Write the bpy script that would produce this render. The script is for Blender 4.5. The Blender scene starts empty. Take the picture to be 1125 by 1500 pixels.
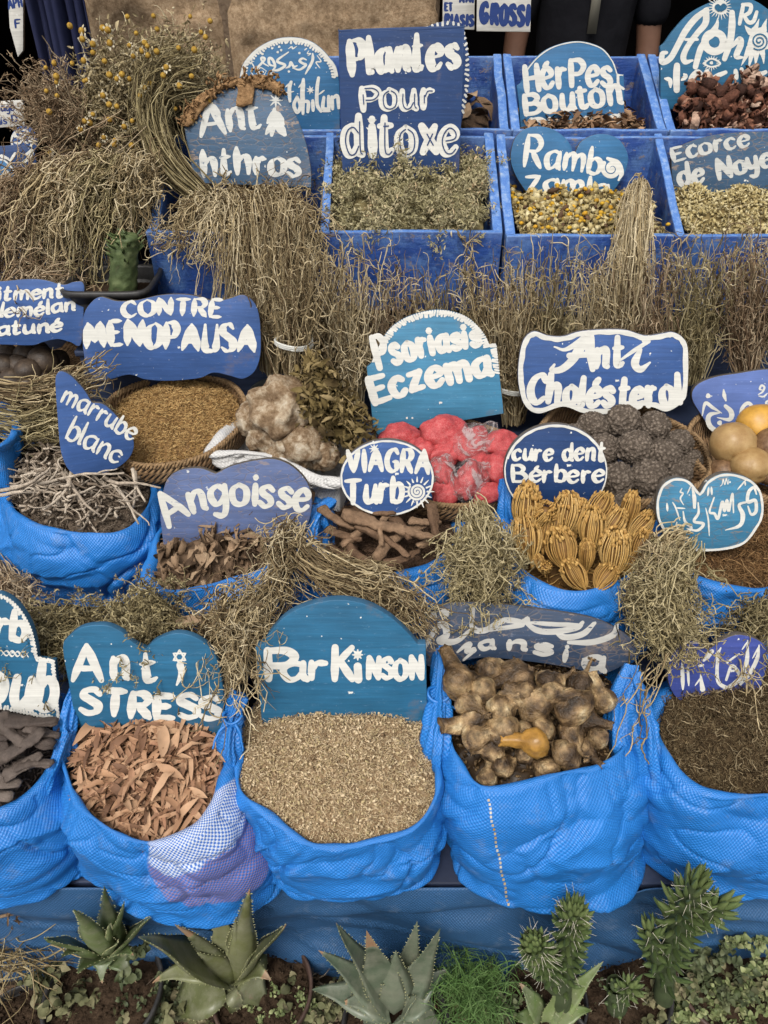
import bpy, bmesh, math, random
import numpy as np
from mathutils import Vector, Matrix, Euler

SC = bpy.context.scene
COL = SC.collection
RS = np.random.RandomState(11)
random.seed(5)
rad = math.radians

# ------------------------------------------------------------------ camera, sky, sun, exposure
CAM_H, PITCH, F = 1.65, rad(38.0), 1091.0          # eye height, downward tilt, focal length in photo pixels (1125 x 1500)
cam_d = bpy.data.cameras.new('camera')
cam_d.sensor_fit = 'VERTICAL'
cam_d.sensor_height = 36.0
cam_d.lens = F / 1500.0 * 36.0
cam_d.clip_start = 0.05
cam_d.clip_end = 500.0
cam = bpy.data.objects.new('camera', cam_d)
COL.objects.link(cam)
cam.location = (0, 0, CAM_H)
cam.rotation_euler = (math.pi / 2 - PITCH, 0, 0)
SC.camera = cam

SUN_EL, SUN_AZ = rad(58), rad(200)
world = bpy.data.worlds.new('World')
SC.world = world
world.use_nodes = True
wn = world.node_tree.nodes
wl = world.node_tree.links
sky = wn.new('ShaderNodeTexSky')
sky.sky_type = 'NISHITA'
sky.sun_disc = False
sky.sun_elevation = SUN_EL
sky.sun_rotation = SUN_AZ
sky.air_density = 1.0
sky.dust_density = 4.0
sky.ozone_density = 1.0
hs = wn.new('ShaderNodeHueSaturation')              # thin high cloud: a whiter sky
hs.inputs['Saturation'].default_value = 0.14
wl.new(sky.outputs['Color'], hs.inputs['Color'])
wl.new(hs.outputs['Color'], wn['Background'].inputs['Color'])
wn['Background'].inputs['Strength'].default_value = 0.145

sun_d = bpy.data.lights.new('sun', 'SUN')
sun_d.energy = 1.5
sun_d.angle = rad(20)
sun_d.color = (1.0, 0.94, 0.855)
sun = bpy.data.objects.new('sun', sun_d)
COL.objects.link(sun)
sdir = Vector((math.sin(SUN_AZ) * math.cos(SUN_EL), math.cos(SUN_AZ) * math.cos(SUN_EL), math.sin(SUN_EL)))
sun.rotation_euler = sdir.to_track_quat('Z', 'Y').to_euler()
sun.location = (0, -1, 6)

SC.view_settings.view_transform = 'Standard'
SC.view_settings.look = 'None'
SC.view_settings.exposure = 0.5
SC.view_settings.gamma = 1.0
SC.cycles.max_bounces = 5
SC.cycles.diffuse_bounces = 3
SC.cycles.glossy_bounces = 2
SC.cycles.transmission_bounces = 3
SC.cycles.transparent_max_bounces = 6

# ------------------------------------------------------------------ helpers: photo pixels to places
CP, SP = math.cos(PITCH), math.sin(PITCH)
def ray(px, py):
    px = np.asarray(px, float); py = np.asarray(py, float)
    u = (px - 562.5) / F; v = (750.0 - py) / F
    return np.stack([u, CP + SP * v, -SP + CP * v], -1)
EYE = np.array([0, 0, CAM_H])
def atY(px, py, Y):
    d = ray(px, py)
    return EYE + d * (np.asarray(Y, float) / d[..., 1])[..., None]
def atZ(px, py, Z):
    d = ray(px, py)
    return EYE + d * ((np.asarray(Z, float) - CAM_H) / d[..., 2])[..., None]
def pxm(px, py, Y):                                   # metres per photo pixel at this depth
    return float(Y / ray(px, py)[1] / F)

# ------------------------------------------------------------------ helpers: meshes and objects
def mk_mesh(name, V, quads=None, tris=None, ngons=None, uv=None, rnd=None, smooth=True, mats=(), mi=None):
    V = np.asarray(V, np.float32)
    loops = []; starts = []; totals = []; off = 0
    if quads is not None and len(quads):
        q = np.asarray(quads, np.int32); loops.append(q.ravel()); n = len(q)
        starts.append(off + 4 * np.arange(n)); totals.append(np.full(n, 4)); off += 4 * n
    if tris is not None and len(tris):
        q = np.asarray(tris, np.int32); loops.append(q.ravel()); n = len(q)
        starts.append(off + 3 * np.arange(n)); totals.append(np.full(n, 3)); off += 3 * n
    for g in (ngons or []):
        loops.append(np.asarray(g, np.int32)); starts.append(np.array([off])); totals.append(np.array([len(g)])); off += len(g)
    loops = np.concatenate(loops).astype(np.int32); starts = np.concatenate(starts).astype(np.int32); totals = np.concatenate(totals).astype(np.int32)
    me = bpy.data.meshes.new(name)
    me.vertices.add(len(V)); me.vertices.foreach_set('co', V.ravel())
    me.loops.add(len(loops)); me.loops.foreach_set('vertex_index', loops)
    me.polygons.add(len(starts)); me.polygons.foreach_set('loop_start', starts); me.polygons.foreach_set('loop_total', totals)
    if mi is not None: me.polygons.foreach_set('material_index', np.asarray(mi, np.int32))
    me.update(calc_edges=True)
    if smooth: me.polygons.foreach_set('use_smooth', np.ones(len(starts), bool))
    if rnd is not None:
        a = me.attributes.new('rnd', 'FLOAT', 'POINT'); a.data.foreach_set('value', np.asarray(rnd, np.float32))
    if uv is not None:
        l = me.uv_layers.new(name='UVMap'); l.data.foreach_set('uv', np.asarray(uv, np.float32)[loops].ravel())
    for m in mats: me.materials.append(m)
    me.validate()
    return me

def tag(o, label=None, cat=None, group=None, kind=None):
    if label: o['label'] = label
    if cat: o['category'] = cat
    if group: o['group'] = group
    if kind: o['kind'] = kind
    return o

def empty(name, loc, label=None, cat=None, group=None):
    o = bpy.data.objects.new(name, None); COL.objects.link(o)
    o.location = [float(c) for c in loc]; o.empty_display_size = 0.02
    return tag(o, label, cat, group)

def add(name, V, mats, parent=None, org=None, **kw):
    """link world-space geometry as one mesh object; a child is stored relative to its parent's place"""
    V = np.asarray(V, float)
    if not isinstance(mats, (list, tuple)): mats = [mats]
    if parent is not None:
        base = np.zeros(3); p = parent
        while p is not None: base = base + np.array(p.location); p = p.parent
    else:
        base = np.array(org, float) if org is not None else np.array([(V[:, 0].min() + V[:, 0].max()) / 2, (V[:, 1].min() + V[:, 1].max()) / 2, V[:, 2].min()])
    me = mk_mesh(name, V - base, mats=mats, **kw)
    o = bpy.data.objects.new(name, me); COL.objects.link(o)
    if parent is not None: o.parent = parent
    else: o.location = [float(c) for c in base]
    return o

class MB:
    """collects vertices, quads, triangles, and per-vertex random values / uv"""
    def __init__(s): s.V = []; s.Q = []; s.T = []; s.R = []; s.n = 0; s.mq = []; s.mt = []
    def put(s, V, Q=None, T=None, r=0.5, m=0):
        V = np.asarray(V, float).reshape(-1, 3)
        if Q is not None and len(Q): s.Q.append(np.asarray(Q) + s.n); s.mq.append(np.full(len(Q), m))
        if T is not None and len(T): s.T.append(np.asarray(T) + s.n); s.mt.append(np.full(len(T), m))
        s.V.append(V); s.R.append(np.broadcast_to(np.asarray(r, float), (len(V),)).copy()); s.n += len(V)
        return s
    def build(s, name, mats, parent=None, org=None, smooth=True):
        Q = np.concatenate(s.Q) if s.Q else None; T = np.concatenate(s.T) if s.T else None
        mi = np.concatenate(s.mq + s.mt)
        return add(name, np.concatenate(s.V), mats, parent, org, quads=Q, tris=T, rnd=np.concatenate(s.R), smooth=smooth, mi=mi)

def unit(a): return a / np.maximum(np.linalg.norm(a, axis=-1, keepdims=True), 1e-9)

def rotm(n, full=True, tilt=1.0, rs=RS):
    """n random rotation matrices; not full: any heading, tipped by up to about tilt radians"""
    if full:
        q = unit(rs.randn(n, 4)); w, x, y, z = q.T
        return np.stack([np.stack([1 - 2 * (y * y + z * z), 2 * (x * y - z * w), 2 * (x * z + y * w)], -1),
                         np.stack([2 * (x * y + z * w), 1 - 2 * (x * x + z * z), 2 * (y * z - x * w)], -1),
                         np.stack([2 * (x * z - y * w), 2 * (y * z + x * w), 1 - 2 * (x * x + y * y)], -1)], -2)
    a = rs.rand(n) * 2 * np.pi
    up = unit(np.stack([rs.randn(n) * tilt * .5, rs.randn(n) * tilt * .5, np.ones(n)], -1))
    x = np.stack([np.cos(a), np.sin(a), np.zeros(n)], -1)
    x = unit(x - up * (x * up).sum(-1, keepdims=True)); y = np.cross(up, x)
    return np.stack([x, y, up], -1)

def scatter(mb, protos, P, Rm, S, rnd, m=0):
    """merge copies of small prototype meshes [(V, Q, T)] at P with rotations Rm and sizes S (n or n x 3)"""
    n = len(P); S = np.asarray(S, float)
    if S.ndim == 1: S = np.repeat(S[:, None], 3, 1)
    which = RS.randint(0, len(protos), n)
    for k, (v, q, t) in enumerate(protos):
        ii = np.where(which == k)[0]
        if not len(ii): continue
        W = np.einsum('nij,nvj->nvi', Rm[ii], v[None] * S[ii][:, None, :]) + P[ii][:, None, :]
        off = (np.arange(len(ii)) * len(v))[:, None, None]
        Q = (np.asarray(q)[None] + off).reshape(-1, 4) if q is not None and len(q) else None
        T = (np.asarray(t)[None] + off).reshape(-1, 3) if t is not None and len(t) else None
        mb.put(W.reshape(-1, 3), Q, T, np.repeat(np.asarray(rnd)[ii], len(v)), m)

def tubes(mb, paths, r0, r1=None, sides=3, rnd=None, m=0, cap=False, flat=1.0, prof=None):
    """paths n x k x 3 swept to thin tubes, radius r0 at the start to r1 at the end (or prof: k radius factors)"""
    paths = np.asarray(paths, float)
    if paths.ndim == 2: paths = paths[None]
    n, k, _ = paths.shape
    r0 = np.broadcast_to(np.asarray(r0, float), (n,)); r1 = r0 if r1 is None else np.broadcast_to(np.asarray(r1, float), (n,))
    s = np.linspace(0, 1, k)
    rr = r0[:, None] * (1 - s) + r1[:, None] * s
    if prof is not None: rr = rr * np.asarray(prof)
    T = unit(np.gradient(paths, axis=1))
    ref = unit(RS.randn(n, 3))[:, None, :]
    A = unit(ref - T * (ref * T).sum(-1, keepdims=True)); B = np.cross(T, A)
    a = np.arange(sides) / sides * 2 * np.pi
    V = paths[:, :, None, :] + rr[:, :, None, None] * (np.cos(a)[None, None, :, None] * A[:, :, None, :] + flat * np.sin(a)[None, None, :, None] * B[:, :, None, :])
    i = np.arange(k - 1)[:, None] * sides; j = np.arange(sides)[None, :]; j2 = (j + 1) % sides
    q = np.stack([i + j, i + j2, i + sides + j2, i + sides + j], -1).reshape(-1, 4)
    Q = (q[None] + (np.arange(n) * k * sides)[:, None, None]).reshape(-1, 4)
    if rnd is None: rnd = RS.rand(n)
    rnd = np.broadcast_to(np.asarray(rnd, float), (n,))
    T3 = None
    if cap:
        c0 = np.array([[0, b + 1, b] for b in range(1, sides - 1)]); e = (k - 1) * sides
        c1 = np.array([[e, e + b, e + b + 1] for b in range(1, sides - 1)])
        t = np.concatenate([c0, c1]); T3 = (t[None] + (np.arange(n) * k * sides)[:, None, None]).reshape(-1, 3)
    mb.put(V.reshape(-1, 3), Q, T3, np.repeat(rnd, k * sides), m)

def grow(p0, d0, L, k, wob=.15, curl=.0, droop=.0, droop_end=0.0):
    """stems that wander from p0 along d0: n x (k+1) x 3"""
    n = len(p0); P = np.zeros((n, k + 1, 3)); P[:, 0] = p0; d = unit(np.array(d0, float)); L = np.broadcast_to(np.asarray(L, float), (n,))
    c = RS.randn(n, 3) * curl
    for i in range(k):
        f = i / k
        d = d + RS.randn(n, 3) * wob + c * f
        d[:, 2] -= droop + droop_end * f * f
        d = unit(d)
        P[:, i + 1] = P[:, i] + d * (L / k)[:, None]
    return P

def hash3(i, j, k, seed):
    h = (i * 374761393 + j * 668265263 + k * 2147483647 + seed * 1274126177) & 0xffffffff
    h = ((h ^ (h >> 13)) * 1274126177) & 0xffffffff
    h = ((h ^ (h >> 16)) * 2246822519) & 0xffffffff
    return ((h ^ (h >> 15)) & 0xffffff) / float(0xffffff) * 2 - 1
def noise(P, scale=1.0, seed=0, octaves=1):
    """smooth value noise, about -1..1"""
    P = np.asarray(P, float) * scale; out = 0; amp = 1.0
    for o in range(octaves):
        f = np.floor(P).astype(np.int64); t = P - f; t = t * t * (3 - 2 * t); r = 0
        for a in (0, 1):
            for b in (0, 1):
                for c in (0, 1):
                    w = (t[..., 0] if a else 1 - t[..., 0]) * (t[..., 1] if b else 1 - t[..., 1]) * (t[..., 2] if c else 1 - t[..., 2])
                    r = r + w * hash3(f[..., 0] + a, f[..., 1] + b, f[..., 2] + c, seed + o * 17)
        out = out + amp * r; amp *= .5; P = P * 2.03 + 7.1
    return out

def catmull(pts, closed=False, per=10):
    """smooth curve through points; a point given twice is a corner"""
    pts = np.asarray(pts, float)
    if closed:
        n = len(pts); dup = [i for i in range(n) if np.allclose(pts[i], pts[(i + 1) % n])]
        if dup:
            s = dup[0] + 1; pts = np.concatenate([pts[s:], pts[:s]])
            return catmull(np.concatenate([pts, pts[:1]]), False, per)[:-1]
        out = []
        for i in range(n):
            p0, p1, p2, p3 = pts[i - 1], pts[i], pts[(i + 1) % n], pts[(i + 2) % n]
            t = (np.arange(per) / per)[:, None]
            out.append(.5 * (2 * p1 + (p2 - p0) * t + (2 * p0 - 5 * p1 + 4 * p2 - p3) * t ** 2 + (3 * p1 - p0 - 3 * p2 + p3) * t ** 3))
        return np.concatenate(out)
    segs = []; cur = [pts[0]]
    for p in pts[1:]:
        if np.allclose(p, cur[-1]):
            if len(cur) > 1: segs.append(np.array(cur))
            cur = [p]
        else: cur.append(p)
    if len(cur) > 1: segs.append(np.array(cur))
    out = []
    for s in segs:
        n = len(s)
        if n == 2:
            t = (np.arange(per) / per)[:, None]; out.append(s[0] * (1 - t) + s[1] * t); continue
        for i in range(n - 1):
            p1, p2 = s[i], s[i + 1]; p0 = s[i - 1] if i else 2 * p1 - p2; p3 = s[i + 2] if i + 2 < n else 2 * p2 - p1
            t = (np.arange(per) / per)[:, None]
            out.append(.5 * (2 * p1 + (p2 - p0) * t + (2 * p0 - 5 * p1 + 4 * p2 - p3) * t ** 2 + (3 * p1 - p0 - 3 * p2 + p3) * t ** 3))
    out.append(segs[-1][-1:])
    return np.concatenate(out)

def grid_faces(nu, nv, closed=False):
    """quads of a grid stored row by row, nv rows of nu points"""
    j = np.arange(nv - 1)[:, None]; i = np.arange(nu if closed else nu - 1)[None, :]; i2 = (i + 1) % nu
    return np.stack([j * nu + i, j * nu + i2, (j + 1) * nu + i2, (j + 1) * nu + i], -1).reshape(-1, 4)

def box_mesh(x0, x1, y0, y1, z0, z1):
    V = np.array([[x, y, z] for z in (z0, z1) for y in (y0, y1) for x in (x0, x1)], float)
    Q = [[0, 2, 3, 1], [4, 5, 7, 6], [0, 1, 5, 4], [2, 6, 7, 3], [0, 4, 6, 2], [1, 3, 7, 5]]
    return V, np.array(Q)

_ico = {}
def ico(sub):
    if sub not in _ico:
        b = bmesh.new(); bmesh.ops.create_icosphere(b, subdivisions=sub, radius=1.0)
        b.verts.ensure_lookup_table()
        _ico[sub] = (np.array([v.co[:] for v in b.verts]), np.array([[v.index for v in f.verts] for f in b.faces])); b.free()
    return _ico[sub]

def copy_tree(o, parent=None):
    c = o.copy(); COL.objects.link(c)
    if parent is not None: c.parent = parent
    for ch in list(o.children): copy_tree(ch, c)
    return c

# ------------------------------------------------------------------ helpers: materials
class NT:
    def __init__(s, name):
        s.m = bpy.data.materials.new(name); s.m.use_nodes = True; s.t = s.m.node_tree; s.b = s.t.nodes['Principled BSDF']
        s.b.inputs['Specular IOR Level'].default_value = .3
    def new(s, typ, ins=None, **kw):
        n = s.t.nodes.new('ShaderNode' + typ)
        for k, v in kw.items(): setattr(n, k, v)
        for k, v in (ins or {}).items(): s.set(n, k, v)
        return n
    def set(s, n, k, v):
        if hasattr(v, 'is_output') or hasattr(v, 'links'): s.t.links.new(v, n.inputs[k])
        else:
            if isinstance(v, (tuple, list)) and len(v) == 3 and n.inputs[k].type == 'RGBA': v = (*v, 1)
            n.inputs[k].default_value = v
    def coord(s, scale=(1, 1, 1), kind='Object', rot=(0, 0, 0)):
        tc = s.new('TexCoord')
        return s.new('Mapping', {'Vector': tc.outputs[kind], 'Scale': scale, 'Rotation': rot}).outputs[0]
    def noise(s, vec, scale, detail=4, rough=.6, dist=0):
        return s.new('TexNoise', {'Vector': vec, 'Scale': scale, 'Detail': detail, 'Roughness': rough, 'Distortion': dist}).outputs['Fac']
    def ramp(s, fac, stops):
        n = s.new('ValToRGB', {'Fac': fac}); e = n.color_ramp.elements
        while len(e) < len(stops): e.new(.5)
        for k, (p, c) in enumerate(stops):
            e[k].position = p; e[k].color = (*c, 1) if isinstance(c, (tuple, list)) else (c, c, c, 1)
        return n.outputs['Color']
    def mix(s, fac, a, b, blend='MIX'):
        n = s.new('Mix', data_type='RGBA', blend_type=blend)
        for k, v in ((0, fac), (6, a), (7, b)):
            if hasattr(v, 'is_output') or hasattr(v, 'links'): s.t.links.new(v, n.inputs[k])
            else: n.inputs[k].default_value = (*v, 1) if isinstance(v, (tuple, list)) else v
        return n.outputs[2]
    def math(s, op, a, b=0.0, clamp=False):
        n = s.new('Math', operation=op, use_clamp=clamp)
        for k, v in ((0, a), (1, b)):
            if hasattr(v, 'is_output') or hasattr(v, 'links'): s.t.links.new(v, n.inputs[k])
            else: n.inputs[k].default_value = v
        return n.outputs[0]
    def bump(s, h, strength=.5, dist=.01, normal=None):
        n = s.new('Bump', {'Height': h, 'Strength': strength, 'Distance': dist})
        if normal is not None: s.t.links.new(normal, n.inputs['Normal'])
        s.t.links.new(n.outputs[0], s.b.inputs['Normal']); return n.outputs[0]
    def out(s, col=None, rough=None, spec=None):
        if col is not None: s.set(s.b, 'Base Color', col)
        if rough is not None: s.set(s.b, 'Roughness', rough)
        if spec is not None: s.b.inputs['Specular IOR Level'].default_value = spec
        return s.m

def m_var(name, cols, rough=.8, spec=.2, nscale=60, namt=.35, bump=0, bscale=200, trans=None):
    """colour picked per piece from a ramp by its random value, broken up by noise"""
    t = NT(name)
    at = t.new('Attribute', attribute_name='rnd').outputs['Fac']
    c = t.ramp(at, [(i / max(1, len(cols) - 1), c) for i, c in enumerate(cols)])
    co = t.coord()
    n = t.noise(co, nscale, 3)
    c = t.mix(1.0, c, t.ramp(n, [(.25, 1 - namt), (.75, 1 + namt * .6)]), 'MULTIPLY')
    if bump: t.bump(t.noise(co, bscale, 3), bump, .004)
    return t.out(c, rough, spec)
# ------------------------------------------------------------------ painted signs
def m_board(name, col, wear=.25, crack=0.0, dirt=(.16, .12, .09), grain=.24):
    t = NT(name); co = t.coord((5, 5, 90)); c2 = t.coord()
    g = t.noise(co, 1.6, 5, .65)
    c = t.mix(1.0, col, t.ramp(g, [(.2, 1 - grain * 1.3), (.8, 1 + grain)]), 'MULTIPLY')
    b = t.noise(c2, 7, 4)
    c = t.mix(1.0, c, t.ramp(b, [(.3, .80), (.7, 1.14)]), 'MULTIPLY')
    pale = tuple(min(.6, x * 1.2 + .12) for x in col)
    sc = t.noise(t.coord((40, 40, 130)), 1.5, 6, .75)
    c = t.mix(t.math('MULTIPLY', t.ramp(sc, [(.60, 0), (.70, 1)]), wear), c, pale)
    sp = t.noise(c2, 95, 2, .5)
    c = t.mix(t.math('MULTIPLY', t.ramp(sp, [(.72, 0), (.76, 1)]), min(1, wear * 2)), c, (.62, .62, .58))
    dn = t.noise(c2, 14, 6, .7)
    c = t.mix(t.math('MULTIPLY', t.ramp(dn, [(.58, 0), (.75, 1)]), min(1, wear * 1.2)), c, dirt)
    h = g
    if crack:
        v = t.new('TexVoronoi', {'Vector': t.coord((46, 46, 100)), 'Scale': 1.0}, feature='DISTANCE_TO_EDGE').outputs['Distance']
        cr = t.ramp(v, [(.0, 1), (.05 + .05 * crack, 0)])
        brk = t.ramp(t.noise(c2, 22, 3), [(.40, 0), (.6, 1)])
        cm = t.math('MULTIPLY', cr, brk)
        c = t.mix(t.math('MULTIPLY', cm, min(1, crack)), c, dirt)
        flk = t.ramp(t.noise(t.coord((18, 18, 50)), 1.4, 5, .7), [(.66 - .08 * crack, 0), (.69 - .08 * crack, 1)])
        c = t.mix(t.math('MULTIPLY', flk, min(1, crack)), c, tuple(x * 1.6 for x in dirt))
        h = t.math('SUBTRACT', g, t.math('MULTIPLY', cm, 1.2))
    t.bump(h, .28, .002)
    return t.out(c, .52, .35)

def m_paint(name, col, under, chip=.25):
    t = NT(name); co = t.coord((5, 5, 110)); c2 = t.coord()
    g = t.noise(co, 1.6, 5, .65)
    c = t.mix(1.0, col, t.ramp(g, [(.2, .74), (.75, 1.08)]), 'MULTIPLY')
    br = t.noise(c2, 60, 4, .7)
    c = t.mix(t.ramp(br, [(.5, 0), (.8, .3)]), c, tuple(x * .6 for x in col))
    ch = t.noise(t.coord((22, 22, 80)), 1.8, 6, .75)
    c = t.mix(t.ramp(ch, [(.70 - .22 * chip, 0), (.74 - .22 * chip, .9)]), c, under)
    t.bump(g, .2, .002)
    return t.out(c, .6, .25)

M = {}
BLUES = {'teal': (.018, .112, .215), 'navy': (.013, .042, .135), 'royal': (.036, .088, .250), 'mid': (.028, .125, .265), 'worn': (.035, .080, .145),
         'sky': (.050, .195, .325), 'peri': (.095, .150, .370), 'dark': (.030, .050, .092), 'slate': (.085, .120, .245), 'ultra': (.045, .068, .270)}
for k, c in BLUES.items():
    M['b_' + k] = m_board('painted_wood_' + k, c, wear={'worn': .5, 'dark': .7, 'slate': .35}.get(k, .5), crack={'worn': .75, 'dark': .6, 'slate': .5, 'sky': .0}.get(k, 0))
    M['w_' + k] = m_paint('brush_white_on_' + k, {'dark': (.42, .41, .38), 'worn': (.50, .50, .47), 'slate': (.56, .55, .50)}.get(k, (.64, .63, .58)), c, {'worn': .42, 'dark': .45, 'slate': .3}.get(k, .06))
M['b_skyc'] = m_board('cracked_sky_blue_wood', BLUES['sky'], .5, .7); M['w_skyc'] = M['w_sky']
M['b_white'] = m_board('painted_wood_white', (.55, .53, .48), .4); M['w_white'] = m_paint('brush_blue_on_white', (.02, .045, .17), (.5, .48, .44), .2)
M['edge'] = m_board('bare_board_edge', (.10, .085, .07), .5)
M['edge_b'] = m_board('blue_board_edge', (.03, .11, .20), .4)
t = NT('burlap'); co = t.coord(); t.bump(t.noise(co, 260, 3), .8, .004)
M['burlap'] = t.out(t.ramp(t.noise(co, 90, 4), [(.3, (.12, .065, .03)), (.7, (.36, .22, .11))]), .95, .05)

# ------------------------------------------------------------------ the place: ground, wall, doorway, stepped stand, boxes
t = NT('dirt'); co = t.coord(); n1 = t.noise(co, 9, 8, .7); n2 = t.noise(co, 70, 6, .75)
c = t.mix(1, t.ramp(n1, [(.25, (.035, .026, .019)), (.55, (.075, .055, .038)), (.8, (.13, .10, .07))]), t.ramp(n2, [(.3, .6), (.7, 1.25)]), 'MULTIPLY')
t.bump(n2, .8, .012); M['dirt'] = t.out(c, .95, .1)
gx = np.linspace(-7, 7, 141); gy = np.linspace(-3, 11, 141)
X, Y = np.meshgrid(gx, gy); Z = .012 * noise(np.stack([X, Y, 0 * X], -1), 6, 2, 3); Z = np.where(Y > .95, Z * .2 - .01, Z)
o = add('ground', np.stack([X, Y, Z], -1).reshape(-1, 3), M['dirt'], org=(0, 0, 0), quads=grid_faces(141, 141)); o['kind'] = 'structure'

t = NT('rough_stone'); co = t.coord(); a = t.noise(co, 5, 6, .65); b = t.noise(co, 48, 9, .85); d = t.noise(co, 160, 4, .7)
c = t.ramp(b, [(.30, (.10, .060, .034)), (.5, (.33, .23, .14)), (.70, (.58, .44, .29))])
c = t.mix(1, c, t.ramp(a, [(.3, .9), (.7, 1.08)]), 'MULTIPLY')
t.bump(t.math('ADD', b, t.math('MULTIPLY', d, .4)), .7, .012); M['stone'] = t.out(c, .95, .08)
t = NT('mortar'); co = t.coord(); b = t.noise(co, 80, 8, .8); t.bump(b, 1, .01); M['mortar'] = t.out(t.ramp(b, [(.3, (.09, .06, .04)), (.7, (.26, .19, .13))]), .95, .08)
t = NT('shop_shade'); co = t.coord(); M['dark'] = t.out(t.ramp(t.noise(co, 3, 4), [(.3, (.006, .005, .005)), (.7, (.016, .013, .012))]), .9, .05)  # near-black walls and floor: the unlit room's darkness is put into the colour

def stone_block(mb, x0, x1, z0, z1, y0, y1, seed):
    nx = max(4, int((x1 - x0) / .014)); nz = max(4, int((z1 - z0) / .014))
    xs = np.linspace(x0, x1, nx); zs = np.linspace(z0, z1, nz); Xg, Zg = np.meshgrid(xs, zs)
    ed = np.minimum(np.minimum(Xg - x0, x1 - Xg), np.minimum(Zg - z0, z1 - Zg))
    P = np.stack([Xg, 0 * Xg, Zg], -1)
    Yg = y0 + .022 * np.exp(-ed / .018) - .010 * noise(P, 16, seed, 4) - .006 * noise(P, 70, seed + 3, 2)
    mb.put(np.stack([Xg, Yg, Zg], -1), grid_faces(nx, nz))
WX0, WX1, WY = float(atY(118, 60, 2.5)[0]), float(atY(646, 30, 2.5)[0]), 2.50
wall = empty('stone_wall', ((WX0 + WX1) / 2, WY + .2, 0), 'rough brown stone wall of big blocks behind the stall', 'wall')
xj = float(atY(330, 40, WY)[0]); mb = MB()
for k, (za, zb) in enumerate(((.0, .5), (.515, .98), (1.0, 1.70), (1.715, 2.2), (2.215, 2.7))):
    js = [WX0, xj, WX1] if k % 2 == 0 else [WX0, (WX0 + xj) / 2 + .1, WX1 - .35, WX1]
    for q in range(len(js) - 1): stone_block(mb, js[q] + .007, js[q + 1] - .007, za, zb, WY, WY + .4, 10 * k + q)
mb.build('stone_face', M['stone'], wall)
V, Q = box_mesh(WX0 + .004, WX1 - .004, WY + .022, WY + .4, 0, 2.72); add('mortar_core', V, M['mortar'], wall, quads=Q, smooth=False)

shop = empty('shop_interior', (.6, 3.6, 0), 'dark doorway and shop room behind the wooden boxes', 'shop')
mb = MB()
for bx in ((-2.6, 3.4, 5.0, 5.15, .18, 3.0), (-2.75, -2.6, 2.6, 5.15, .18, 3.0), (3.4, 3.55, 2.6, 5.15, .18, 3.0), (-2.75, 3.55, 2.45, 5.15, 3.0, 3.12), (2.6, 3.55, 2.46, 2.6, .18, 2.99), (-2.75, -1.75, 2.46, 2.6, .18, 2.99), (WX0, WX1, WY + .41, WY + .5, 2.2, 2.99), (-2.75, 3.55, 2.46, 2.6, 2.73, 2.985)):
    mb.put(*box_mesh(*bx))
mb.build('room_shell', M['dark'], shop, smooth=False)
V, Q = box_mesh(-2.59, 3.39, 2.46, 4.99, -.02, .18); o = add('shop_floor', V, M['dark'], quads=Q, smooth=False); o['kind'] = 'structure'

# painted planks
t = NT('blue_box_paint'); co = t.coord((9, 9, 60)); c2 = t.coord()
g = t.noise(co, 1.6, 6, .7); pt = t.noise(c2, 6, 5, .7); fine = t.noise(c2, 60, 5, .7)
c = t.ramp(pt, [(.25, (.009, .030, .14)), (.5, (.014, .052, .225)), (.8, (.026, .080, .30))])
c = t.mix(1, c, t.ramp(g, [(.25, .82), (.75, 1.16)]), 'MULTIPLY')
c = t.mix(t.ramp(t.noise(c2, 16, 7, .75), [(.47, 0), (.62, .75)]), c, (.075, .155, .34))
c = t.mix(t.ramp(t.noise(t.coord((20, 20, 34)), 1.5, 7, .8), [(.575, 0), (.60, .8)]), c, (.19, .15, .12))
c = t.mix(t.ramp(t.noise(c2, 9, 8, .8), [(.36, .75), (.47, 0)]), c, (.008, .022, .085))
ps = t.new('NewGeometry').outputs['Pointiness']
c = t.mix(t.ramp(ps, [(.53, 0), (.60, .7)]), c, (.16, .26, .45))
t.bump(t.math('ADD', g, fine), .5, .004); M['box'] = t.out(c, .5, .4)
t = NT('blue_box_edge'); co = t.coord((30, 30, 12)); g = t.noise(co, 2, 7, .75)
c = t.ramp(g, [(.3, (.045, .12, .36)), (.5, (.085, .19, .46)), (.62, (.20, .30, .50)), (.74, (.40, .43, .45))]); t.bump(g, .6, .004); M['box_edge'] = t.out(c, .6, .3)

def plank(name, P8, parent, mats, seed=0, sub=3):
    """a slightly irregular board given by its eight corners (x fastest, then y, then z)"""
    b = bmesh.new(); vs = [b.verts.new([float(c) for c in p]) for p in P8]
    for k, q in enumerate(([0, 2, 3, 1], [4, 5, 7, 6], [0, 1, 5, 4], [2, 6, 7, 3], [0, 4, 6, 2], [1, 3, 7, 5])):
        f = b.faces.new([vs[i] for i in q]); f.material_index = 0
    bmesh.ops.bevel(b, geom=list(b.edges), offset=.0035, segments=2, profile=.6, affect='EDGES')
    bmesh.ops.subdivide_edges(b, edges=[e for e in b.edges if e.calc_length() > .05], cuts=6, use_grid_fill=True)
    V = np.array([v.co[:] for v in b.verts]); b.verts.index_update()
    fs = [[v.index for v in f.verts] for f in b.faces]
    mi = [1 if (len(mats) > 1 and f.normal.z > .7) else 0 for f in b.faces]; b.free()
    V = V + .0022 * np.stack([noise(V, 14, seed), noise(V, 14, seed + 1), noise(V, 14, seed + 2)], -1)
    o = add(name, V, mats, parent, ngons=fs, smooth=True, mi=mi)
    return o
def brd(name, a, b, parent, seed=0, mats=None):
    (x0, y0, z0), (x1, y1, z1) = a, b
    return plank(name, [(x, y, z) for z in (z0, z1) for y in (y0, y1) for x in (x0, x1)], parent, mats or [M['box'], M['box_edge']], seed)

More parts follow.
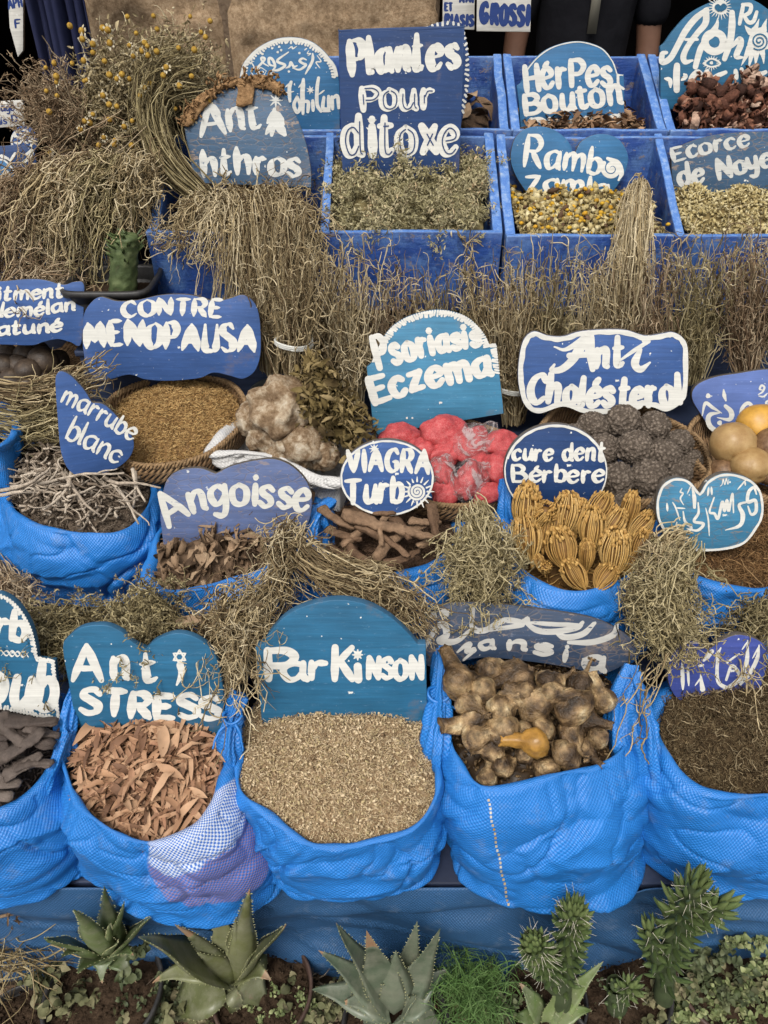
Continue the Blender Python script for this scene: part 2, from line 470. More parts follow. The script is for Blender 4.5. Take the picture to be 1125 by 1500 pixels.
def wooden_box(px0, px1, pyf, Yf, Yb, zfb, hback, label, divs=(), th=.016, group='blue wooden herb boxes in two tiers', side0=True, side1=True):
    """open box: low front board, sloping sides rising to the back board; px0..px1 on its front top edge at py=pyf"""
    A = atY(px0, pyf, Yf); B = atY(px1, pyf, Yf); zt = float(A[2]); x0, x1 = float(A[0]), float(B[0])
    r = empty('wooden_box', ((x0 + x1) / 2, Yf, zfb), label, 'box', group)
    sd = int(abs(px0) + Yf * 100)
    brd('front_board', (x0, Yf, zfb), (x1, Yf + th, zt), r, sd)
    brd('back_board', (x0 + th, Yb - th, zfb), (x1 - th, Yb, zt + hback), r, sd + 5)
    brd('bottom_board', (x0 + th, Yf + th + .001, zfb + .01), (x1 - th, Yb - th - .001, zfb + .022), r, sd + 9)
    zb = zt + hback
    def side(xa, xb, sdd, name):
        P = [(xa, Yf + th + .001, zfb), (xb, Yf + th + .001, zfb), (xa, Yb, zfb), (xb, Yb, zfb), (xa, Yf + th + .001, zt - .004), (xb, Yf + th + .001, zt - .004), (xa, Yb, zb + .006), (xb, Yb, zb + .006)]
        plank(name, P, r, [M['box'], M['box_edge']], sdd)
    side(x0 - .001, x0 + th * 1.3, sd + 20, 'side_board'); side(x1 - th * 1.3, x1 + .001, sd + 30, 'side_board')
    for d in divs: xd = float(atY(d, pyf, Yf)[0]); side(xd - th * .6, xd + th * .6, sd + int(d), 'divider')
    return r, x0, x1, zt, zb
BX = {}
BX['left'] = wooden_box(213, 737, 340, 1.62, 1.915, .965, .13, 'long blue wooden box under the tall plantes pour ditoxe sign', divs=(476,))
BX['right'] = wooden_box(742, 1250, 345, 1.62, 1.915, .955, .135, 'blue wooden box holding the yellow flower mix and the bark sign', divs=(1001,))
BX['bl'] = wooden_box(420, 748, 190, 1.93, 2.22, 1.13, .115, 'rear blue wooden box with few dry leaves, behind the ditoxe sign', divs=())
BX['bm'] = wooden_box(752, 979, 190, 1.93, 2.22, 1.13, .115, 'rear blue wooden box holding brown chips and the herpes sign')
BX['br'] = wooden_box(982, 1240, 190, 1.93, 2.22, 1.13, .115, 'rear blue wooden box heaped with curled reddish brown chips')

# stepped stand, covered at the front by a woven tarp
t = NT('dark_plank'); co = t.coord((3, 3, 30)); g = t.noise(co, 2, 6, .7); t.bump(g, .4, .003)
M['plank'] = t.out(t.ramp(g, [(.3, (.014, .020, .042)), (.6, (.030, .044, .09)), (.8, (.07, .08, .11))]), .6, .3)
st = empty('display_stand', (0, 1.2, 0), 'dark wooden stepped stand carrying the sacks and baskets', 'stand')
for k, (y0, y1, z) in enumerate(((.615, .93, .36), (.94, 1.19, .53), (1.20, 1.66, .735), (1.665, 1.93, .95), (1.94, 2.26, 1.115))):
    brd('step_board', (-1.6, y0, z - .03), (1.6, y1, z), st, 300 + k, [M['plank']])
    brd('riser_board', (-1.6, y0 + .03, .01 if k == 0 else z - .32), (1.6, y0 + .05, z - .032), st, 320 + k, [M['plank']])
for x in (-1.3, -.5, .5, 1.3): brd('stand_leg', (x, 2.1, .01), (x + .05, 2.15, 1.08), st, 340, [M['plank']])

def m_woven(name, a, b, patch=None, s=.0029, rough=.45):
    """woven plastic tape: a basket weave of flat tapes in uv metres"""
    t = NT(name); uv = t.new('UVMap').outputs[0]; sep = t.new('SeparateXYZ', {'Vector': uv}); k = math.pi / s
    wx = t.math('SINE', t.math('MULTIPLY', sep.outputs[0], k)); wy = t.math('SINE', t.math('MULTIPLY', sep.outputs[1], k))
    w = t.math('MULTIPLY', wx, wy)
    wf = t.math('MULTIPLY_ADD', w, .5); wf.node.inputs[2].default_value = .5
    co = t.coord(); big = t.noise(co, 6, 4, .6); mid = t.noise(co, 28, 5, .7)
    vis = t.ramp(t.noise(co, 9, 3, .6), [(.38, .25), (.62, 1)])
    wv = t.math('MULTIPLY_ADD', t.math('MULTIPLY', w, vis), .5); wv.node.inputs[2].default_value = .5
    c = t.mix(t.ramp(wv, [(.2, 0), (.8, 1)]), a, b)
    c = t.mix(1, c, t.ramp(big, [(.3, .88), (.7, 1.1)]), 'MULTIPLY')
    if patch:
        vor = t.new('TexVoronoi', {'Vector': co, 'Scale': 1.0}).outputs['Distance']
        pm = t.new('VectorMath', {0: t.new('NewGeometry').outputs['Position'], 1: patch[0]}, operation='DISTANCE').outputs['Value']
        pm = t.math('ADD', pm, t.math('MULTIPLY', t.math('SUBTRACT', t.noise(co, 9, 1), .5), .10))
        wh = t.ramp(wf, [(.30, 0), (.65, 1)])
        pc = t.mix(wh, (.030, .12, .42), t.mix(t.ramp(t.math('ADD', t.new('SeparateXYZ', {'Vector': co}).outputs[2], t.math('MULTIPLY', t.noise(co, 14, 2), .10)), [(.246, 0), (.252, 1)]), (.20, .15, .27), (.48, .52, .60)))
        c = t.mix(t.ramp(pm, [(patch[1] / 1.0 - .003, 1), (patch[1], 0)]), c, pc)
    du = t.ramp(mid, [(.55, 0), (.80, .40)])
    c = t.mix(du, c, (.20, .25, .32))
    b1 = t.new('Bump', {'Height': mid, 'Strength': .35, 'Distance': .006}).outputs[0]
    t.bump(w, .42, .0011, b1)
    return t.out(c, rough, .5)
M['sack'] = m_woven('woven_blue_sack', (.010, .122, .41), (.019, .185, .54))
M['sack_back'] = m_woven('woven_blue_sack_shade', (.008, .105, .42), (.016, .18, .60))
M['tarp'] = m_woven('woven_blue_tarp', (.016, .062, .15), (.024, .088, .20), s=.0030, rough=.55)
M['white_cloth'] = m_woven('woven_white_sack', (.42, .41, .40), (.58, .57, .55), s=.004, rough=.6)

nx, nz = 260, 60
xs = np.linspace(-1.25, 1.25, nx); zs = np.linspace(.372, .005, nz); X, Z = np.meshgrid(xs, zs)
P = np.stack([X * 1.0, 0 * X, Z * 2.2], -1); f = (zs[0] - Z) / .36
Yt = .603 + .005 * np.sin(X * 17 + 3 * np.sin(Z * 8)) * f - .014 * noise(P, 4.2, 5, 2) * f ** .6 - .030 * (np.abs(noise(np.stack([X * 4.5 + Z * 5, 0 * X, Z * 9 - X * 2], -1), 1, 23)) - .3) * np.minimum(1, f * 4) - .010 * (1 - np.abs(noise(np.stack([X * .5, 0 * X, Z * 2.2 + X * .5], -1), 7, 9, 1))) ** 8 - .022 * np.exp(-((Z - .30 - .02 * np.sin(X * 5)) / .018) ** 2) * (.5 + .5 * noise(np.stack([X, 0 * X, 0 * X], -1), 3, 2))
uvx = np.stack([X, Z], -1)
o = add('tarp', np.stack([X, Yt, Z], -1).reshape(-1, 3), M['tarp'], quads=grid_faces(nx, nz), uv=uvx.reshape(-1, 2))
tag(o, 'wrinkled dusty blue woven tarp hanging along the foot of the stall', 'tarp'); so = o.modifiers.new('thick', 'SOLIDIFY'); so.thickness = .002

# dark cloth hanging at the far left
t = NT('navy_cloth'); co = t.coord(); t.bump(t.noise(co, 300, 2), .2, .002); M['navy_cloth'] = t.out(t.ramp(t.noise(co, 8, 4), [(.3, (.010, .012, .035)), (.7, (.022, .026, .062))]), .85, .15)
A = atY(34, 0, 2.25); B = atY(122, 0, 2.25); nx, nz = 60, 80
xs = np.linspace(0, 1, nx); zs = np.linspace(1.95, .75, nz); Xn, Z = np.meshgrid(xs, zs)
X = A[0] + (B[0] - A[0] + .0) * Xn + (1.45 - Z) * -.02; Yc = 2.25 + .018 * np.sin(Xn * 19 + Z * 1.3) + .01 * np.sin(Xn * 41) + .02 * noise(np.stack([Xn * 3, 0 * Xn, Z * 2], -1), 2, 8)
o = add('hanging_cloth', np.stack([X, Yc, Z], -1).reshape(-1, 3), M['navy_cloth'], quads=grid_faces(nx, nz)); tag(o, 'dark navy cloth hanging beside the stone wall', 'cloth'); so = o.modifiers.new('thick', 'SOLIDIFY'); so.thickness = .004
# ------------------------------------------------------------------ painted signs: brush letters and boards
GL = {}
def G(ch, w, *st): GL[ch] = (w, [[tuple(map(float, p.split(','))) for p in s.split()] for s in st])
G('A', .78, '0,0 .4,1', '.4,1 .78,0', '.14,.34 .64,.34')
G('B', .62, '.02,0 .02,1', '.02,1 .36,.99 .52,.78 .36,.54 .08,.53', '.08,.53 .46,.5 .62,.27 .42,.02 .02,0')
G('C', .66, '.64,.80 .44,1 .14,.86 .0,.5 .12,.14 .40,0 .66,.18')
G('D', .64, '.03,0 .03,1', '.03,1 .36,.98 .60,.72 .62,.4 .42,.06 .03,0')
G('E', .56, '.55,.98 .02,1', '.02,1 .02,.0', '.02,.52 .44,.54', '.02,0 .58,.03')
G('F', .56, '.55,.98 .02,1', '.02,1 .02,.0', '.02,.52 .44,.54')
G('G', .68, '.64,.82 .44,1 .14,.86 .0,.5 .12,.14 .40,0 .62,.12', '.64,.1 .64,.44', '.66,.44 .40,.44')
G('H', .62, '.04,0 .04,1', '.6,0 .6,1', '.04,.5 .6,.52')
G('I', .12, '.06,0 .06,1')
G('K', .62, '.04,0 .04,1', '.6,1 .08,.46', '.2,.58 .62,0')
G('M', .86, '0,0 .12,1', '.12,1 .43,.22', '.43,.22 .74,1', '.74,1 .86,0')
G('N', .64, '.03,0 .03,1', '.03,1 .61,0', '.61,0 .61,1')
G('O', .70, '.35,1 .08,.82 .0,.5 .08,.18 .35,0 .62,.18 .70,.5 .62,.82 .35,1')
G('P', .60, '.06,0 .04,1', '.04,1 .42,.99 .60,.75 .42,.48 .06,.46')
G('R', .66, '.05,0 .05,1', '.05,1 .42,.99 .58,.76 .42,.52 .06,.5', '.28,.5 .66,0')
G('S', .56, '.54,.84 .36,1 .10,.92 .05,.70 .28,.54 .53,.36 .50,.10 .25,0 .0,.13')
G('T', .68, '0,.98 .68,1', '.34,1 .34,0')
G('U', .64, '.03,1 .03,.3 .12,.05 .32,0 .52,.05 .61,.3 .61,1')
G('V', .70, '0,1 .34,0', '.34,0 .70,1')
G('X', .66, '.03,1 .63,0', '.63,1 .03,0')
G('Z', .62, '.04,1 .58,1', '.58,1 .04,0', '.04,0 .62,.02')
G('a', .52, '.48,.56 .28,.62 .06,.48 .02,.25 .14,.02 .32,.06 .46,.28', '.49,.62 .47,.16 .56,.0')
G('b', .50, '.05,1 .05,.02', '.05,.4 .22,.6 .42,.54 .49,.3 .40,.05 .22,.0 .05,.1')
G('c', .44, '.43,.52 .26,.62 .06,.48 .01,.28 .10,.05 .28,.0 .44,.12')
G('d', .52, '.47,.44 .28,.6 .08,.52 .01,.28 .12,.03 .30,.03 .46,.24', '.49,1 .47,.14 .55,.0')
G('e', .48, '.04,.30 .40,.36 .44,.52 .26,.63 .07,.48 .01,.26 .12,.03 .30,.0 .47,.14')
G('f', .36, '.36,.9 .22,1 .13,.8 .13,0', '0,.58 .32,.6')
G('g', .52, '.47,.46 .28,.62 .06,.50 .02,.28 .14,.06 .32,.1 .46,.3', '.49,.6 .47,-.1 .32,-.34 .06,-.26')
G('h', .50, '.05,1 .05,0', '.06,.36 .22,.6 .38,.6 .46,.42 .46,0')
G('i', .14, '.07,.62 .07,.0', '.07,.86 .075,.9')
G('l', .14, '.07,1 .06,.12 .13,.0')
G('m', .78, '.04,.6 .05,0', '.06,.36 .20,.6 .33,.58 .38,.4 .38,0', '.39,.36 .53,.6 .67,.58 .73,.4 .73,0')
G('n', .50, '.05,.6 .05,0', '.06,.36 .22,.6 .37,.6 .44,.42 .44,.08 .50,.0')
G('o', .50, '.25,.62 .06,.50 .01,.3 .07,.08 .25,0 .43,.08 .49,.3 .44,.5 .25,.62')
G('p', .50, '.05,.6 .04,-.38', '.05,.44 .22,.62 .42,.54 .49,.3 .40,.05 .22,.0 .05,.12')
G('q', .50, '.45,.6 .45,-.38', '.45,.44 .28,.62 .08,.54 .01,.3 .10,.05 .28,.0 .45,.12')
G('r', .38, '.05,.6 .05,0', '.06,.34 .18,.56 .38,.56')
G('s', .42, '.40,.52 .24,.62 .06,.53 .10,.38 .32,.26 .38,.10 .20,-.01 .0,.1')
G('t', .38, '.15,.95 .13,.14 .24,.0 .38,.08', '.0,.62 .36,.64')
G('u', .52, '.05,.6 .04,.2 .14,.02 .30,.04 .44,.26', '.46,.6 .45,.14 .53,.0')
G('v', .46, '.02,.6 .22,.0', '.22,0 .45,.6')
G('x', .48, '.03,.6 .45,0', '.45,.6 .03,0')
G('y', .50, '.04,.6 .08,.25 .22,.1 .42,.24', '.46,.6 .44,-.1 .30,-.36 .08,-.3')
G('z', .46, '.04,.58 .42,.6', '.42,.6 .04,.02', '.04,.02 .46,.04')
G('é', .48, *[' '.join('%g,%g' % p for p in s) for s in GL['e'][1]], '.20,.74 .36,.94')
G("'", .12, '.06,1 .04,.8'); G(' ', .30)

class Sign:
    """a painted board standing in the plane through a photo point at depth Y; everything drawn on it is traced onto that plane"""
    def __init__(s, outline, Y, tilt=15, yaw=0, base=None, thick=.012, mat='teal', label='', per=8, edge='edge', name='painted_sign', group=None):
        o = np.array(outline, float)
        b = np.array(base if base is not None else [o[:, 0].mean(), o[:, 1].max()], float)
        s.P0 = atY(b[0], b[1], Y)
        cy, sy = math.cos(rad(yaw)), math.sin(rad(yaw)); ct, st = math.cos(rad(tilt)), math.sin(rad(tilt))
        s.X = np.array([cy, sy, 0]); back = np.array([-sy, cy, 0]); s.U = ct * np.array([0, 0, 1]) + st * back
        s.N = np.cross(s.X, s.U); s.mat = mat; s.lift = .0003
        s.px = pxm(b[0], b[1], Y)
        s.root = empty(name, s.P0, label, 'sign', group)
        c = catmull(o, True, per); s.outline = c
        fr = s.pl(c); n = len(c)
        bk = fr - s.N * thick
        V = np.concatenate([fr, bk])
        i = np.arange(n); j = (i + 1) % n
        Q = np.stack([i, i + n, j + n, j], -1)
        area = np.sum(c[:, 0] * np.roll(c[:, 1], -1) - c[:, 1] * np.roll(c[:, 0], -1))
        f = list(range(n)); bkf = [k + n for k in range(n)][::-1]
        if area > 0: f, bkf, Q = f[::-1], bkf[::-1], Q[:, ::-1]
        s.board = add('board', V, [M['b_' + mat], M[edge]], s.root, quads=Q, ngons=[f, bkf], smooth=False, mi=np.r_[np.ones(n), 0, 1])
        bv = s.board.modifiers.new('bevel', 'BEVEL'); bv.width = .0012; bv.segments = 2; bv.limit_method = 'ANGLE'; bv.angle_limit = rad(50)
        s.mb = MB(); s.mb2 = MB()
    def pl(s, p, lift=0.0):
        p = np.asarray(p, float); d = ray(p[:, 0], p[:, 1])
        t = ((s.P0 - EYE) @ s.N) / (d @ s.N)
        q = EYE + d * t[:, None]
        return q + s.N[None] * np.asarray(lift)[..., None] if np.ndim(lift) else q + s.N * lift
    def ribbon(s, c, w, mb=None, caps=True):
        """c: n x 2 photo points, w: half widths in photo pixels"""
        mb = s.mb if mb is None else mb
        if len(c) < 2: return
        w = np.broadcast_to(np.asarray(w, float), (len(c),))
        T = np.gradient(c, axis=0); T /= np.maximum(np.linalg.norm(T, axis=1, keepdims=True), 1e-6)
        Nn = np.stack([-T[:, 1], T[:, 0]], -1)
        A = c + Nn * w[:, None]; B = c - Nn * w[:, None]; n = len(c)
        if caps:
            a = np.linspace(-1.571, 1.571, 7)
            e0 = c[0] - T[0] * np.cos(a)[:, None] * w[0] + Nn[0] * np.sin(a)[:, None] * w[0]
            e1 = c[-1] + T[-1] * np.cos(a)[:, None] * w[-1] + Nn[-1] * np.sin(a)[:, None] * w[-1]
        lift = s.lift + np.arange(n) * 0.35e-6
        V = np.concatenate([s.pl(A, lift), s.pl(B, lift)])
        i = np.arange(n - 1); Q = np.stack([i, i + 1, i + 1 + n, i + n], -1)
        mb.put(V, Q)
        if caps:
            for e, m in ((e0, c[:1]), (e1, c[-1:])):
                VV = s.pl(np.concatenate([m, e]), s.lift + (n + 2) * 0.35e-6)
                mb.put(VV, T=[[0, k, k + 1] for k in range(1, 7)])
        s.lift += (n + 8) * 0.35e-6
        if s.lift > .004: s.lift = .0003
    def text(s, txt, base, h, W=5, xh=.62, slant=0.0, con=.35, nib=25, tip=.75, gap=.17, jit=.02, inline=0, fat=1.0, mb=None):
        """txt along the base line through photo points; h cap height (start, end), W half stroke width in pixels"""
        base = np.array(base, float); bl = catmull(base, False, 30) if len(base) > 2 else np.stack([np.linspace(base[0, k], base[1, k], 60) for k in (0, 1)], -1)
        dl = np.r_[0, np.cumsum(np.linalg.norm(np.diff(bl, axis=0), axis=1))]; Ltot = dl[-1]
        h0, h1 = (h, h) if np.ndim(h) == 0 else h
        adv = [GL[c][0] for c in txt]; nch = len(txt); W = W * .88
        for _ in range(8):                                  # room for the brush: sides, gaps and the hollow of the letters
            gpx = W * (1.0 + 2.0 * gap) + .3; sx = (Ltot - 1.5 * W - gpx * (nch - 1)) / sum(adv)
            if sx * .5 > 1.5 * W: break
            W *= .93
        gap = gpx / sx; x = .75 * W / sx
        for c, a in zip(txt, adv):
            jx, jy, jr, js = RS.randn(4) * jit
            for st in GL[c][1]:
                q = catmull(st, False, 9 if len(st) > 2 else 7)
                gx, gy = q[:, 0], q[:, 1].copy()
                if c.islower() or c == 'é':
                    lo = gy <= .62; gy = np.where((gy > 0) & lo, gy * xh / .62, np.where(gy > .62, xh + (gy - .62) * (1 - xh) / .38, gy))
                else: gy = gy
                gy = gy * (1 + js) + jy; gx = gx + (gy - .3) * jr
                sl = np.clip((x + gx) * sx, -30, Ltot + 30)
                bx = np.interp(sl, dl, bl[:, 0]) + (sl - np.clip(sl, 0, Ltot)); by = np.interp(sl, dl, bl[:, 1])
                e = 4.0; tx = np.interp(sl + e, dl, bl[:, 0]) - np.interp(sl - e, dl, bl[:, 0]); ty = np.interp(sl + e, dl, bl[:, 1]) - np.interp(sl - e, dl, bl[:, 1])
                tn = np.maximum(np.hypot(tx, ty), 1e-6); tx, ty = tx / tn, ty / tn
                hh = h0 + (h1 - h0) * np.clip(sl / Ltot, 0, 1); ins = W * .75 / hh; gy = ins + gy * (1 - 2 * ins)
                P = np.stack([bx + ty * gy * hh + slant * gy * hh * tx + jx * hh, by - tx * gy * hh + slant * gy * hh * ty], -1)
                T = np.gradient(P, axis=0); th = np.arctan2(-T[:, 1], T[:, 0])
                w = W * fat * ((1 - con) + con * np.abs(np.sin(th - rad(nib))) * 1.15)
                n = len(P); u = np.linspace(0, 1, n); ed = np.minimum(np.minimum(u, 1 - u) / .22, 1)
                w = w * (tip + (1 - tip) * ed) * (1 + .05 * np.sin(u * 9 + RS.rand() * 6))
                s.ribbon(P, w, mb)
                if inline and len(st) > 1 and c not in "i'": s.inl.append((P + np.array([w.mean() * .25, w.mean() * .1]), max(.8, inline)))
            x += a + gap
        return s
    inl = ()
    def line(s, pts, w, closed=False, tip=1.0, mb=None, per=10):
        c = catmull(pts, closed, per)
        if closed: c = np.concatenate([c, c[:1]])
        u = np.linspace(0, 1, len(c)); ed = np.minimum(np.minimum(u, 1 - u) / .25, 1)
        ww = np.interp(u, np.linspace(0, 1, len(w)), w) if np.ndim(w) else np.full(len(c), float(w))
        s.ribbon(c, ww * (tip + (1 - tip) * ed), mb, caps=not closed); return s
    def pen(s, W, *strokes, tip=.5, con=.5, nib=50):
        """free brush strokes given as strings of photo points, width by direction"""
        for st in strokes:
            c = catmull([tuple(map(float, p.split(','))) for p in st.split()], False, 10)
            T = np.gradient(c, axis=0); th = np.arctan2(-T[:, 1], T[:, 0])
            u = np.linspace(0, 1, len(c)); ed = np.minimum(np.minimum(u, 1 - u) / .25, 1)
            s.ribbon(c, W * ((1 - con) + con * np.abs(np.sin(th - rad(nib))) * 1.2) * (tip + (1 - tip) * ed))
        return s
    def zoom(s, ox, oy, k): s.zt = (ox, oy, k); return s
    def br(s, W, *strokes, tip=.45, mb=None):
        """brush strokes traced in an enlarged view; W: half width, or one per point"""
        ox, oy, k = s.zt
        for st in strokes:
            P = np.array([tuple(map(float, p.split(','))) for p in st.split()]); P = P / k + [ox, oy]
            s.line(P, np.array(W) / k if np.ndim(W) else W / k, tip=tip if np.ndim(W) == 0 else 1.0, mb=mb)
        return s
    def zdot(s, r, *pts):
        ox, oy, k = s.zt
        for p in pts: s.dot(ox + p[0] / k, oy + p[1] / k, r / k)
        return s
    def dot(s, x, y, r, n=9):
        a = np.arange(n) / n * 6.283; rr = r * (1 + .12 * np.sin(a * 3 + x))
        V = s.pl(np.concatenate([[[x, y]], np.stack([x + rr * np.cos(a), y + rr * np.sin(a)], -1)]), s.lift); s.lift += 6e-6
        s.mb.put(V, T=[[0, 1 + k, 1 + (k + 1) % n] for k in range(n)]); return s
    def border(s, w, inset=0.0, part=None):
        c = s.outline; ce = c.mean(0)
        T = np.roll(c, -1, 0) - np.roll(c, 1, 0); T /= np.maximum(np.linalg.norm(T, axis=1, keepdims=True), 1e-6)
        Nn = np.stack([-T[:, 1], T[:, 0]], -1)
        area = np.sum(c[:, 0] * np.roll(c[:, 1], -1) - c[:, 1] * np.roll(c[:, 0], -1))
        if area < 0: Nn = -Nn
        A = c + Nn * (inset + .6); B = c + Nn * (inset + w) * (1 + .08 * np.sin(np.arange(len(c)) * .9)[:, None])
        if part is not None: k = part(c); 
        else: k = np.ones(len(c), bool)
        n = len(c); V = np.concatenate([s.pl(A, s.lift), s.pl(B, s.lift)]); s.lift += 1e-5
        i = np.arange(n); j = (i + 1) % n; ok = k[i] & k[j]
        Q = np.stack([i, j, j + n, i + n], -1)[ok]
        s.mb2.put(V, Q); return s
    def ticks(s, r, step, w, part, depth):
        """short white dabs along the edge"""
        c = s.outline; d = np.r_[0, np.cumsum(np.linalg.norm(np.diff(c, axis=0), axis=1))]; ce = c.mean(0)
        for q in np.arange(0, d[-1], step):
            p = np.array([np.interp(q, d, c[:, 0]), np.interp(q, d, c[:, 1])])
            if not part(p[None])[0]: continue
            v = unit(ce - p)
            s.ribbon(np.stack([p + v * r, p + v * (r + depth) + RS.randn(2) * .8]), w, s.mb2)
        return s
    def spiral(s, x, y, r, turns, w):
        a = np.linspace(0, turns * 6.283, int(turns * 22)); q = np.linspace(.08, 1, len(a)) * r
        s.ribbon(np.stack([x + q * np.cos(a), y + q * np.sin(a)], -1), w); return s
    def rays(s, x, y, r0, r1, n, w, ph=0):
        for k in range(n):
            a = k / n * 6.283 + ph; rr = r1 * RS.uniform(.85, 1.1)
            s.ribbon(np.array([[x + r0 * np.cos(a), y + r0 * np.sin(a)], [x + (r0 + rr) / 2 * np.cos(a), y + (r0 + rr) / 2 * np.sin(a)], [x + rr * np.cos(a), y + rr * np.sin(a)]]), [w, w * .8, w * .3])
        return s
    def done(s):
        if s.mb.n: s.mb.build('lettering', M['w_' + s.mat], s.root, smooth=False)
        if s.mb2.n: s.mb2.build('painted_border', M['w_' + s.mat], s.root, smooth=False)
        for k, (P, w) in enumerate(s.inl):
            if k == 0: s.mb3 = MB()
            s.lift = .0016 + k * 1e-5; s.ribbon(P[2:-2], np.full(len(P[2:-2]), w), s.mb3)
        if len(s.inl): s.mb3.build('dark_outline', M['b_' + s.mat], s.root, smooth=False)
        return s
def ell(cx, cy, rx, ry, n=20): return [(cx + rx * math.cos(a), cy + ry * math.sin(a)) for a in np.arange(n) / n * 6.283]
def cc(*p):
    """points of an outline; a third value of 1 makes a corner"""
    o = []
    for q in p: o += [q[:2]] * (2 if len(q) > 2 else 1)
    return o

# --- back rows of boxes
s = Sign(cc((496, 60), (499, 48), (510, 43), (668, 38), (678, 42), (680, 54), (672, 262, 1), (502, 262, 1)), 1.80, 10, mat='navy', edge='edge_b', label='tall dark blue sign reading Plantes pour ditoxe, standing in the green herb box'); s.inl = []
s.text('Plantes', [(507, 115), (580, 108), (676, 103)], 62, 7.4, .64, .04, .6, 20, .55)
s.text('Pour', [(524, 166), (638, 161)], 40, 6.2, .85, .02, .4, inline=.8)
s.text('ditoxe', [(502, 234), (590, 230), (674, 227)], (68, 60), 7.8, .74, .02, .3, inline=.9); s.done()

s = Sign(cc((272, 200), (271, 178), (285, 155), (312, 130), (345, 118), (385, 119), (412, 134), (432, 166), (447, 205), (455, 245), (456, 275, 1), (286, 268, 1)), 1.74, 22, mat='worn', label='weathered cracked blue sign with burlap scraps along its arched top')
s.text('Ant', [(290, 203), (340, 196), (386, 190)], 54, 5.5, .66, 0, .6, 20, .5)
s.pen(6, '402,160 398,198', '402,162 392,180', '402,164 414,182', '401,176 390,196', '402,176 417,197').rays(404, 147, 1, 10, 8, 1.6)
s.pen(5, '309,150 298,170', '309,152 322,172', tip=.3)
s.text('hthros', [(293, 262), (370, 258), (443, 262)], 46, 6, .66, 0, .55, 20, .5); s.done()
# burlap glued over its top edge
mbb = MB()
bp = catmull([(268, 182), (285, 158), (305, 138), (330, 123), (360, 117), (392, 119), (414, 131)], False, 12)
U8 = np.linspace(-1, 1, 7); n = len(bp)
Tn = np.gradient(bp, axis=0); Tn = Tn / np.linalg.norm(Tn, axis=1, keepdims=True); Nn = np.stack([-Tn[:, 1], Tn[:, 0]], -1)
wd = 7.5 + 2.5 * np.sin(np.arange(n) * .13) + 1.2 * np.sin(np.arange(n) * .37) + RS.randn(n) * .5
G0 = bp[:, None] + Nn[:, None] * (U8[None, :, None] * wd[:, None, None] + 3)
V = s.pl(G0.reshape(-1, 2)).reshape(n, 7, 3) + s.N * (.004 + .006 * np.cos(U8 * 1.4)[None, :, None])
V = V + .0022 * noise(V, 90, 3, 2)[..., None] * s.N
mbb.put(V, grid_faces(7, n))
bp2 = np.array([[(348 + 24 * a + 1.5 * math.sin(b * 5), 124 + 32 * b + 2 * math.sin(a * 5)) for a in np.linspace(0, 1, 8)] for b in np.linspace(0, 1, 8)])
V = s.pl(bp2.reshape(-1, 2)) + s.N * .006; V = V + .002 * noise(V, 160, 4)[:, None] * s.N
mbb.put(V, grid_faces(8, 8))
fz = bp[RS.randint(0, n, 160)] + RS.randn(160, 2) * [3, 7]; tubes(mbb, grow(s.pl(fz) + s.N * .008, RS.randn(160, 3), RS.uniform(.006, .02, 160), 6, .3, .4), .0006, .0004, 3)
o = mbb.build('burlap_scrap', M['burlap'], s.root); so = o.modifiers.new('thick', 'SOLIDIFY'); so.thickness = .003

s = Sign(cc((351, 112), (366, 80), (395, 60), (426, 54), (457, 61), (482, 83), (496, 112), (498, 200, 1), (350, 200, 1)), 1.95, 8, mat='mid', edge='edge_b', label='pale blue arched sign with a scalloped white rim and script, behind the weathered sign')
s.zoom(345, 50, 7.03).br(15, '795,200 790,280 720,410').br(6, '755,170 740,200 775,200 745,222', '735,145 710,165').br(13, '730,265 690,250 660,275 690,300 725,318 660,365 590,350', '635,325 600,335 570,290 555,330 520,350')
s.br(14, '545,185 430,275 510,320 440,370 380,370', '385,370 408,330 380,260 345,250 350,310 400,330').br(12, '340,330 290,300 265,255 280,240 300,262 240,330 215,360 240,430 290,475').br(6, '320,380 260,345 240,380 280,430 315,385', '345,390 400,390', '350,410 395,410', '360,430 390,430').br(7, '190,280 165,290 190,340 160,380 185,425', '840,220 880,280 830,290 870,350', '545,150 580,130 590,150 630,125')
s.zdot(13, (658, 195), (550, 385), (278, 205), (378, 145), (435, 185), (450, 130), (470, 165), (280, 390))
s.br(19, '573,492 555,560 560,690', '635,645 602,730 635,805 668,740 635,645', '795,685 800,785', '855,450 840,560 840,720 880,795', '910,650 900,760 950,772', '958,640 962,780', '992,645 1000,770', '1000,660 1050,640 1062,760', tip=.8).br(24, '700,465 690,600 695,820', tip=.6).br(19, '715,690 750,705 745,800', tip=.8).br(9, '490,610 600,590', '515,545 560,505', '650,550 700,490', '860,620 915,578', '880,795 980,795')
s.border(6, 0, lambda c: c[:, 1] < 116).ticks(6, 5, 1.6, lambda c: c[:, 1] < 114, 2.5)
s.line([(420, 193), (497, 191)], 1.6); s.rays(455, 132, 0, 6, 7, 1.2); s.done()

s = Sign(cc((596, 70), (630, 37), (670, 33), (683, 58), (687, 100), (684, 140), (672, 200, 1), (600, 200, 1)), 1.98, 6, mat='navy', label='dark arched sign with a striped white rim, mostly behind the tall dark blue sign')
s.ticks(1, 8, 1.7, lambda c: (c[:, 1] < 170), 3.5).done()

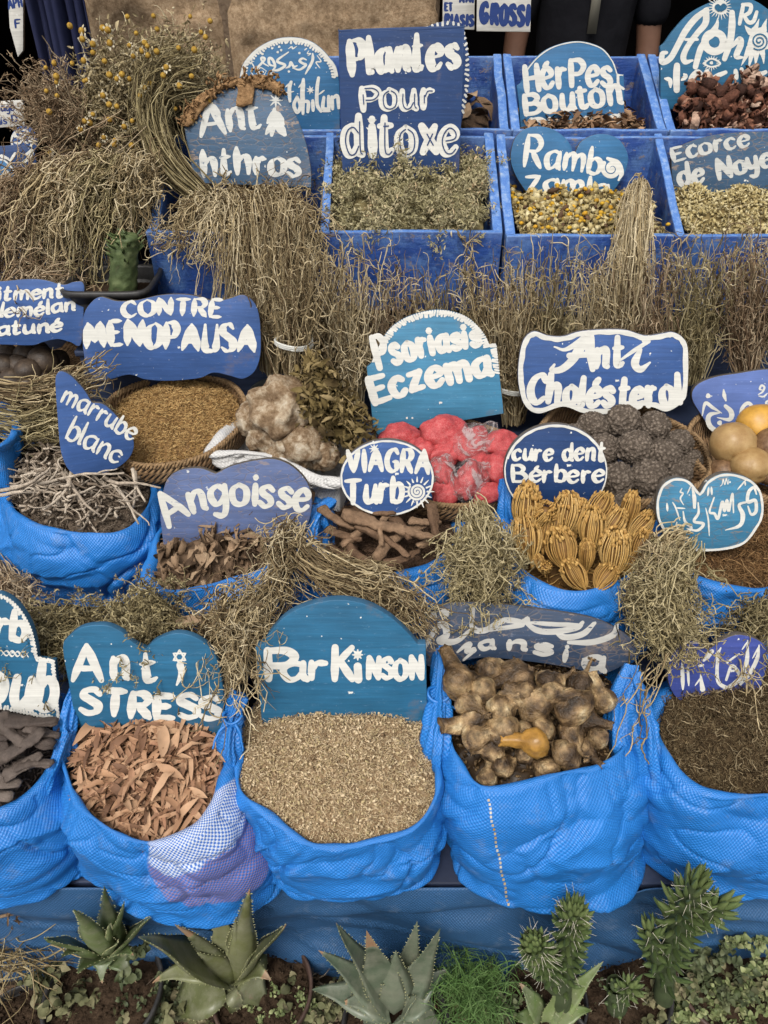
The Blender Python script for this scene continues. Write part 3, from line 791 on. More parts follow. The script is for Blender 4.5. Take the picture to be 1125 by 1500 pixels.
s = Sign(cc((757, 126, 1), (763, 121, 1), (775, 96), (803, 71), (844, 60), (880, 69), (898, 89), (905, 108, 1), (914, 109, 1), (915, 194, 1), (763, 194, 1), (760, 150, 1)), 2.03, 9, mat='mid', edge='edge_b', label='blue arched sign with rounded white letters about herpes, in a rear box')
s.text('HérPes', [(768, 138), (830, 130), (898, 128)], (44, 42), 4.9, .74, .02, .3, 20, .8)
s.text('Bouton', [(767, 172), (830, 164), (913, 154)], (33, 38), 4.9, .82, .0, .3, 20, .8)
s.text('Disoma', [(774, 199), (912, 188)], 26, 5, .8, .0, .3, 20, .8)
s.border(2.4, 0, lambda c: (c[:, 1] < 110)); s.line([(905, 110), (906, 124), (913, 130)], 2).done()

s = Sign(cc((748, 228), (756, 200), (777, 186), (807, 188), (831, 205), (841, 226, 1), (853, 206), (878, 196), (905, 203), (920, 228), (914, 256), (895, 284), (872, 304), (832, 312), (796, 304), (771, 281), (753, 252)), 1.83, 14, mat='mid', label='blue heart shaped sign reading Ramba Zamla above the yellow flower box')
s.text('Ramb', [(764, 246), (815, 251), (880, 258)], (52, 44), 4.6, .6, .06, .5, 20, .5)
s.spiral(896, 247, 14, 1.6, 3.2).pen(4.2, '890,232 905,240 910,254 906,264')
s.text('Zamla', [(768, 286), (830, 284), (893, 292)], 30, 4.6, .7, -.06, .5, 20, .6); s.done()

s = Sign(cc((967, 68, 1), (974, 62, 1), (986, 45), (1010, 20), (1045, 2), (1080, -4), (1108, 2), (1135, 24), (1155, 60), (1165, 160, 1), (968, 160, 1)), 2.05, 9, mat='teal', edge='edge_b', label='large blue arched sign with bold letters, a heart, an eye and a spiral sun')
s.inl = []
s.zoom(960, 0, 6.82).br([24, 32, 32, 30, 30, 30, 26, 16], '515,95 400,185 300,310 230,440 150,580 70,620 70,540 112,525').br([34, 32, 28, 27, 30, 28, 10], '505,110 500,230 420,330 330,450 280,560 300,618 372,603').br(15, '300,395 420,395', tip=.9)
s.br([4, 22, 40, 30], '623,180 612,250 570,330 520,380').br([24, 32, 30, 27], '500,400 455,480 425,570 400,668').br(38, '685,420 657,487 590,515 523,487 495,420 523,353 590,325 657,353 685,420', tip=1.0).br([28, 36, 34, 26], '765,125 765,250 745,420 690,588').br([14, 32, 32, 30, 8], '760,470 840,395 850,450 810,560 882,575')
s.br(21, '878,45 840,240', '870,45 950,52 942,120 880,160', '880,150 930,222 980,210 1012,120', tip=.8).zdot(122, (1040, 400)).br([34, 20, 3], '950,320 920,290 893,255', '990,300 1010,260 1035,190', '1080,300 1090,250 1112,190', '940,480 900,570 858,655', '970,500 950,590 930,690', '1010,510 1005,580 998,655', '1060,500 1075,560 1082,635')
a = np.linspace(0, 15, 120); s.inl.append((np.stack([960 + (1035 + (8 + 5.6 * a) * np.cos(a)) / 6.82, (410 + (8 + 5.6 * a) * np.sin(a)) / 6.82], -1), 1.0))
s.zdot(78, (645, 72)).rays(960 + 645 / 6.82, 72 / 6.82, 11, 18, 22, .8); s.inl.append((catmull([(960 + x / 6.82, y / 6.82) for x, y in ((640, 112), (605, 75), (622, 55), (648, 75), (680, 50), (695, 75), (640, 112))], False, 8), 2.2))
s.line([(1030, 93), (1042, 86), (1055, 93), (1042, 98), (1030, 93)], 1.3).dot(1042, 92, 2.6).rays(1042, 92.5, 8, 12, 16, .7)
s.br(34, '215,655 210,760 212,900', tip=.9).br(22, '95,785 145,800 150,870', '285,740 300,765 262,800').br([20, 30, 30, 20], '470,755 420,722 360,790 410,850').zdot(27, (515, 716)).br(24, '500,780 520,850', '700,722 590,775 550,850', '800,705 810,780', '860,690 880,800', '985,720 980,820', '1100,720 1030,760 1020,840', tip=.8); s.done()

s = Sign(cc((984, 232), (990, 220), (1010, 208), (1045, 198), (1080, 194), (1125, 193), (1165, 198), (1190, 240), (1190, 312, 1), (994, 312, 1), (985, 260)), 1.84, 14, mat='worn', label='cracked worn blue sign reading ecorce de noyer, with a rusty top edge')
s.text('Ecorce', [(986, 240), (1040, 226), (1100, 216)], 25, 4, .8, 0, .5, 20, .5)
s.text('de Noyer', [(994, 277), (1060, 262), (1150, 240)], (36, 34), 4.6, .62, .08, .4, 20, .7); s.done()

# --- signs deep in the doorway and far at the left
s = Sign(cc((699, -40, 1), (779, -40, 1), (777, 47, 1), (698, 46, 1)), 2.42, 3, mat='white', label='white panel with dark blue block letters GROSSI, inside the doorway')
s.text('GROSSI', [(702, 36), (776, 40)], 34, 4.6, con=.2); s.done()
s = Sign(cc((649, -40, 1), (696, -40, 1), (695, 44, 1), (648, 42, 1)), 2.46, 3, mat='white', label='narrow white panel with faded blue capitals, next to the GROSSI panel')
s.text('ET', [(650, 17), (664, 17)], 14, 2.2).text('RIASIS', [(650, 38), (694, 40)], 19, 3).text('AAI', [(672, 4), (694, 4)], 14, 2.5); s.done()

# --- third row
s = Sign(cc((-70, 413), (-30, 409), (0, 412), (36, 409), (64, 410), (92, 417), (108, 413), (122, 415), (123, 440), (119, 503), (102, 501), (85, 497), (64, 501), (46, 506), (0, 505), (-40, 507), (-72, 500)), 1.47, 14, mat='royal', label='wavy blue sign with three lines of white script, above the dark nuts')
s.text('Traitment', [(-62, 443), (20, 441), (94, 437)], (24, 24), 3.6, .62, .12, .4, 20, .7)
s.text('a lemélan', [(-34, 466), (40, 465), (111, 456)], (24, 24), 3.4, .6, .15, .4, 20, .7)
s.text('natuné', [(-26, 493), (40, 490), (93, 486)], (23, 24), 3.8, .62, .1, .4, 20, .7); s.done()

s = Sign(cc((122, 464), (130, 447), (146, 435), (171, 441), (199, 440), (231, 433), (258, 431), (284, 433), (313, 441), (334, 438), (356, 432), (373, 444), (380, 465), (382, 494), (381, 522), (373, 544), (356, 555), (338, 551), (313, 546), (292, 554), (249, 558), (213, 556), (188, 549), (149, 558), (129, 542), (122, 515), (121, 490)), 1.42, 14, mat='royal', label='wide wavy blue sign reading contre menopausa over the grain basket')
s.text('CONTRE', [(177, 467), (250, 464), (327, 468)], (28, 32), 4.8, .62, .05, .55, 15, .35)
s.text('MENOPAUSA', [(124, 514), (190, 510), (250, 516), (376, 520)], (44, 48), 6.6, .62, .0, .6, 15, .3, gap=.12); s.done()

s = Sign(cc((81, 560), (84, 547), (92, 544), (106, 552), (124, 572), (135, 590, 1), (153, 593), (175, 614), (195, 643), (192, 667), (171, 686), (140, 695), (107, 694), (90, 665), (84, 608)), 1.17, 14, 18, mat='royal', label='small tilted heart sign reading marrube blanc, stuck in the sack of grey twigs')
s.text('marrube', [(87, 588), (125, 608), (194, 648)], 28, 3, .72, 0, .4, 20, .7)
s.text('blanc', [(91, 643), (130, 660), (172, 682)], (40, 34), 3.2, .62, .05, .45, 20, .6); s.done()

s = Sign(cc((537, 538, 1), (544, 532, 1), (553, 511), (571, 482), (600, 463), (642, 454), (681, 463), (706, 485), (718, 507, 1), (727, 504, 1), (738, 606, 1), (548, 638, 1)), 1.33, 16, mat='sky', edge='edge_b', label='light blue arched sign reading psoriasis eczema above the red packets')
s.text('Psoriasis', [(553, 545), (630, 522), (708, 508)], (54, 38), 5.8, .62, .05, .25, 20, .85)
s.text('Eczema', [(545, 596), (630, 571), (724, 552)], (46, 44), 6.8, .70, .0, .3, 20, .85)
part = lambda c: (c[:, 1] < 530) & (c[:, 1] > 440) | (c[:, 0] > 715) & (c[:, 1] < 548)
s.ticks(1, 4, 1.5, part, 7).ticks(1, 3.5, 1.0, lambda c: c[:, 1] < 530, 4).dot(596, 612, 1.6).dot(604, 612, 1.4).done()

s = Sign(cc((759, 560), (760, 525), (767, 497), (782, 485), (803, 491), (825, 492), (849, 485), (885, 482), (917, 483), (945, 491), (970, 488), (985, 486), (1000, 494), (1008, 513), (1007, 572), (999, 590), (977, 603), (956, 597), (935, 595), (896, 606), (857, 606), (825, 596), (789, 606), (768, 593)), 1.37, 15, mat='royal', label='wavy blue sign with a thick white border reading anti cholesterol')
s.line([(812, 534), (808, 542), (822, 541), (838, 528), (852, 505), (862, 489)], [3, 4, 5, 6, 8, 9], tip=.6).line([(812, 508), (828, 512), (850, 500), (863, 490), (864, 512), (868, 541)], [2, 3, 5, 6, 8, 7], tip=.6).line([(834, 521), (862, 519)], 4.5)
s.text('nt', [(868, 541), (915, 539)], 52, 6.5, .58, .06, .4, 20, .7).line([(938, 512), (930, 532), (938, 541), (952, 531)], [6, 6, 5, 3], tip=.5).line([(944, 499), (950, 494)], [4, 3]).line([(950, 500), (928, 514), (908, 528)], [3, 3, 1.5])
s.text('Cholésterol', [(768, 592), (850, 597), (930, 599), (1000, 592)], (48, 50), 6.4, .62, .06, .3, 20, .8)
s.border(8).done()

s = Sign(ell(567, 700, 69, 56), 1.06, 16, base=(567, 748), mat='royal', label='round blue sign with white rim and a spiral sun, standing in the root sack')
s.text('VIAGRA', [(508, 694), (560, 693), (629, 697)], (36, 40), 4.6, .62, .02, .45, 15, .6)
s.text('Turb', [(503, 740), (594, 738)], (40, 42), 5, .75, .04, .35, 20, .7)
s.spiral(611, 720, 13, 2.6, 1.7).rays(611, 720, 15, 23, 16, 1.4).rays(548, 657, 1, 7, 8, 1.3)
s.border(3.5).done()

s = Sign(ell(814, 690, 76, 69), 1.09, 15, base=(814, 735), mat='navy', label='oval navy sign with thin white rim, standing among the dried flower heads')
s.text('cure dent', [(749, 676), (815, 676), (886, 677)], (27, 31), 3.6, .66, .05, .45, 20, .7)
s.text('Bérbere', [(749, 708), (886, 708)], (28, 29), 3.7, .68, .0, .45, 20, .7)
s.border(4.5, 0, lambda c: c[:, 1] < 672).border(2.6, 0, lambda c: c[:, 1] >= 668).done()

s = Sign(cc((1014, 584), (1020, 565), (1045, 553), (1080, 547), (1125, 541), (1165, 545), (1185, 580), (1180, 640), (1150, 676), (1090, 676), (1050, 640), (1030, 612)), 1.36, 15, mat='peri', label='periwinkle blue sign with white Arabic letters behind the yellow gourds')
s.zoom(1010, 535, 9.78).br([8, 26, 24, 6], '180,722 228,545 330,605 460,685').br([10, 32, 36, 36, 34], '430,680 300,705 265,780 300,880 400,950').br([26, 36, 38, 28, 5], '515,585 585,650 605,720 560,778 395,748').br([10, 30, 12], '488,350 497,430 520,505').br(26, '722,742 760,605 850,545 955,665', tip=.8).br(15, '1040,355 1005,340 1030,290 1072,315 1045,380 985,420').br(12, '990,440 1060,448 1115,400').br(16, '1125,500 1095,540 1125,570', '1085,690 1125,640', '1180,600 1230,560 1260,640').br(5, '665,765 695,830')
s.zdot(36, (267, 438), (430, 825)).zdot(5, (665, 272), (1040, 195)); s.done()

# --- second row
s = Sign(cc((236, 770), (236, 738), (244, 704), (263, 689), (292, 686), (316, 694, 1), (341, 682), (377, 674), (404, 673), (429, 684), (450, 707), (457, 736), (450, 770), (430, 800), (380, 830), (300, 835), (248, 815)), 1.03, 18, mat='slate', label='greyish blue double humped sign reading angoisse, paint finely crackled')
s.text('Angoisse', [(247, 776), (290, 752), (360, 742), (455, 752)], (52, 54), 5.6, .62, .0, .3, 20, .8, gap=.2); s.done()

s = Sign(cc((961, 738), (969, 712), (988, 700), (1009, 704), (1025, 722, 1), (1038, 703), (1063, 693), (1095, 700), (1114, 718), (1119, 746), (1112, 770), (1085, 800), (1030, 808), (990, 800), (966, 768)), 1.0, 15, mat='skyc', label='round heart sign with white rim and Arabic script, standing in rust coloured rootlets')
s.zoom(955, 685, 6.62).br([8, 20, 14], '392,195 410,290 412,385').br(14, '447,340 450,440 408,520 500,545 440,608 340,590', '302,425 320,520 380,590 280,640 238,585 240,530').br(8, '310,540 295,580', '200,335 230,390 270,510', '230,390 320,395', '290,200 275,235 300,250 275,300 305,360', '520,390 545,500 555,660').br(6, '380,170 340,255').br(11, '145,345 150,420')
s.br(14, '602,290 558,425 605,445 640,490 682,330 702,420 726,315 744,420 780,250 790,435', tip=.5).br(11, '550,192 540,270', '575,188 580,260').br(5, '660,180 680,160 690,110 705,165 720,105 735,160 745,110').br(8, '912,115 830,210', '900,130 905,172').br(17, '1012,255 985,192 935,240 930,330 1000,318 1008,420 962,452 930,375').br([8, 14, 24, 18, 4], '930,330 845,360 880,460 850,560 710,605').border(4.2).done()

# --- front row
s = Sign(cc((-60, 890), (-20, 870), (7, 873), (28, 890), (45, 918), (53, 948), (55, 966, 1), (80, 969, 1), (87, 1056, 1), (-60, 1026, 1)), .75, 15, mat='teal', edge='edge_b', label='blue arched sign with pebbled white border, cut by the edge of the picture')
s.text('rb', [(-14, 936), (40, 944)], 50, 6.6, .62, .0, .25, 20, .8)
s.text('Soub', [(-66, 1024), (84, 1048)], (70, 76), 8.4, .68, .0, .25, 20, .8)
s.ticks(1, 5, 1.8, lambda c: c[:, 0] > 0, 5).border(3, 0, lambda c: c[:, 0] > 0)
s.pen(1.3, '2,952 10,960 18,953 26,961 34,954 42,962', '2,960 10,953 18,961 26,954 34,962 42,955').done()

s = Sign(cc((92, 950), (100, 933), (121, 919), (153, 916), (178, 926), (195, 942), (213, 951, 1), (228, 938), (256, 928), (284, 933), (309, 951), (321, 978), (328, 1024), (327, 1078, 1), (112, 1066, 1), (101, 1004)), .74, 15, mat='teal', edge='edge_b', label='blue heart topped sign reading anti stress, standing in brown dry leaves')
s.text('A', [(101, 1001), (152, 1001)], 60, 7, .62, .0, .5, 20, .6)
s.text('n', [(159, 1000), (191, 1000)], 60, 6.6, .62, .0, .45, 20, .6).text('t', [(203, 1003), (234, 1000)], 50, 7, .62, .05, .45, 20, .5).line([(264, 974), (266, 986), (259, 1003)], [5.5, 5, 1.5])
s.line([(263, 952), (254, 967), (254, 967), (272, 967), (272, 967), (263, 952)], 1.3).line([(263, 972), (254, 957), (254, 957), (272, 957), (272, 957), (263, 972)], 1.3)
s.text('STRESS', [(113, 1048), (200, 1055), (326, 1057)], (46, 42), 7.6, .62, .0, .4, 20, .6, gap=.12); s.done()

s = Sign(cc((374, 948, 1), (386, 943, 1), (396, 926), (421, 901), (457, 885), (499, 879), (537, 886), (570, 903), (596, 926), (612, 944, 1), (624, 944, 1), (626, 1066, 1), (384, 1066, 1)), .755, 15, mat='teal', edge='edge_b', thick=.016, label='plain blue arched sign reading Parkinson, standing in chopped pale herbs')
s.text('P', [(385, 999), (437, 998)], 51, 7.6, con=.25, tip=.85).text('ar', [(410, 1000), (482, 998)], 44, 6, .66, con=.25, tip=.85).text('K', [(484, 998), (520, 998)], 55, 6.6, con=.25, tip=.85)
s.line([(524, 976), (525, 995)], 6).rays(524, 959, 1, 8, 8, 2.4).text('NSON', [(535, 996), (580, 997), (621, 996)], (35, 37), 5.2, gap=.10, con=.3, tip=.85); s.done()

s = Sign(cc((612, 940), (618, 915), (634, 896), (662, 883), (725, 884), (796, 893), (867, 905), (913, 926), (933, 948), (920, 970), (880, 988), (842, 980), (796, 972), (725, 964), (690, 966), (640, 980), (618, 965)), .83, 30, mat='dark', label='very worn dark board with faded Arabic and latin letters, leaning over the brown bulbs')
s.zoom(610, 870, 3.41).br(17, '30,290 90,185 135,150 150,205 115,235 200,235 275,175').br(15, '285,62 280,165 340,182 440,132 530,152 350,182', '535,132 600,180 690,188 800,168 830,142', '690,182 740,216 830,200 890,145', '760,242 880,240 980,205 1002,150', tip=.6).br(11, '560,142 700,152 810,152').zdot(26, (140, 97)).zdot(18, (85, 105), (552, 130))
s.br(12, '205,290 240,262 268,250 250,288 292,278 235,330').text('a', [(701, 955), (727, 953)], 25, 4.6).text('n', [(739, 953), (773, 955)], 26, 5.2).text('s', [(779, 961), (812, 963)], 30, 5).text('i', [(820, 970), (832, 972)], 30, 5).text('a', [(850, 983), (887, 987)], 38, 6); s.done()

s = Sign(cc((978, 985), (985, 958), (999, 943), (1020, 940), (1041, 950, 1), (1056, 939), (1081, 930), (1109, 937), (1123, 952), (1121, 985), (1105, 1020), (1060, 1034), (1005, 1030), (984, 1012)), .79, 15, mat='ultra', label='violet blue heart sign with white Arabic strokes, standing in dark brown moss')
s.zoom(970, 920, 7.26).br([6, 22, 24, 26, 20], '908,130 905,300 880,430 830,540 690,640').br([20, 20, 17, 13], '750,600 825,510 742,400 680,550').br([6, 22, 22, 12], '1030,180 1010,320 930,480 830,600').br([8, 17, 20, 22], '622,210 592,300 592,560 710,650').br(11, '690,362 820,270').zdot(18, (690, 362)).br([22, 30, 12], '530,245 480,300 440,345').br(14, '440,390 380,405').br([8, 18, 28], '410,490 415,560 430,650').br(9, '415,520 350,610', '908,140 848,228', '622,215 555,292', '1030,190 960,320').br(21, '212,370 220,650').br(14, '270,400 282,610'); s.done()

# --- small far signs by the left wall
s = Sign(ell(35, 208, 20, 24), 2.0, 8, mat='royal', label='small dark blue sign with a round letter, far back under the flower bunches')
s.text('So', [(20, 212), (47, 210)], 20, 2.6, .8); s.line(ell(32, 206, 15, 16), 1.4, True).done()
s = Sign(cc((-40, 240), (0, 232), (18, 244), (26, 262), (26, 290, 1), (-40, 290, 1)), 1.75, 12, mat='mid', label='pale blue rounded sign cut by the picture edge, above the hanging dry stems')
s.line([(0, 262), (10, 252), (14, 268), (6, 276)], 2.4).border(3).done()
s = Sign(cc((-30, 150, 1), (34, 146, 1), (36, 184, 1), (-30, 190, 1)), 2.12, 6, mat='white', label='grey white board with small blue handwriting in the shade by the wall')
s.text('usage', [(-12, 166), (22, 162)], 14, 1.4).text('lis D', [(-2, 183), (26, 180)], 12, 1.3)
s.done()
s = Sign(cc((-40, 222), (10, 213), (40, 214), (52, 228), (50, 244), (20, 262, 1), (-40, 262, 1)), 1.9, 12, mat='navy', label='dark blue board with a curved white brush stroke, behind the pale rounded sign')
s.pen(4, '2,228 14,236 22,224', '30,240 42,232 46,222 38,226').done()
s = Sign(cc((10, -30, 1), (34, -30, 1), (34, 74, 1), (26, 84, 1), (14, 40, 1)), 2.25, 4, mat='white', label='narrow white board with dark letters beside the dark hanging cloth')
s.text('APH', [(12, 14), (34, 10)], 16, 1.8).text('F', [(22, 42), (32, 41)], 14, 1.8).done()
# ------------------------------------------------------------------ woven sacks
def loop_resample(L, n):
    """closed loop of points resampled to n equal steps, starting at its point nearest to the camera"""
    L = np.concatenate([L, L[:1]]); d = np.r_[0, np.cumsum(np.linalg.norm(np.diff(L, axis=0), axis=1))]
    q = np.linspace(0, d[-1], n, endpoint=False); return np.stack([np.interp(q, d, L[:, k]) for k in range(L.shape[1])], -1)

class Sack:
    def __init__(s, label, rim, z, base, zb, bulge=.03, zslope=0.0, lip=.0085, nu=380, seed=0, mat='sack', wr=1.0, group='blue woven sacks on the stand', p=.8, body_px=None, zpts=None, sag=1.0):
        """rim: photo points of the mouth's edge; z its height (+ zslope per metre back); base: centre x, y and radii of the foot at height zb"""
        rim = catmull(np.array(rim, float), True, 10)
        W = atZ(rim[:, 0], rim[:, 1], z)
        if zslope:
            y0 = W[:, 1].mean()
            for _ in range(6): W = atZ(rim[:, 0], rim[:, 1], z + zslope * (W[:, 1] - y0))
        W = loop_resample(W, nu)
        c = W.mean(0); a = np.arctan2(W[:, 1] - c[1], W[:, 0] - c[0])
        if np.sum(np.diff(np.unwrap(a))) < 0: W = W[::-1]
        c = W.mean(0); a = np.unwrap(np.arctan2(W[:, 1] - c[1], W[:, 0] - c[0]))
        s.rim, s.c, s.a, s.seed = W, c, a, seed
        od = W[:, :2] - c[:2]
        T = np.roll(W, -3, 0) - np.roll(W, 3, 0); o2 = np.stack([T[:, 1], -T[:, 0]], -1); o2 /= np.linalg.norm(o2, axis=1, keepdims=True)
        k = np.exp(-np.linspace(-2, 2, 25) ** 2); k /= k.sum()
        o2 = np.stack([np.convolve(np.r_[o2[-12:, j], o2[:, j], o2[:12, j]], k, 'valid') for j in (0, 1)], -1); o2 /= np.linalg.norm(o2, axis=1, keepdims=True)
        out3 = np.concatenate([o2, np.zeros((nu, 1))], 1)
        # the rolled lip: from inside, over the top, to the outside
        ph = np.linspace(-2.4, 1.0, 9); rows = []
        th = np.linspace(0, 2 * np.pi, nu, endpoint=False)
        P1 = np.stack([W[:, 0], W[:, 1], 0 * th], -1)
        lipn = lip * np.clip(1 + .9 * noise(P1, 14, seed + 1, 2), .35, 2.4)
        lipz = .012 * noise(P1, 9, seed + 2, 2) * wr
        vv = [-.10]; rows.append(W - out3 * (lip * 1.1) + np.array([0, 0, -.09]))
        for q in ph:
            rows.append(W + out3 * (np.sin(q) * lipn)[:, None] + np.stack([0 * th, 0 * th, (np.cos(q) - .85) * lipn + lipz], -1)); vv.append((q + 2.4) / 3.4 * .05 - .05)
        top = rows[-1]
        ca, sa = np.cos(a), np.sin(a); e = .72
        B = np.stack([base[0] + base[2] * np.sign(ca) * np.abs(ca) ** e, base[1] + base[3] * np.sign(sa) * np.abs(sa) ** e, np.full(nu, zb)], -1)
        nv = 104; H = max(.05, float((top[:, 2] - zb).mean()))
        cre = []                                             # folds: mostly run down and outwards from the mouth
        rs = np.random.RandomState(seed + 100); per_ = np.r_[0, np.cumsum(np.linalg.norm(np.diff(W[:, :2], axis=0), axis=1))]; Lp = per_[-1]
        for q in range(16):
            u0 = rs.rand() * Lp; s0 = max(-.02, rs.rand() * .9 - .25); ln = rs.uniform(.05, .17); an = rs.uniform(-1, 1) * (1.3 if rs.rand() < .4 else .6)
            cre.append((u0, s0 * H, math.sin(an), math.cos(an), ln, rs.uniform(.003, .006), rs.uniform(.002, .005)))
        for sv in np.linspace(0, 1, nv)[1:]:
            f = sv ** 1.15
            bg = bulge * np.sin(np.pi * min(1, sv ** p)) + .012 * np.exp(-((sv - .93) / .08) ** 2)
            tuck = max(0, (sv - .90) / .10) ** 2 * .03
            P = top * (1 - f) + B * f
            P = P + out3 * (bg - tuck)
            P[:, 2] = top[:, 2] * (1 - sv) + zb * sv
            # wrinkles: soft hanging folds across, and creases running down from the mouth
            Q = np.stack([ca * 1.0, sa * 1.0, np.full(nu, sv * 1.4)], -1)
            d = .012 * noise(Q + np.array([0, 0, 3.1]) * seed, 1.7, seed, 1) * np.sin(np.pi * sv) ** .5
            cr = noise(np.stack([ca * 1.5 + sv * .9, sa * 1.5 - sv * .5, np.full(nu, sv * .9 + seed)], -1), 1.9, seed + 4, 1)
            d = d - .010 * (1 - np.abs(cr)) ** 9 * min(1, sv * 3) * wr
            cr2 = noise(np.stack([ca * 2.0, sa * 2.0, np.full(nu, sv * 4.2 + np.sin(seed))], -1), 1.3, seed + 9, 1)
            d = d - .0045 * (1 - np.abs(cr2)) ** 12 * wr + .0012 * noise(Q, 9, seed + 6, 2)
            wp = .35 * noise(np.stack([ca * 1.2, sa * 1.2, np.full(nu, sv * 1.5 + seed)], -1), 1.5, seed + 12)
            n1 = noise(np.stack([per_ * 6.5 + wp * 2 + sv * 1.3, np.full(nu, sv * H * 9 + seed) + wp, 0 * ca + seed], -1), 1, seed + 14); n2 = noise(np.stack([per_ * 13 - sv * 2.2 + wp * 3, np.full(nu, sv * H * 17 + seed) + per_ * 4, 0 * ca], -1), 1, seed + 15)
            d = d + (-.022 * (np.abs(n1) - .35) + .010 * (np.abs(n2) - .3)) * min(1, sv * 5 + .15) * wr
            for u0, h0, sx_, sy_, ln, wd, am in cre:
                du = (per_ - u0 + Lp / 2) % Lp - Lp / 2; dv = sv * H - h0
                al = du * sx_ + dv * sy_; ac = du * sy_ - dv * sx_ + .12 * (al - ln / 2) ** 2 / ln
                e = np.clip(al / ln, 0, 1); env = np.sin(np.pi * e) ** .7 * (np.abs(al - ln / 2) < ln / 2)
                d = d - am * wr * env * (np.exp(-(ac / wd) ** 2) - .6 * np.exp(-((ac - 2.0 * wd) / (1.6 * wd)) ** 2))
            P = P + out3 * d[:, None]
            rows.append(P); vv.append(sv * H)
        V = np.concatenate(rows); nr = len(rows)
        V = np.concatenate([V, [[base[0], base[1], zb]]])
        per = np.r_[0, np.cumsum(np.linalg.norm(np.diff(W[:, :2], axis=0), axis=1))] * 1.1
        s.root = empty('woven_sack', (c[0], c[1], zb), label, 'sack', group)
        # unwelded seam column for a clean uv
        R = np.concatenate([V[:-1].reshape(nr, nu, 3), V[:-1].reshape(nr, nu, 3)[:, :1]], 1)
        U = np.stack([np.broadcast_to(np.r_[per, per[-1] + .005][None], (nr, nu + 1)), np.broadcast_to(np.array(vv)[:, None], (nr, nu + 1))], -1)
        Qd = grid_faces(nu + 1, nr)[:, ::-1]
        Vc = np.concatenate([R.reshape(-1, 3), V[-1:]]); Uc = np.concatenate([U.reshape(-1, 2), [[0, 0]]])
        l0 = (nr - 1) * (nu + 1); tr = [[l0 + i + 1, l0 + i, len(Vc) - 1] for i in range(nu)]
        s.body = add('sack_body', Vc, M[mat], s.root, quads=Qd, tris=tr, uv=Uc)
    def ear(s, pts, r, seed=1, n=1):
        """a twisted, tied corner of the sack along photo points with heights: (px, py, z)"""
        P = np.array([atZ(x, y, z) for x, y, z in pts]); P = catmull(P, False, 14)
        k = len(P); u = np.linspace(0, 1, k); m = 40
        rr = np.interp(u, np.linspace(0, 1, len(r)), r)
        T = unit(np.gradient(P, axis=0)); ref = np.array([.3, -1, .2]); A = unit(ref - T * (T @ ref)[:, None]); Bv = np.cross(T, A)
        a = np.linspace(0, 2 * np.pi, m + 1); tw = u[:, None] * 2.5 + seed
        fold = 1 + .26 * np.sin(a[None] * 4 + tw * 1.3) + .16 * np.sin(a[None] * 9 - tw * 2 + seed) + .12 * np.sin(a[None] * 2 + seed * 3)
        RR = rr[:, None] * fold
        V = P[:, None] + RR[..., None] * (np.cos(a)[None, :, None] * A[:, None] + .72 * np.sin(a)[None, :, None] * Bv[:, None])
        V = V + .0025 * noise(V, 60, seed, 2)[..., None]
        ln = np.r_[0, np.cumsum(np.linalg.norm(np.diff(P, axis=0), axis=1))]
        U = np.stack([np.broadcast_to(a * np.mean(r) * 1.2, (k, m + 1)), np.broadcast_to(ln[:, None], (k, m + 1))], -1)
        add('tied_corner', V.reshape(-1, 3), M['sack'], s.root, quads=grid_faces(m + 1, k), uv=U.reshape(-1, 2))
    def tie(s, px, py, z, r, tilt=0):
        """the strip knotted round a corner"""
        c = atZ(px, py, z); a = np.linspace(0, 6.283, 26); mb = MB()
        for q in range(3):
            p = c + np.stack([r * np.cos(a), r * .8 * np.sin(a), .003 * np.sin(a * 2 + q) + .004 * (q - 1) + tilt * r * np.cos(a)], -1); tubes(mb, p, .0028, sides=6)
        for q in (-1, 1):
            e = grow(np.array([c + [q * .006, -r * .8, 0]]), [[q * .8, -.6, -.4]], .045, 8, .2, .1, .12); tubes(mb, e, .003, .0015, sides=5)
        mb.build('knotted_strip', M['sack'], s.root)
    def mound(s, drop=.02, rise=.03, back=0.0, inset=.012, seed=0, rough=.006, nr=26, label='', cat='', name='contents', mat=None, kind='stuff', peak=(0, 0)):
        """the heap's base surface; returns a sampler f(rho, angle index) -> points"""
        nu = 120; W = s.rim[np.linspace(0, len(s.rim), nu, endpoint=False).astype(int)]; c = W.mean(0)
        s.mW, s.mc = W, c; s.mp = (drop, rise, back, seed, rough, inset, peak)
        rho = np.linspace(0, 1, nr)
        V = s.surf(np.repeat(rho, nu), np.tile(np.arange(nu), nr))
        s.mV, s.mQ = V, grid_faces(nu, nr, True)
        return s
    def surf(s, rho, iu):
        drop, rise, back, seed, rough, inset, peak = s.mp; W, c = s.mW, s.mc; nu = len(W)
        f0 = np.floor(iu).astype(int) % nu; f1 = (f0 + 1) % nu; fr = (np.asarray(iu) % 1)[:, None]
        E = W[f0] * (1 - fr) + W[f1] * fr
        d = E - c; L = np.linalg.norm(d[:, :2], axis=1, keepdims=True); d = d * (1 - inset / np.maximum(L, 1e-3))
        cc2 = c + np.array([peak[0], peak[1], 0])
        P = cc2 + (c + d - cc2) * np.asarray(rho)[:, None]
        P[:, 2] = P[:, 2] - drop + rise * (1 - np.asarray(rho) ** 2.2) + back * (P[:, 1] - c[1]) + rough * noise(np.stack([P[:, 0], P[:, 1], 0 * P[:, 0]], -1), 45, seed, 2)
        return P
    def sample(s, n, rmax=1.0, lo=0.0):
        return s.surf(np.sqrt(RS.uniform(lo * lo, rmax * rmax, n)), RS.rand(n) * len(s.mW))
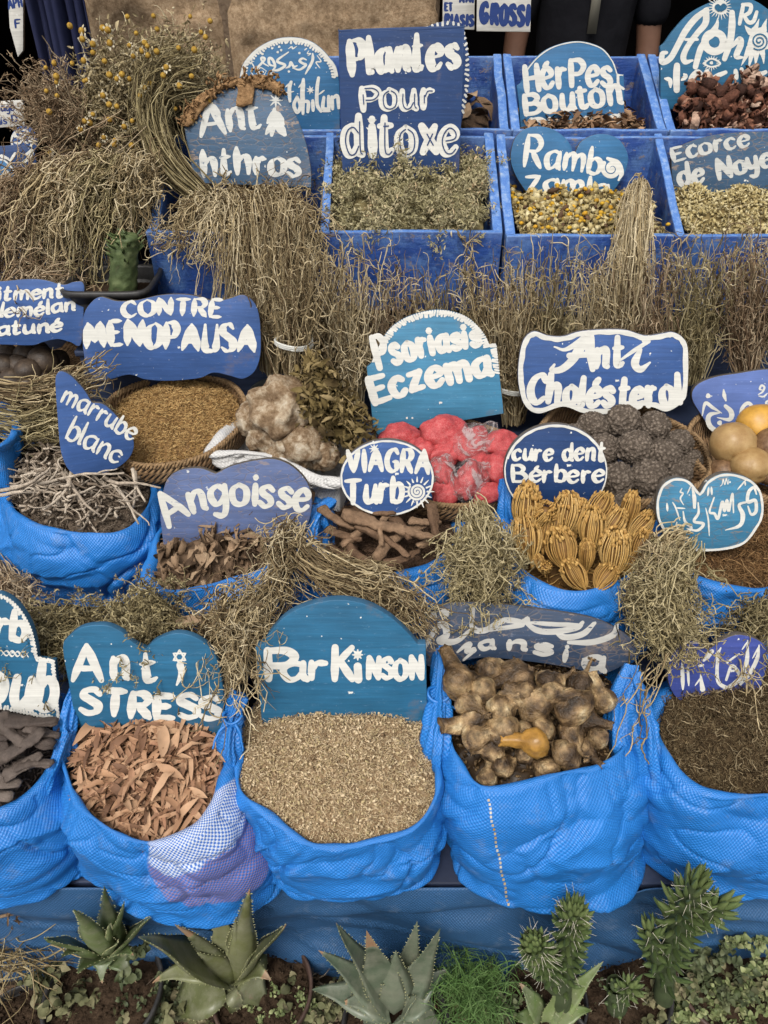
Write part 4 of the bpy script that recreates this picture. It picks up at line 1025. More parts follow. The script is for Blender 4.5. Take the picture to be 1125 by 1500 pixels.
    def heap(s, name, label, cat, mats, fill, m0=0):
        """contents object: base surface + scattered pieces put in by fill(mb)"""
        mb = MB(); mb.put(s.mV, s.mQ, r=RS.rand(len(s.mV)) * .25, m=m0)
        fill(mb)
        o = mb.build(name, mats); return tag(o, label, cat, None, 'stuff')

SK = {}
# front row
M['sack_patch'] = m_woven('woven_blue_sack_white_patch', (.010, .122, .41), (.019, .185, .54), patch=(tuple(atY(318, 1258, .57)), .112))
SK['far_left'] = Sack('blue sack of dark dried pods, cut by the left edge of the picture', [(-150, 1120), (-100, 1190), (-10, 1185), (48, 1150), (84, 1100), (88, 1062), (70, 1030), (-20, 1010), (-110, 1040)], .60, (float(atZ(-20, 1150, .5)[0]) - .02, .74, .205, .16), .36, .035, seed=3)
SK['stress'] = Sack('blue sack with a white and purple printed patch, holding brown dry leaves', [(86, 1080), (96, 1130), (116, 1180), (158, 1214), (212, 1232), (262, 1224), (300, 1200), (326, 1150), (338, 1095), (325, 1055), (280, 1030), (200, 1018), (130, 1030), (98, 1052)], .605, (-.325, .71, .165, .15), .355, .022, seed=5, mat='sack_patch')
SK['parkinson'] = Sack('blue sack of chopped pale herbs under the plain arched sign', [(350, 1085), (346, 1130), (356, 1165), (400, 1196), (450, 1228), (500, 1234), (560, 1224), (610, 1208), (640, 1165), (640, 1110), (634, 1050), (590, 1015), (500, 1002), (410, 1015), (366, 1045)], .600, (-.055, .72, .150, .145), .385, .014, seed=8)
SK['bulbs'] = Sack('bulging blue sack of dried brown bulbs under the worn board', [(646, 1000), (652, 1060), (672, 1110), (706, 1150), (760, 1152), (830, 1134), (880, 1122), (918, 1090), (926, 1030), (912, 975), (860, 950), (780, 938), (700, 945), (660, 965)], .635, (.29, .735, .175, .165), .355, .030, seed=13, p=.95)
SK['moss'] = Sack('blue sack of dark brown moss with a violet heart sign', [(960, 1060), (972, 1100), (1000, 1140), (1040, 1165), (1100, 1168), (1180, 1160), (1250, 1120), (1270, 1050), (1220, 1000), (1120, 985), (1020, 992), (972, 1020)], .625, (.64, .755, .20, .17), .36, .035, seed=21)
SK['bulbs'].ear([(640, 1150, .52), (640, 1090, .62), (643, 1020, .655), (646, 950, .69)], [.030, .024, .017, .012], 2)
SK['bulbs'].ear([(930, 1150, .55), (915, 1080, .63), (908, 1030, .66), (925, 975, .70)], [.030, .030, .022, .012], 4)
SK['bulbs'].tie(643, 1018, .66, .019)
SK['stress'].ear([(345, 1150, .54), (338, 1090, .62), (340, 1050, .65), (352, 1015, .68)], [.024, .020, .013, .016], 6)
SK['stress'].ear([(100, 1115, .58), (100, 1060, .63), (105, 1020, .66), (112, 1000, .68)], [.020, .018, .012, .008], 7)
SK['stress'].tie(341, 1052, .655, .015)
SK['far_left'].ear([(66, 1160, .57), (80, 1120, .61), (100, 1070, .64)], [.010, .012, .009], 9)
SK['moss'].ear([(950, 1150, .56), (946, 1090, .63), (938, 1030, .67), (928, 985, .70)], [.026, .022, .016, .010], 11)
# second row
SK['twigs'] = Sack('round blue sack of grey twigs at the left end of the second row', [(2, 705), (18, 745), (60, 772), (110, 780), (170, 774), (212, 745), (226, 705), (205, 668), (160, 650), (95, 643), (35, 655), (6, 680)], .765, (-.63, 1.235, .155, .145), .545, .030, seed=31)
SK['angoisse'] = Sack('blue sack of folded bark under the angoisse sign', [(214, 836), (232, 862), (270, 868), (330, 852), (400, 828), (462, 792), (478, 756), (450, 725), (370, 715), (280, 735), (235, 775), (222, 810)], .745, (-.275, 1.06, .155, .13), .56, .02, seed=37)
SK['roots'] = Sack('blue sack of thick brown root sticks under the round sign', [(455, 790), (478, 822), (520, 838), (570, 842), (630, 824), (664, 796), (676, 760), (650, 725), (590, 712), (510, 716), (466, 750)], .75, (.0, 1.06, .15, .13), .56, .02, seed=41)
SK['umbels'] = Sack('round blue sack of dried tan flower heads under the oval sign', [(742, 742), (744, 790), (764, 830), (805, 858), (855, 864), (905, 850), (945, 815), (962, 765), (950, 722), (915, 700), (850, 690), (780, 698)], .765, (.37, 1.05, .145, .135), .545, .018, seed=43)
SK['rootlets'] = Sack('blue sack of rust brown rootlets under the round heart sign', [(992, 800), (1006, 840), (1040, 858), (1090, 860), (1150, 850), (1196, 810), (1204, 750), (1160, 715), (1080, 700), (1020, 712), (996, 755)], .755, (.73, 1.07, .15, .13), .545, .02, seed=47)
SK['edge'] = Sack('blue sack edge seen behind the twig sack at the left edge', [(-70, 620), (-50, 655), (-8, 662), (18, 640), (22, 610), (0, 590), (-40, 585), (-66, 598)], .86, (-1.02, 1.40, .10, .09), .64, .02, seed=51, nu=150)
for nm, e in (('roots', [(458, 830, .68), (456, 790, .75), (464, 755, .79), (486, 735, .80)]), ('umbels', [(752, 790, .73), (744, 740, .79), (742, 700, .83)]), ('angoisse', [(470, 800, .70), (470, 765, .77), (462, 740, .80)])):
    SK[nm].ear(e, [.022, .022, .016, .012], len(nm))

# a line of ochre tape woven down the front of the bulb sack
from mathutils.bvhtree import BVHTree
def on_body(sack, px, py, bvh={}):
    if sack not in bvh:
        me = sack.body.data; o = np.array(sack.root.location); bvh[sack] = BVHTree.FromPolygons([tuple(np.array(v.co) + o) for v in me.vertices], [tuple(p.vertices) for p in me.polygons])
    d = Vector(ray(px, py)).normalized(); h = bvh[sack].ray_cast(Vector(EYE), d); return (np.array(h[0]), np.array(h[1])) if h[0] is not None else (None, None)
mb = MB()
for k in range(26):
    y = 1172 + k * 6.1; x = 716 + 29 * (k / 25) ** 1.1 + .8 * math.sin(k)
    q = [on_body(SK['bulbs'], x + a, y + b) for a, b in ((-1.6, -1.9), (1.6, -1.9), (1.6, 1.9), (-1.6, 1.9))]
    if any(p is None for p, _ in q): continue
    mb.put([p + (n if n @ (EYE - p) > 0 else -n) * .0009 for p, n in q], [[0, 1, 2, 3]], r=RS.rand())
if mb.n: mb.build('woven_stripe', m_var('ochre_tape', [(.30, .19, .07), (.42, .34, .22), (.50, .48, .44)], .5, .3, 60, .2), SK['bulbs'].root, smooth=False)
# ------------------------------------------------------------------ loose goods in the sacks, boxes and baskets
M['leaf_brown'] = m_var('dry_leaf_brown', [(.10, .052, .030), (.24, .125, .070), (.34, .19, .105), (.42, .26, .155), (.30, .15, .085)], .7, .25, 40, .25)
M['chaff'] = m_var('chopped_herb', [(.17, .110, .060), (.35, .25, .145), (.49, .37, .225), (.63, .50, .325), (.40, .31, .165)], .85, .15, 200, .25)
M['moss'] = m_var('brown_moss', [(.055, .037, .020), (.10, .068, .036), (.155, .11, .058), (.22, .165, .09), (.34, .27, .165)], .9, .1, 120, .3)
M['twig'] = m_var('grey_twig', [(0.057, 0.041, 0.03), (0.149, 0.113, 0.081), (0.265, 0.213, 0.161), (0.38, 0.316, 0.247), (0.46, 0.391, 0.31)], .85, .15, 120, .35, .4, 300)
M['bark'] = m_var('folded_bark', [(.055, .034, .02), (.15, .095, .056), (.25, .165, .10), (.34, .24, .15)], .8, .2, 60, .35, .4, 220)
M['root'] = m_var('brown_root', [(0.062, 0.037, 0.024), (0.138, 0.083, 0.05), (0.225, 0.144, 0.088), (0.338, 0.225, 0.138)], .85, .15, 70, .45, .7, 260)
M['pod'] = m_var('dark_pod', [(0.027, 0.019, 0.017), (0.053, 0.039, 0.032), (0.09, 0.069, 0.057), (0.135, 0.108, 0.09)], .7, .25, 60, .4, .5, 220)
M['rust'] = m_var('rust_rootlet', [(.060, .034, .018), (.16, .088, .038), (.26, .145, .062), (.36, .23, .11)], .9, .1, 120, .3)
M['grain'] = m_var('golden_grain', [(.12, .064, .022), (.29, .165, .058), (.42, .26, .098), (.52, .35, .15)], .7, .25, 150, .2)
M['greenherb'] = m_var('grey_green_herb', [(.11, .085, .038), (.23, .20, .10), (.35, .31, .175), (.46, .40, .25), (.46, .33, .19)], .9, .1, 90, .35)
M['redchip'] = m_var('red_brown_chip', [(.035, .015, .010), (.085, .034, .021), (.15, .060, .036), (.24, .105, .062), (.50, .36, .27)], .8, .2, 90, .6, .8, 160)
M['chip'] = m_var('brown_chip', [(.07, .038, .02), (.16, .092, .05), (.26, .155, .088), (.34, .22, .13)], .8, .2, 60, .3)
M['flower_mix'] = m_var('pale_flower_mix', [(0.132, 0.094, 0.038), (0.312, 0.24, 0.102), (0.456, 0.372, 0.18), (0.552, 0.48, 0.288)], .85, .15, 90, .3)
M['yellow'] = m_var('yellow_flower', [(.38, .20, .018), (.52, .32, .03), (.46, .24, .02)], .75, .2, 120, .3)

def leaf_proto(L=1, w=.25, curl=.25, twist=.3, fold=.25, seed=0):
    rs = np.random.RandomState(seed); n = 6; u = np.linspace(0, 1, n); hw = w * .5 * np.sin(np.pi * np.clip(u * .96 + .03, 0, 1)) ** .75
    hw[-1] = .012; hw[0] = .02; V = []
    for i in range(n):
        z = curl * np.sin(np.pi * u[i]) + rs.randn() * .02; tw = twist * (u[i] - .5)
        for j in (-1, 0, 1):
            yy = j * hw[i]; zz = abs(j) * fold * hw[i]
            V.append([(u[i] - .5) * L, yy * np.cos(tw) - zz * np.sin(tw), z + zz * np.cos(tw) + yy * np.sin(tw)])
    return np.array(V), grid_faces(3, n), None
def stick_proto(L=1, r=.08, bend=.15, seed=0, sides=4, k=4, taper=.6):
    rs = np.random.RandomState(seed); u = np.linspace(0, 1, k)
    P = np.stack([u - .5, bend * np.sin(np.pi * u) + rs.randn(k) * bend * .25, rs.randn(k) * bend * .35], -1) * L
    a = np.arange(sides) / sides * 6.283; rr = r * (1 - (1 - taper) * u) * (1 + rs.randn(k) * .12)
    V = P[:, None] + rr[:, None, None] * np.stack([0 * a, np.cos(a), np.sin(a)], -1)[None]
    i = np.arange(k - 1)[:, None] * sides; j = np.arange(sides)[None]; j2 = (j + 1) % sides
    Q = np.stack([i + j, i + j2, i + sides + j2, i + sides + j], -1).reshape(-1, 4)
    T = [[0, 2, 1], [0, 3, 2], [(k - 1) * sides, (k - 1) * sides + 1, (k - 1) * sides + 2], [(k - 1) * sides, (k - 1) * sides + 2, (k - 1) * sides + 3]] if sides == 4 else []
    return V.reshape(-1, 3), Q, np.array(T) if len(T) else None
def chip_proto(seed):
    rs = np.random.RandomState(seed); v, t = ico(1); v = v * np.array([.5, .32, .13]) * (1 + .3 * rs.randn(len(v), 1)); return v, None, t
def curl_proto(seed, arc=4.2, w=.5, th=.12, k=9):
    """a strip of bark or mushroom curled on itself"""
    rs = np.random.RandomState(seed); a = np.linspace(0, arc, k); r = .42 + .1 * np.sin(a + seed) + rs.randn(k) * .03; V = []
    for i in range(k):
        ww = w * (.75 + .35 * np.sin(3.1 * i / (k - 1))) * (1 + rs.randn() * .1)
        for rr, y in ((r[i], -ww), (r[i] + .06, -ww * .2), (r[i], ww), (r[i] - th, ww * .8), (r[i] - th, -ww * .8)):
            V.append([rr * np.cos(a[i]), y + rs.randn() * .03, rr * np.sin(a[i])])
    return np.array(V), grid_faces(5, k, True), None
LEAVES = [leaf_proto(1, w, c, tw, f, k) for k, (w, c, tw, f) in enumerate(((.24, .12, .4, .3), (.30, -.14, .8, .5), (.20, .22, -.6, .2), (.28, .05, 1.2, .7), (.22, -.2, .2, .9), (.34, .1, -1, .4)))]
STICKS = [stick_proto(1, .055, b, k) for k, b in enumerate((.04, .12, .22, .3, .08))]
FIBRES = [stick_proto(1, .03, b, k, sides=3, k=6) for k, b in enumerate((.15, .3, .45, .6, .25))]
CHIPS = [chip_proto(k) for k in range(6)]
CURLS = [curl_proto(k, arc, w, th) for k, (arc, w, th) in enumerate(((3.4, .5, .1), (4.8, .35, .12), (2.4, .6, .1), (5.4, .3, .14), (2.0, .4, .12)))]

def ontop(P, amt): return P + np.stack([0 * P[:, 0], 0 * P[:, 0], RS.rand(len(P)) * amt], -1)

# brown dry leaves
S = SK['stress'].mound(.018, .022, .18, seed=1, peak=(0, .02))
def f(mb):
    P = ontop(S.sample(1500), .014); n = len(P); L = RS.uniform(.022, .052, n); sc = np.stack([L, L * RS.uniform(.55, 1.0, n), L], -1)
    scatter(mb, LEAVES, P, rotm(n, False, .75), sc, RS.rand(n))
    P = ontop(S.sample(14, .9), .02); scatter(mb, LEAVES, P, rotm(14, False, .5), RS.uniform(.05, .066, 14), RS.uniform(.6, .85, 14))
    P = ontop(S.sample(60), .016); scatter(mb, STICKS, P, rotm(60, False, .5), np.stack([RS.uniform(.02, .05, 60), np.full(60, .02), np.full(60, .02)], -1), RS.rand(60) * .4)
S.heap('dry_leaves', 'heap of pinkish brown dry leaves below the anti stress sign', 'leaves', [M['leaf_brown']], f)
# chopped pale herbs
S2 = SK['parkinson'].mound(.006, .028, .20, seed=2, rough=.004, inset=.004)
def f(mb):
    n = 8500; P = ontop(S2.sample(n), .008); L = RS.uniform(.003, .012, n)
    scatter(mb, STICKS, P, rotm(n, False, .8), np.stack([L, RS.uniform(.007, .019, n), RS.uniform(.006, .013, n)], -1), np.clip(.55 + RS.randn(n) * .34, 0, 1))
    n = 4200; P = ontop(S2.sample(n), .009); scatter(mb, CHIPS, P, rotm(n), RS.uniform(.0025, .0085, n), np.clip(.6 + RS.randn(n) * .35, 0, 1))
    n = 420; P = ontop(S2.sample(n), .008); scatter(mb, FIBRES, P, rotm(n, False, .35), np.stack([RS.uniform(.01, .028, n), np.full(n, .012), np.full(n, .014)], -1), RS.uniform(.6, 1, n))
S2.heap('chopped_herbs', 'heap of finely chopped straw coloured herbs below the Parkinson sign', 'herbs', [M['chaff']], f)
# brown moss
S3 = SK['moss'].mound(.012, .02, .22, seed=3)
def f(mb):
    n = 5200; P = ontop(S3.sample(n), .010); L = RS.uniform(.008, .022, n)
    scatter(mb, FIBRES, P, rotm(n, False, 1.1), np.stack([L * 1.25, L * 1.5, RS.uniform(.016, .036, n)], -1), np.clip(RS.rand(n) ** 1.2 * .95, 0, 1))
    n = 1500; P = ontop(S3.sample(n), .010); scatter(mb, CHIPS, P, rotm(n), RS.uniform(.003, .007, n), RS.rand(n) * .6)
    n = 60; P = ontop(S3.sample(n), .016); tubes(mb, grow(P, rotm(n, False, .4)[:, 0], RS.uniform(.02, .05, n), 8, .25, .5), .0009, .0005, rnd=RS.uniform(.85, 1, n))
S3.heap('brown_moss', 'heap of dark brown mossy rootlets below the violet heart sign', 'herbs', [M['moss']], f)
# grey twigs
S4 = SK['twigs'].mound(.014, .05, .06, seed=4)
def f(mb):
    n = 2600; P = ontop(S4.sample(n), .012); scatter(mb, CHIPS, P, rotm(n), RS.uniform(.004, .011, n), RS.rand(n) * .30)
    n = 900; P = ontop(S4.sample(n), .016); scatter(mb, FIBRES, P, rotm(n, False, .8), np.stack([RS.uniform(.012, .03, n), np.full(n, .02), np.full(n, .03)], -1), RS.rand(n) * .5)
    n = 420; P = ontop(S4.sample(n, .92), .026); d = rotm(n, False, .6)[:, 0]
    L = RS.uniform(.02, .065, n); tubes(mb, grow(P - d * L[:, None] / 2 + np.array([0, 0, .006]), d, L, 9, .16, .3, .02), RS.uniform(.0014, .0040, n), RS.uniform(.001, .0022, n), 5, RS.uniform(.2, .95, n), cap=True)
    for (x0, y0, z0), (x1, y1, z1) in (((20, 712, .80), (190, 684, .845)), ((0, 722, .79), (120, 700, .82)), ((150, 700, .81), (200, 735, .83)), ((90, 690, .82), (140, 760, .79)), ((110, 690, .82), (96, 760, .78)), ((196, 690, .835), (204, 742, .80))):
        p = atZ(x0, y0, z0); q = atZ(x1, y1, z1); d = q - p; L = np.linalg.norm(d); g = grow(np.repeat(p[None], 4, 0) + RS.randn(4, 3) * .004, np.repeat(d[None] / L, 4, 0), L, 9, .09, .05); tubes(mb, g[:2], .0042, .002, 6, RS.uniform(.6, 1, 2), cap=True)
        b = g[0][[3, 5, 7]]; tubes(mb, grow(b, unit(d[None] / L + RS.randn(3, 3) * .7 + [0, 0, .5]), .05, 7, .2, .3), .0022, .001, 5, RS.uniform(.6, 1, 3))
S4.heap('twigs', 'tangle of knotty grey twigs filling the leftmost sack of the second row', 'twigs', [M['twig']], f)
# folded bark
S5 = SK['angoisse'].mound(.010, .045, .12, seed=6)
def f(mb):
    n = 420; P = ontop(S5.sample(n), .02); L = RS.uniform(.016, .045, n)
    scatter(mb, LEAVES, P, rotm(n, False, .8), np.stack([L, L * RS.uniform(.8, 1.6, n), L * 1.4], -1), RS.rand(n))
    n = 130; P = ontop(S5.sample(n), .022); L = RS.uniform(.012, .026, n); R3 = rotm(n, False, .6)
    scatter(mb, CURLS, P, R3[:, :, [0, 2, 1]], np.stack([L * .6, L * 2.0, L * .6], -1), RS.rand(n))
    n = 5; P = ontop(S5.sample(n, .6), .012); R3 = rotm(n, False, .4); scatter(mb, CURLS, P, R3[:, :, [0, 2, 1]], np.stack([np.full(n, .026), RS.uniform(.05, .07, n), np.full(n, .024)], -1), RS.uniform(.6, .95, n))
    n = 300; P = ontop(S5.sample(n), .01); scatter(mb, FIBRES, P, rotm(n, False, .8), RS.uniform(.015, .03, n), RS.rand(n) * .5)
S5.heap('folded_bark', 'heap of folded tan bark strips in front of the angoisse sign', 'bark', [M['bark']], f)
# rust rootlets
S6 = SK['rootlets'].mound(.02, .03, .1, seed=7)
def f(mb):
    n = 4200; P = ontop(S6.sample(n), .014); L = RS.uniform(.010, .028, n)
    scatter(mb, FIBRES, P, rotm(n, False, 1.0), np.stack([L, L, RS.uniform(.018, .03, n)], -1), np.clip(RS.rand(n), 0, 1))
    n = 120; P = ontop(S6.sample(n), .02); tubes(mb, grow(P, rotm(n, False, .4)[:, 0], RS.uniform(.03, .07, n), 8, .2, .4), .0011, .0006, rnd=RS.uniform(.5, 1, n))
S6.heap('rootlets', 'heap of rust brown fibrous rootlets below the round heart sign', 'roots', [M['rust']], f)

# --- individual roots in the round sign's sack
S7 = SK['roots'].mound(.03, .025, .06, seed=9)
mb = MB(); mb.put(S7.mV, S7.mQ, r=.05); n = 900; P = ontop(S7.sample(n), .012); scatter(mb, FIBRES, P, rotm(n, False, .8), RS.uniform(.015, .035, n), RS.rand(n) * .6)
tag(mb.build('root_crumbs', M['root']), 'brown root crumbs under the thick sticks by the round sign', 'roots', None, 'stuff')
def root_stick(p, q, r, bend, name='root_stick', mat='root', label='thick brown root stick lying in the sack below the round sign', group='root sticks in the sack by the round sign', rnd=.5, flat=.8, seed=0):
    p = np.array(p); q = np.array(q); k = 16; u = np.linspace(0, 1, k)[:, None]; L = np.linalg.norm(q - p)
    rs = np.random.RandomState(seed); side = unit(np.cross(q - p, [0, 0, 1.])) * bend * L
    C = p * (1 - u) + q * u + side * np.sin(np.pi * u) + np.array([0, 0, .25 * abs(bend) * L]) * np.sin(np.pi * u) + rs.randn(k, 3) * L * .008
    m = 12; a = np.linspace(0, 2 * np.pi, m, endpoint=False); T = unit(np.gradient(C, axis=0)); A = unit(np.cross(T, [0, 0, 1.])); B = np.cross(T, A)
    rr = r * (1 - .35 * u[:, 0]) * (1 + .12 * np.sin(u[:, 0] * 11 + seed)); rr[0] *= .75; rr[-1] *= .6
    tw = u * 1.6
    ring = 1 + (.34 if mat == 'pod' else .20) * np.sin(3 * a[None] + tw * 2 + seed) + .13 * np.sin(5 * a[None] - tw + seed)
    V = C[:, None] + (rr[:, None] * ring)[..., None] * (np.cos(a)[None, :, None] * A[:, None] + flat * np.sin(a)[None, :, None] * B[:, None])
    V = np.concatenate([V.reshape(-1, 3), C[:1], C[-1:]]); n0 = k * m
    T3 = [[(i + 1) % m, i, n0] for i in range(m)] + [[n0 - m + i, n0 - m + (i + 1) % m, n0 + 1] for i in range(m)]
    o = add(name, V, M[mat], quads=grid_faces(m, k, True), tris=T3, rnd=np.clip(rnd + .1 * noise(V, 60, seed), 0, 1)); return tag(o, label, 'root' if mat == 'root' else 'pod', group)
k = 0
for (x0, y0, z0, x1, y1, z1, r, b) in ((500, 752, .81, 638, 788, .81, .012, .03), (470, 742, .81, 520, 775, .79, .009, .1), (548, 748, .80, 600, 790, .81, .010, -.1), (632, 738, .83, 640, 790, .80, .011, .02), (500, 800, .775, 545, 758, .80, .009, .05), (505, 790, .77, 548, 830, .765, .011, .08), (548, 820, .775, 628, 770, .80, .010, -.12), (560, 828, .77, 615, 806, .78, .009, .1), (480, 775, .78, 530, 790, .785, .009, .1), (590, 745, .81, 560, 800, .80, .007, .2), (520, 770, .80, 600, 815, .79, .008, -.05), (610, 800, .78, 645, 780, .79, .007, .1), (480, 800, .765, 520, 815, .765, .008, .1), (520, 742, .815, 580, 752, .82, .009, .1), (600, 762, .81, 646, 765, .81, .008, .1)):
    root_stick(atZ(x0, y0, z0), atZ(x1, y1, z1), r, b, rnd=.25 + .6 * RS.rand(), seed=k); k += 1
# --- dark pods in the far left sack
S8 = SK['far_left'].mound(.03, .03, .1, seed=10)
mb = MB(); mb.put(S8.mV, S8.mQ, r=.05); n = 700; P = ontop(S8.sample(n), .015); scatter(mb, STICKS, P, rotm(n, False, .6), RS.uniform(.02, .05, n), RS.rand(n) * .7)
tag(mb.build('pod_crumbs', M['pod']), 'dark broken bits under the long dark pods at the left edge', 'pods', None, 'stuff')
for (x0, y0, z0, x1, y1, z1, r, b) in ((-20, 1052, .66, 84, 1056, .66, .013, .06), (-30, 1080, .65, 78, 1092, .645, .015, -.08), (0, 1045, .665, 40, 1090, .65, .011, .1), (-10, 1110, .635, 66, 1068, .66, .013, .1), (5, 1135, .62, 62, 1104, .635, .012, .06), (-40, 1120, .625, 30, 1150, .61, .014, .1), (40, 1062, .66, 88, 1078, .64, .010, .1), (20, 1125, .63, 76, 1120, .63, .011, -.1), (-40, 1150, .61, 20, 1165, .605, .012, .1), (-60, 1060, .65, 10, 1100, .645, .013, -.1)):
    root_stick(atZ(x0, y0, z0), atZ(x1, y1, z1), r, b, 'dried_pod', 'pod', 'twisted dark brown dried pod in the sack at the left edge', 'dark pods in the left sack', .2 + .7 * RS.rand(), .38, k); k += 1

# --- brown bulbs under the worn board
M['bulb'] = m_var('dried_bulb', [(.045, .026, .012), (.12, .073, .034), (.24, .155, .074), (.35, .245, .125), (.54, .43, .26)], .45, .4, 4, .8, 1.0, 13)
M['bulb_y'] = m_var('amber_bulb', [(.30, .15, .03), (.42, .23, .05)], .35, .5, 4, .5, .2, 12)
S9 = SK['bulbs'].mound(.05, .035, .12, seed=12)
mb = MB(); mb.put(S9.mV, S9.mQ, r=.0); n = 900; P = ontop(S9.sample(n), .01); scatter(mb, CHIPS, P, rotm(n), RS.uniform(.006, .016, n), RS.rand(n) * .6)
tag(mb.build('bulb_crumbs', M['bulb']), 'dark crumbs and husks lying under the brown bulbs', 'crumbs', None, 'stuff')
def bulb_mesh(seed, neck=1.0):
    """fat round body narrowing to a thick stalk with a cut crown; the stalk points along +x"""
    rs = np.random.RandomState(seed); m = 26
    prof = [(-1.0, .02), (-.98, .30), (-.9, .55), (-.72, .80), (-.45, .97), (-.15, 1.0), (.15, .9), (.42, .72), (.65, .54), (.9, .42 * neck + .1), (1.25, .36 * neck + .06), (1.6, .36 * neck + .03), (1.72, .42 * neck), (1.75, .30), (1.70, .02)]
    a = np.linspace(0, 2 * np.pi, m, endpoint=False); V = []
    for x, r in prof:
        b = .10 * np.sin(x * 1.4 + seed)
        rr = r * (1 + .10 * np.sin(2 * a + seed) + .05 * np.sin(5 * a + seed * 2) + .03 * np.sin(9 * a + x * 2))
        V.append(np.stack([np.full(m, x * .5) + rs.randn(m) * .008, rr * .5 * np.cos(a) + b, rr * .47 * np.sin(a) + b * .5], -1))
    V = np.concatenate(V); V = V + (.030 * noise(V, 5, seed, 3) + .016 * noise(V, 14, seed + 2, 2) - .075 * (1 - np.abs(noise(V * [.45, 1, 1], 4.5, seed + 8, 1))) ** 5 - .06 * np.abs(noise(V, 2.2, seed + 3)))[:, None] * unit(V)
    r = np.clip(.42 + .62 * noise(V, 2.6, seed + 5, 3) + (seed % 3 - 1) * .16 - .1 + .12 * np.sin(V[:, 0] * 26 + 3 * noise(V, 3, seed)) + .35 * (V[:, 0] > .82) * RS.rand(), 0, 1)
    return mk_mesh('bulb', V, quads=grid_faces(m, len(prof), True)[:, ::-1], rnd=r, mats=[M['bulb']])
BM = [bulb_mesh(s, nk) for s, nk in ((1, 1), (2, 1.2), (3, .7), (4, .3), (5, 1.1), (6, .2))]
BSHORT = {0: 3, 1: 5, 4: 3, 2: 2}
def put(name, me, P, size, rot, label, cat, group=None):
    o = bpy.data.objects.new(name, me); COL.objects.link(o); o.location = [float(c) for c in P]
    o.scale = (size,) * 3 if np.ndim(size) == 0 else tuple(size); o.rotation_euler = rot
    return tag(o, label, cat, group)
BL = [(672, 990, .70, 66, 1.9, .3, 0), (700, 1010, .69, 52, 2.2, .2, 1), (722, 978, .70, 50, .5, .1, 3), (752, 985, .71, 58, -2.6, .2, 2), (808, 988, .715, 50, .3, .2, 3), (852, 996, .71, 56, 1, .5, 5), (690, 1052, .665, 56, -2.8, .1, 0), (735, 1032, .685, 56, .4, .3, 4), (780, 1030, .69, 60, 2.6, .3, 1), (838, 1028, .695, 70, 2.5, .1, 0), (860, 1050, .67, 52, -.5, .2, 2), (700, 1078, .66, 50, .2, .3, 4), (728, 1068, .66, 62, 2.0, .15, 1), (800, 1062, .67, 46, 1.2, .3, 3), (838, 1076, .655, 50, -1.2, .2, 5), (720, 1098, .645, 48, -2.9, .2, 3), (832, 1102, .64, 52, .9, .2, 1), (740, 1118, .63, 48, .4, .2, 5), (862, 1098, .635, 44, -1.0, .2, 2), (800, 1120, .628, 44, 2.4, .2, 3), (715, 1132, .622, 40, 1.2, .2, 4), (690, 1030, .68, 50, -1.0, .4, 3), (775, 1075, .66, 44, -.4, .2, 5), (875, 1075, .65, 46, 1.6, .3, 0), (770, 1100, .645, 40, .4, .2, 1), (765, 1008, .70, 48, 1.2, .4, 2), (880, 1020, .69, 44, 1.9, .6, 4), (815, 1010, .705, 46, -.6, .2, 1)]
for i, (x, y, z, s, az, el, v) in enumerate(BL):
    P = atZ(x, y, z); d = .96 * s * pxm(x, y, P[1])
    v = BSHORT.get(v, v) if y < 1000 and i > 1 else v
    put('dried_bulb', BM[v], P - [0, 0, .012 if y < 1000 else .004], d * RS.uniform(.9, 1.08), (RS.rand() * 6, -el, az), 'earthy brown dried bulb in the heap under the worn dark board', 'bulb', 'brown dried bulbs in the sack')
me = BM[0].copy(); me.materials.clear(); me.materials.append(M['bulb_y']); P = atZ(778, 1090, .662)
put('dried_bulb', me, P, 54 * pxm(778, 1090, P[1]), (1, -.05, 3.0), 'shiny amber yellow bulb lying among the brown bulbs', 'bulb', 'brown dried bulbs in the sack')

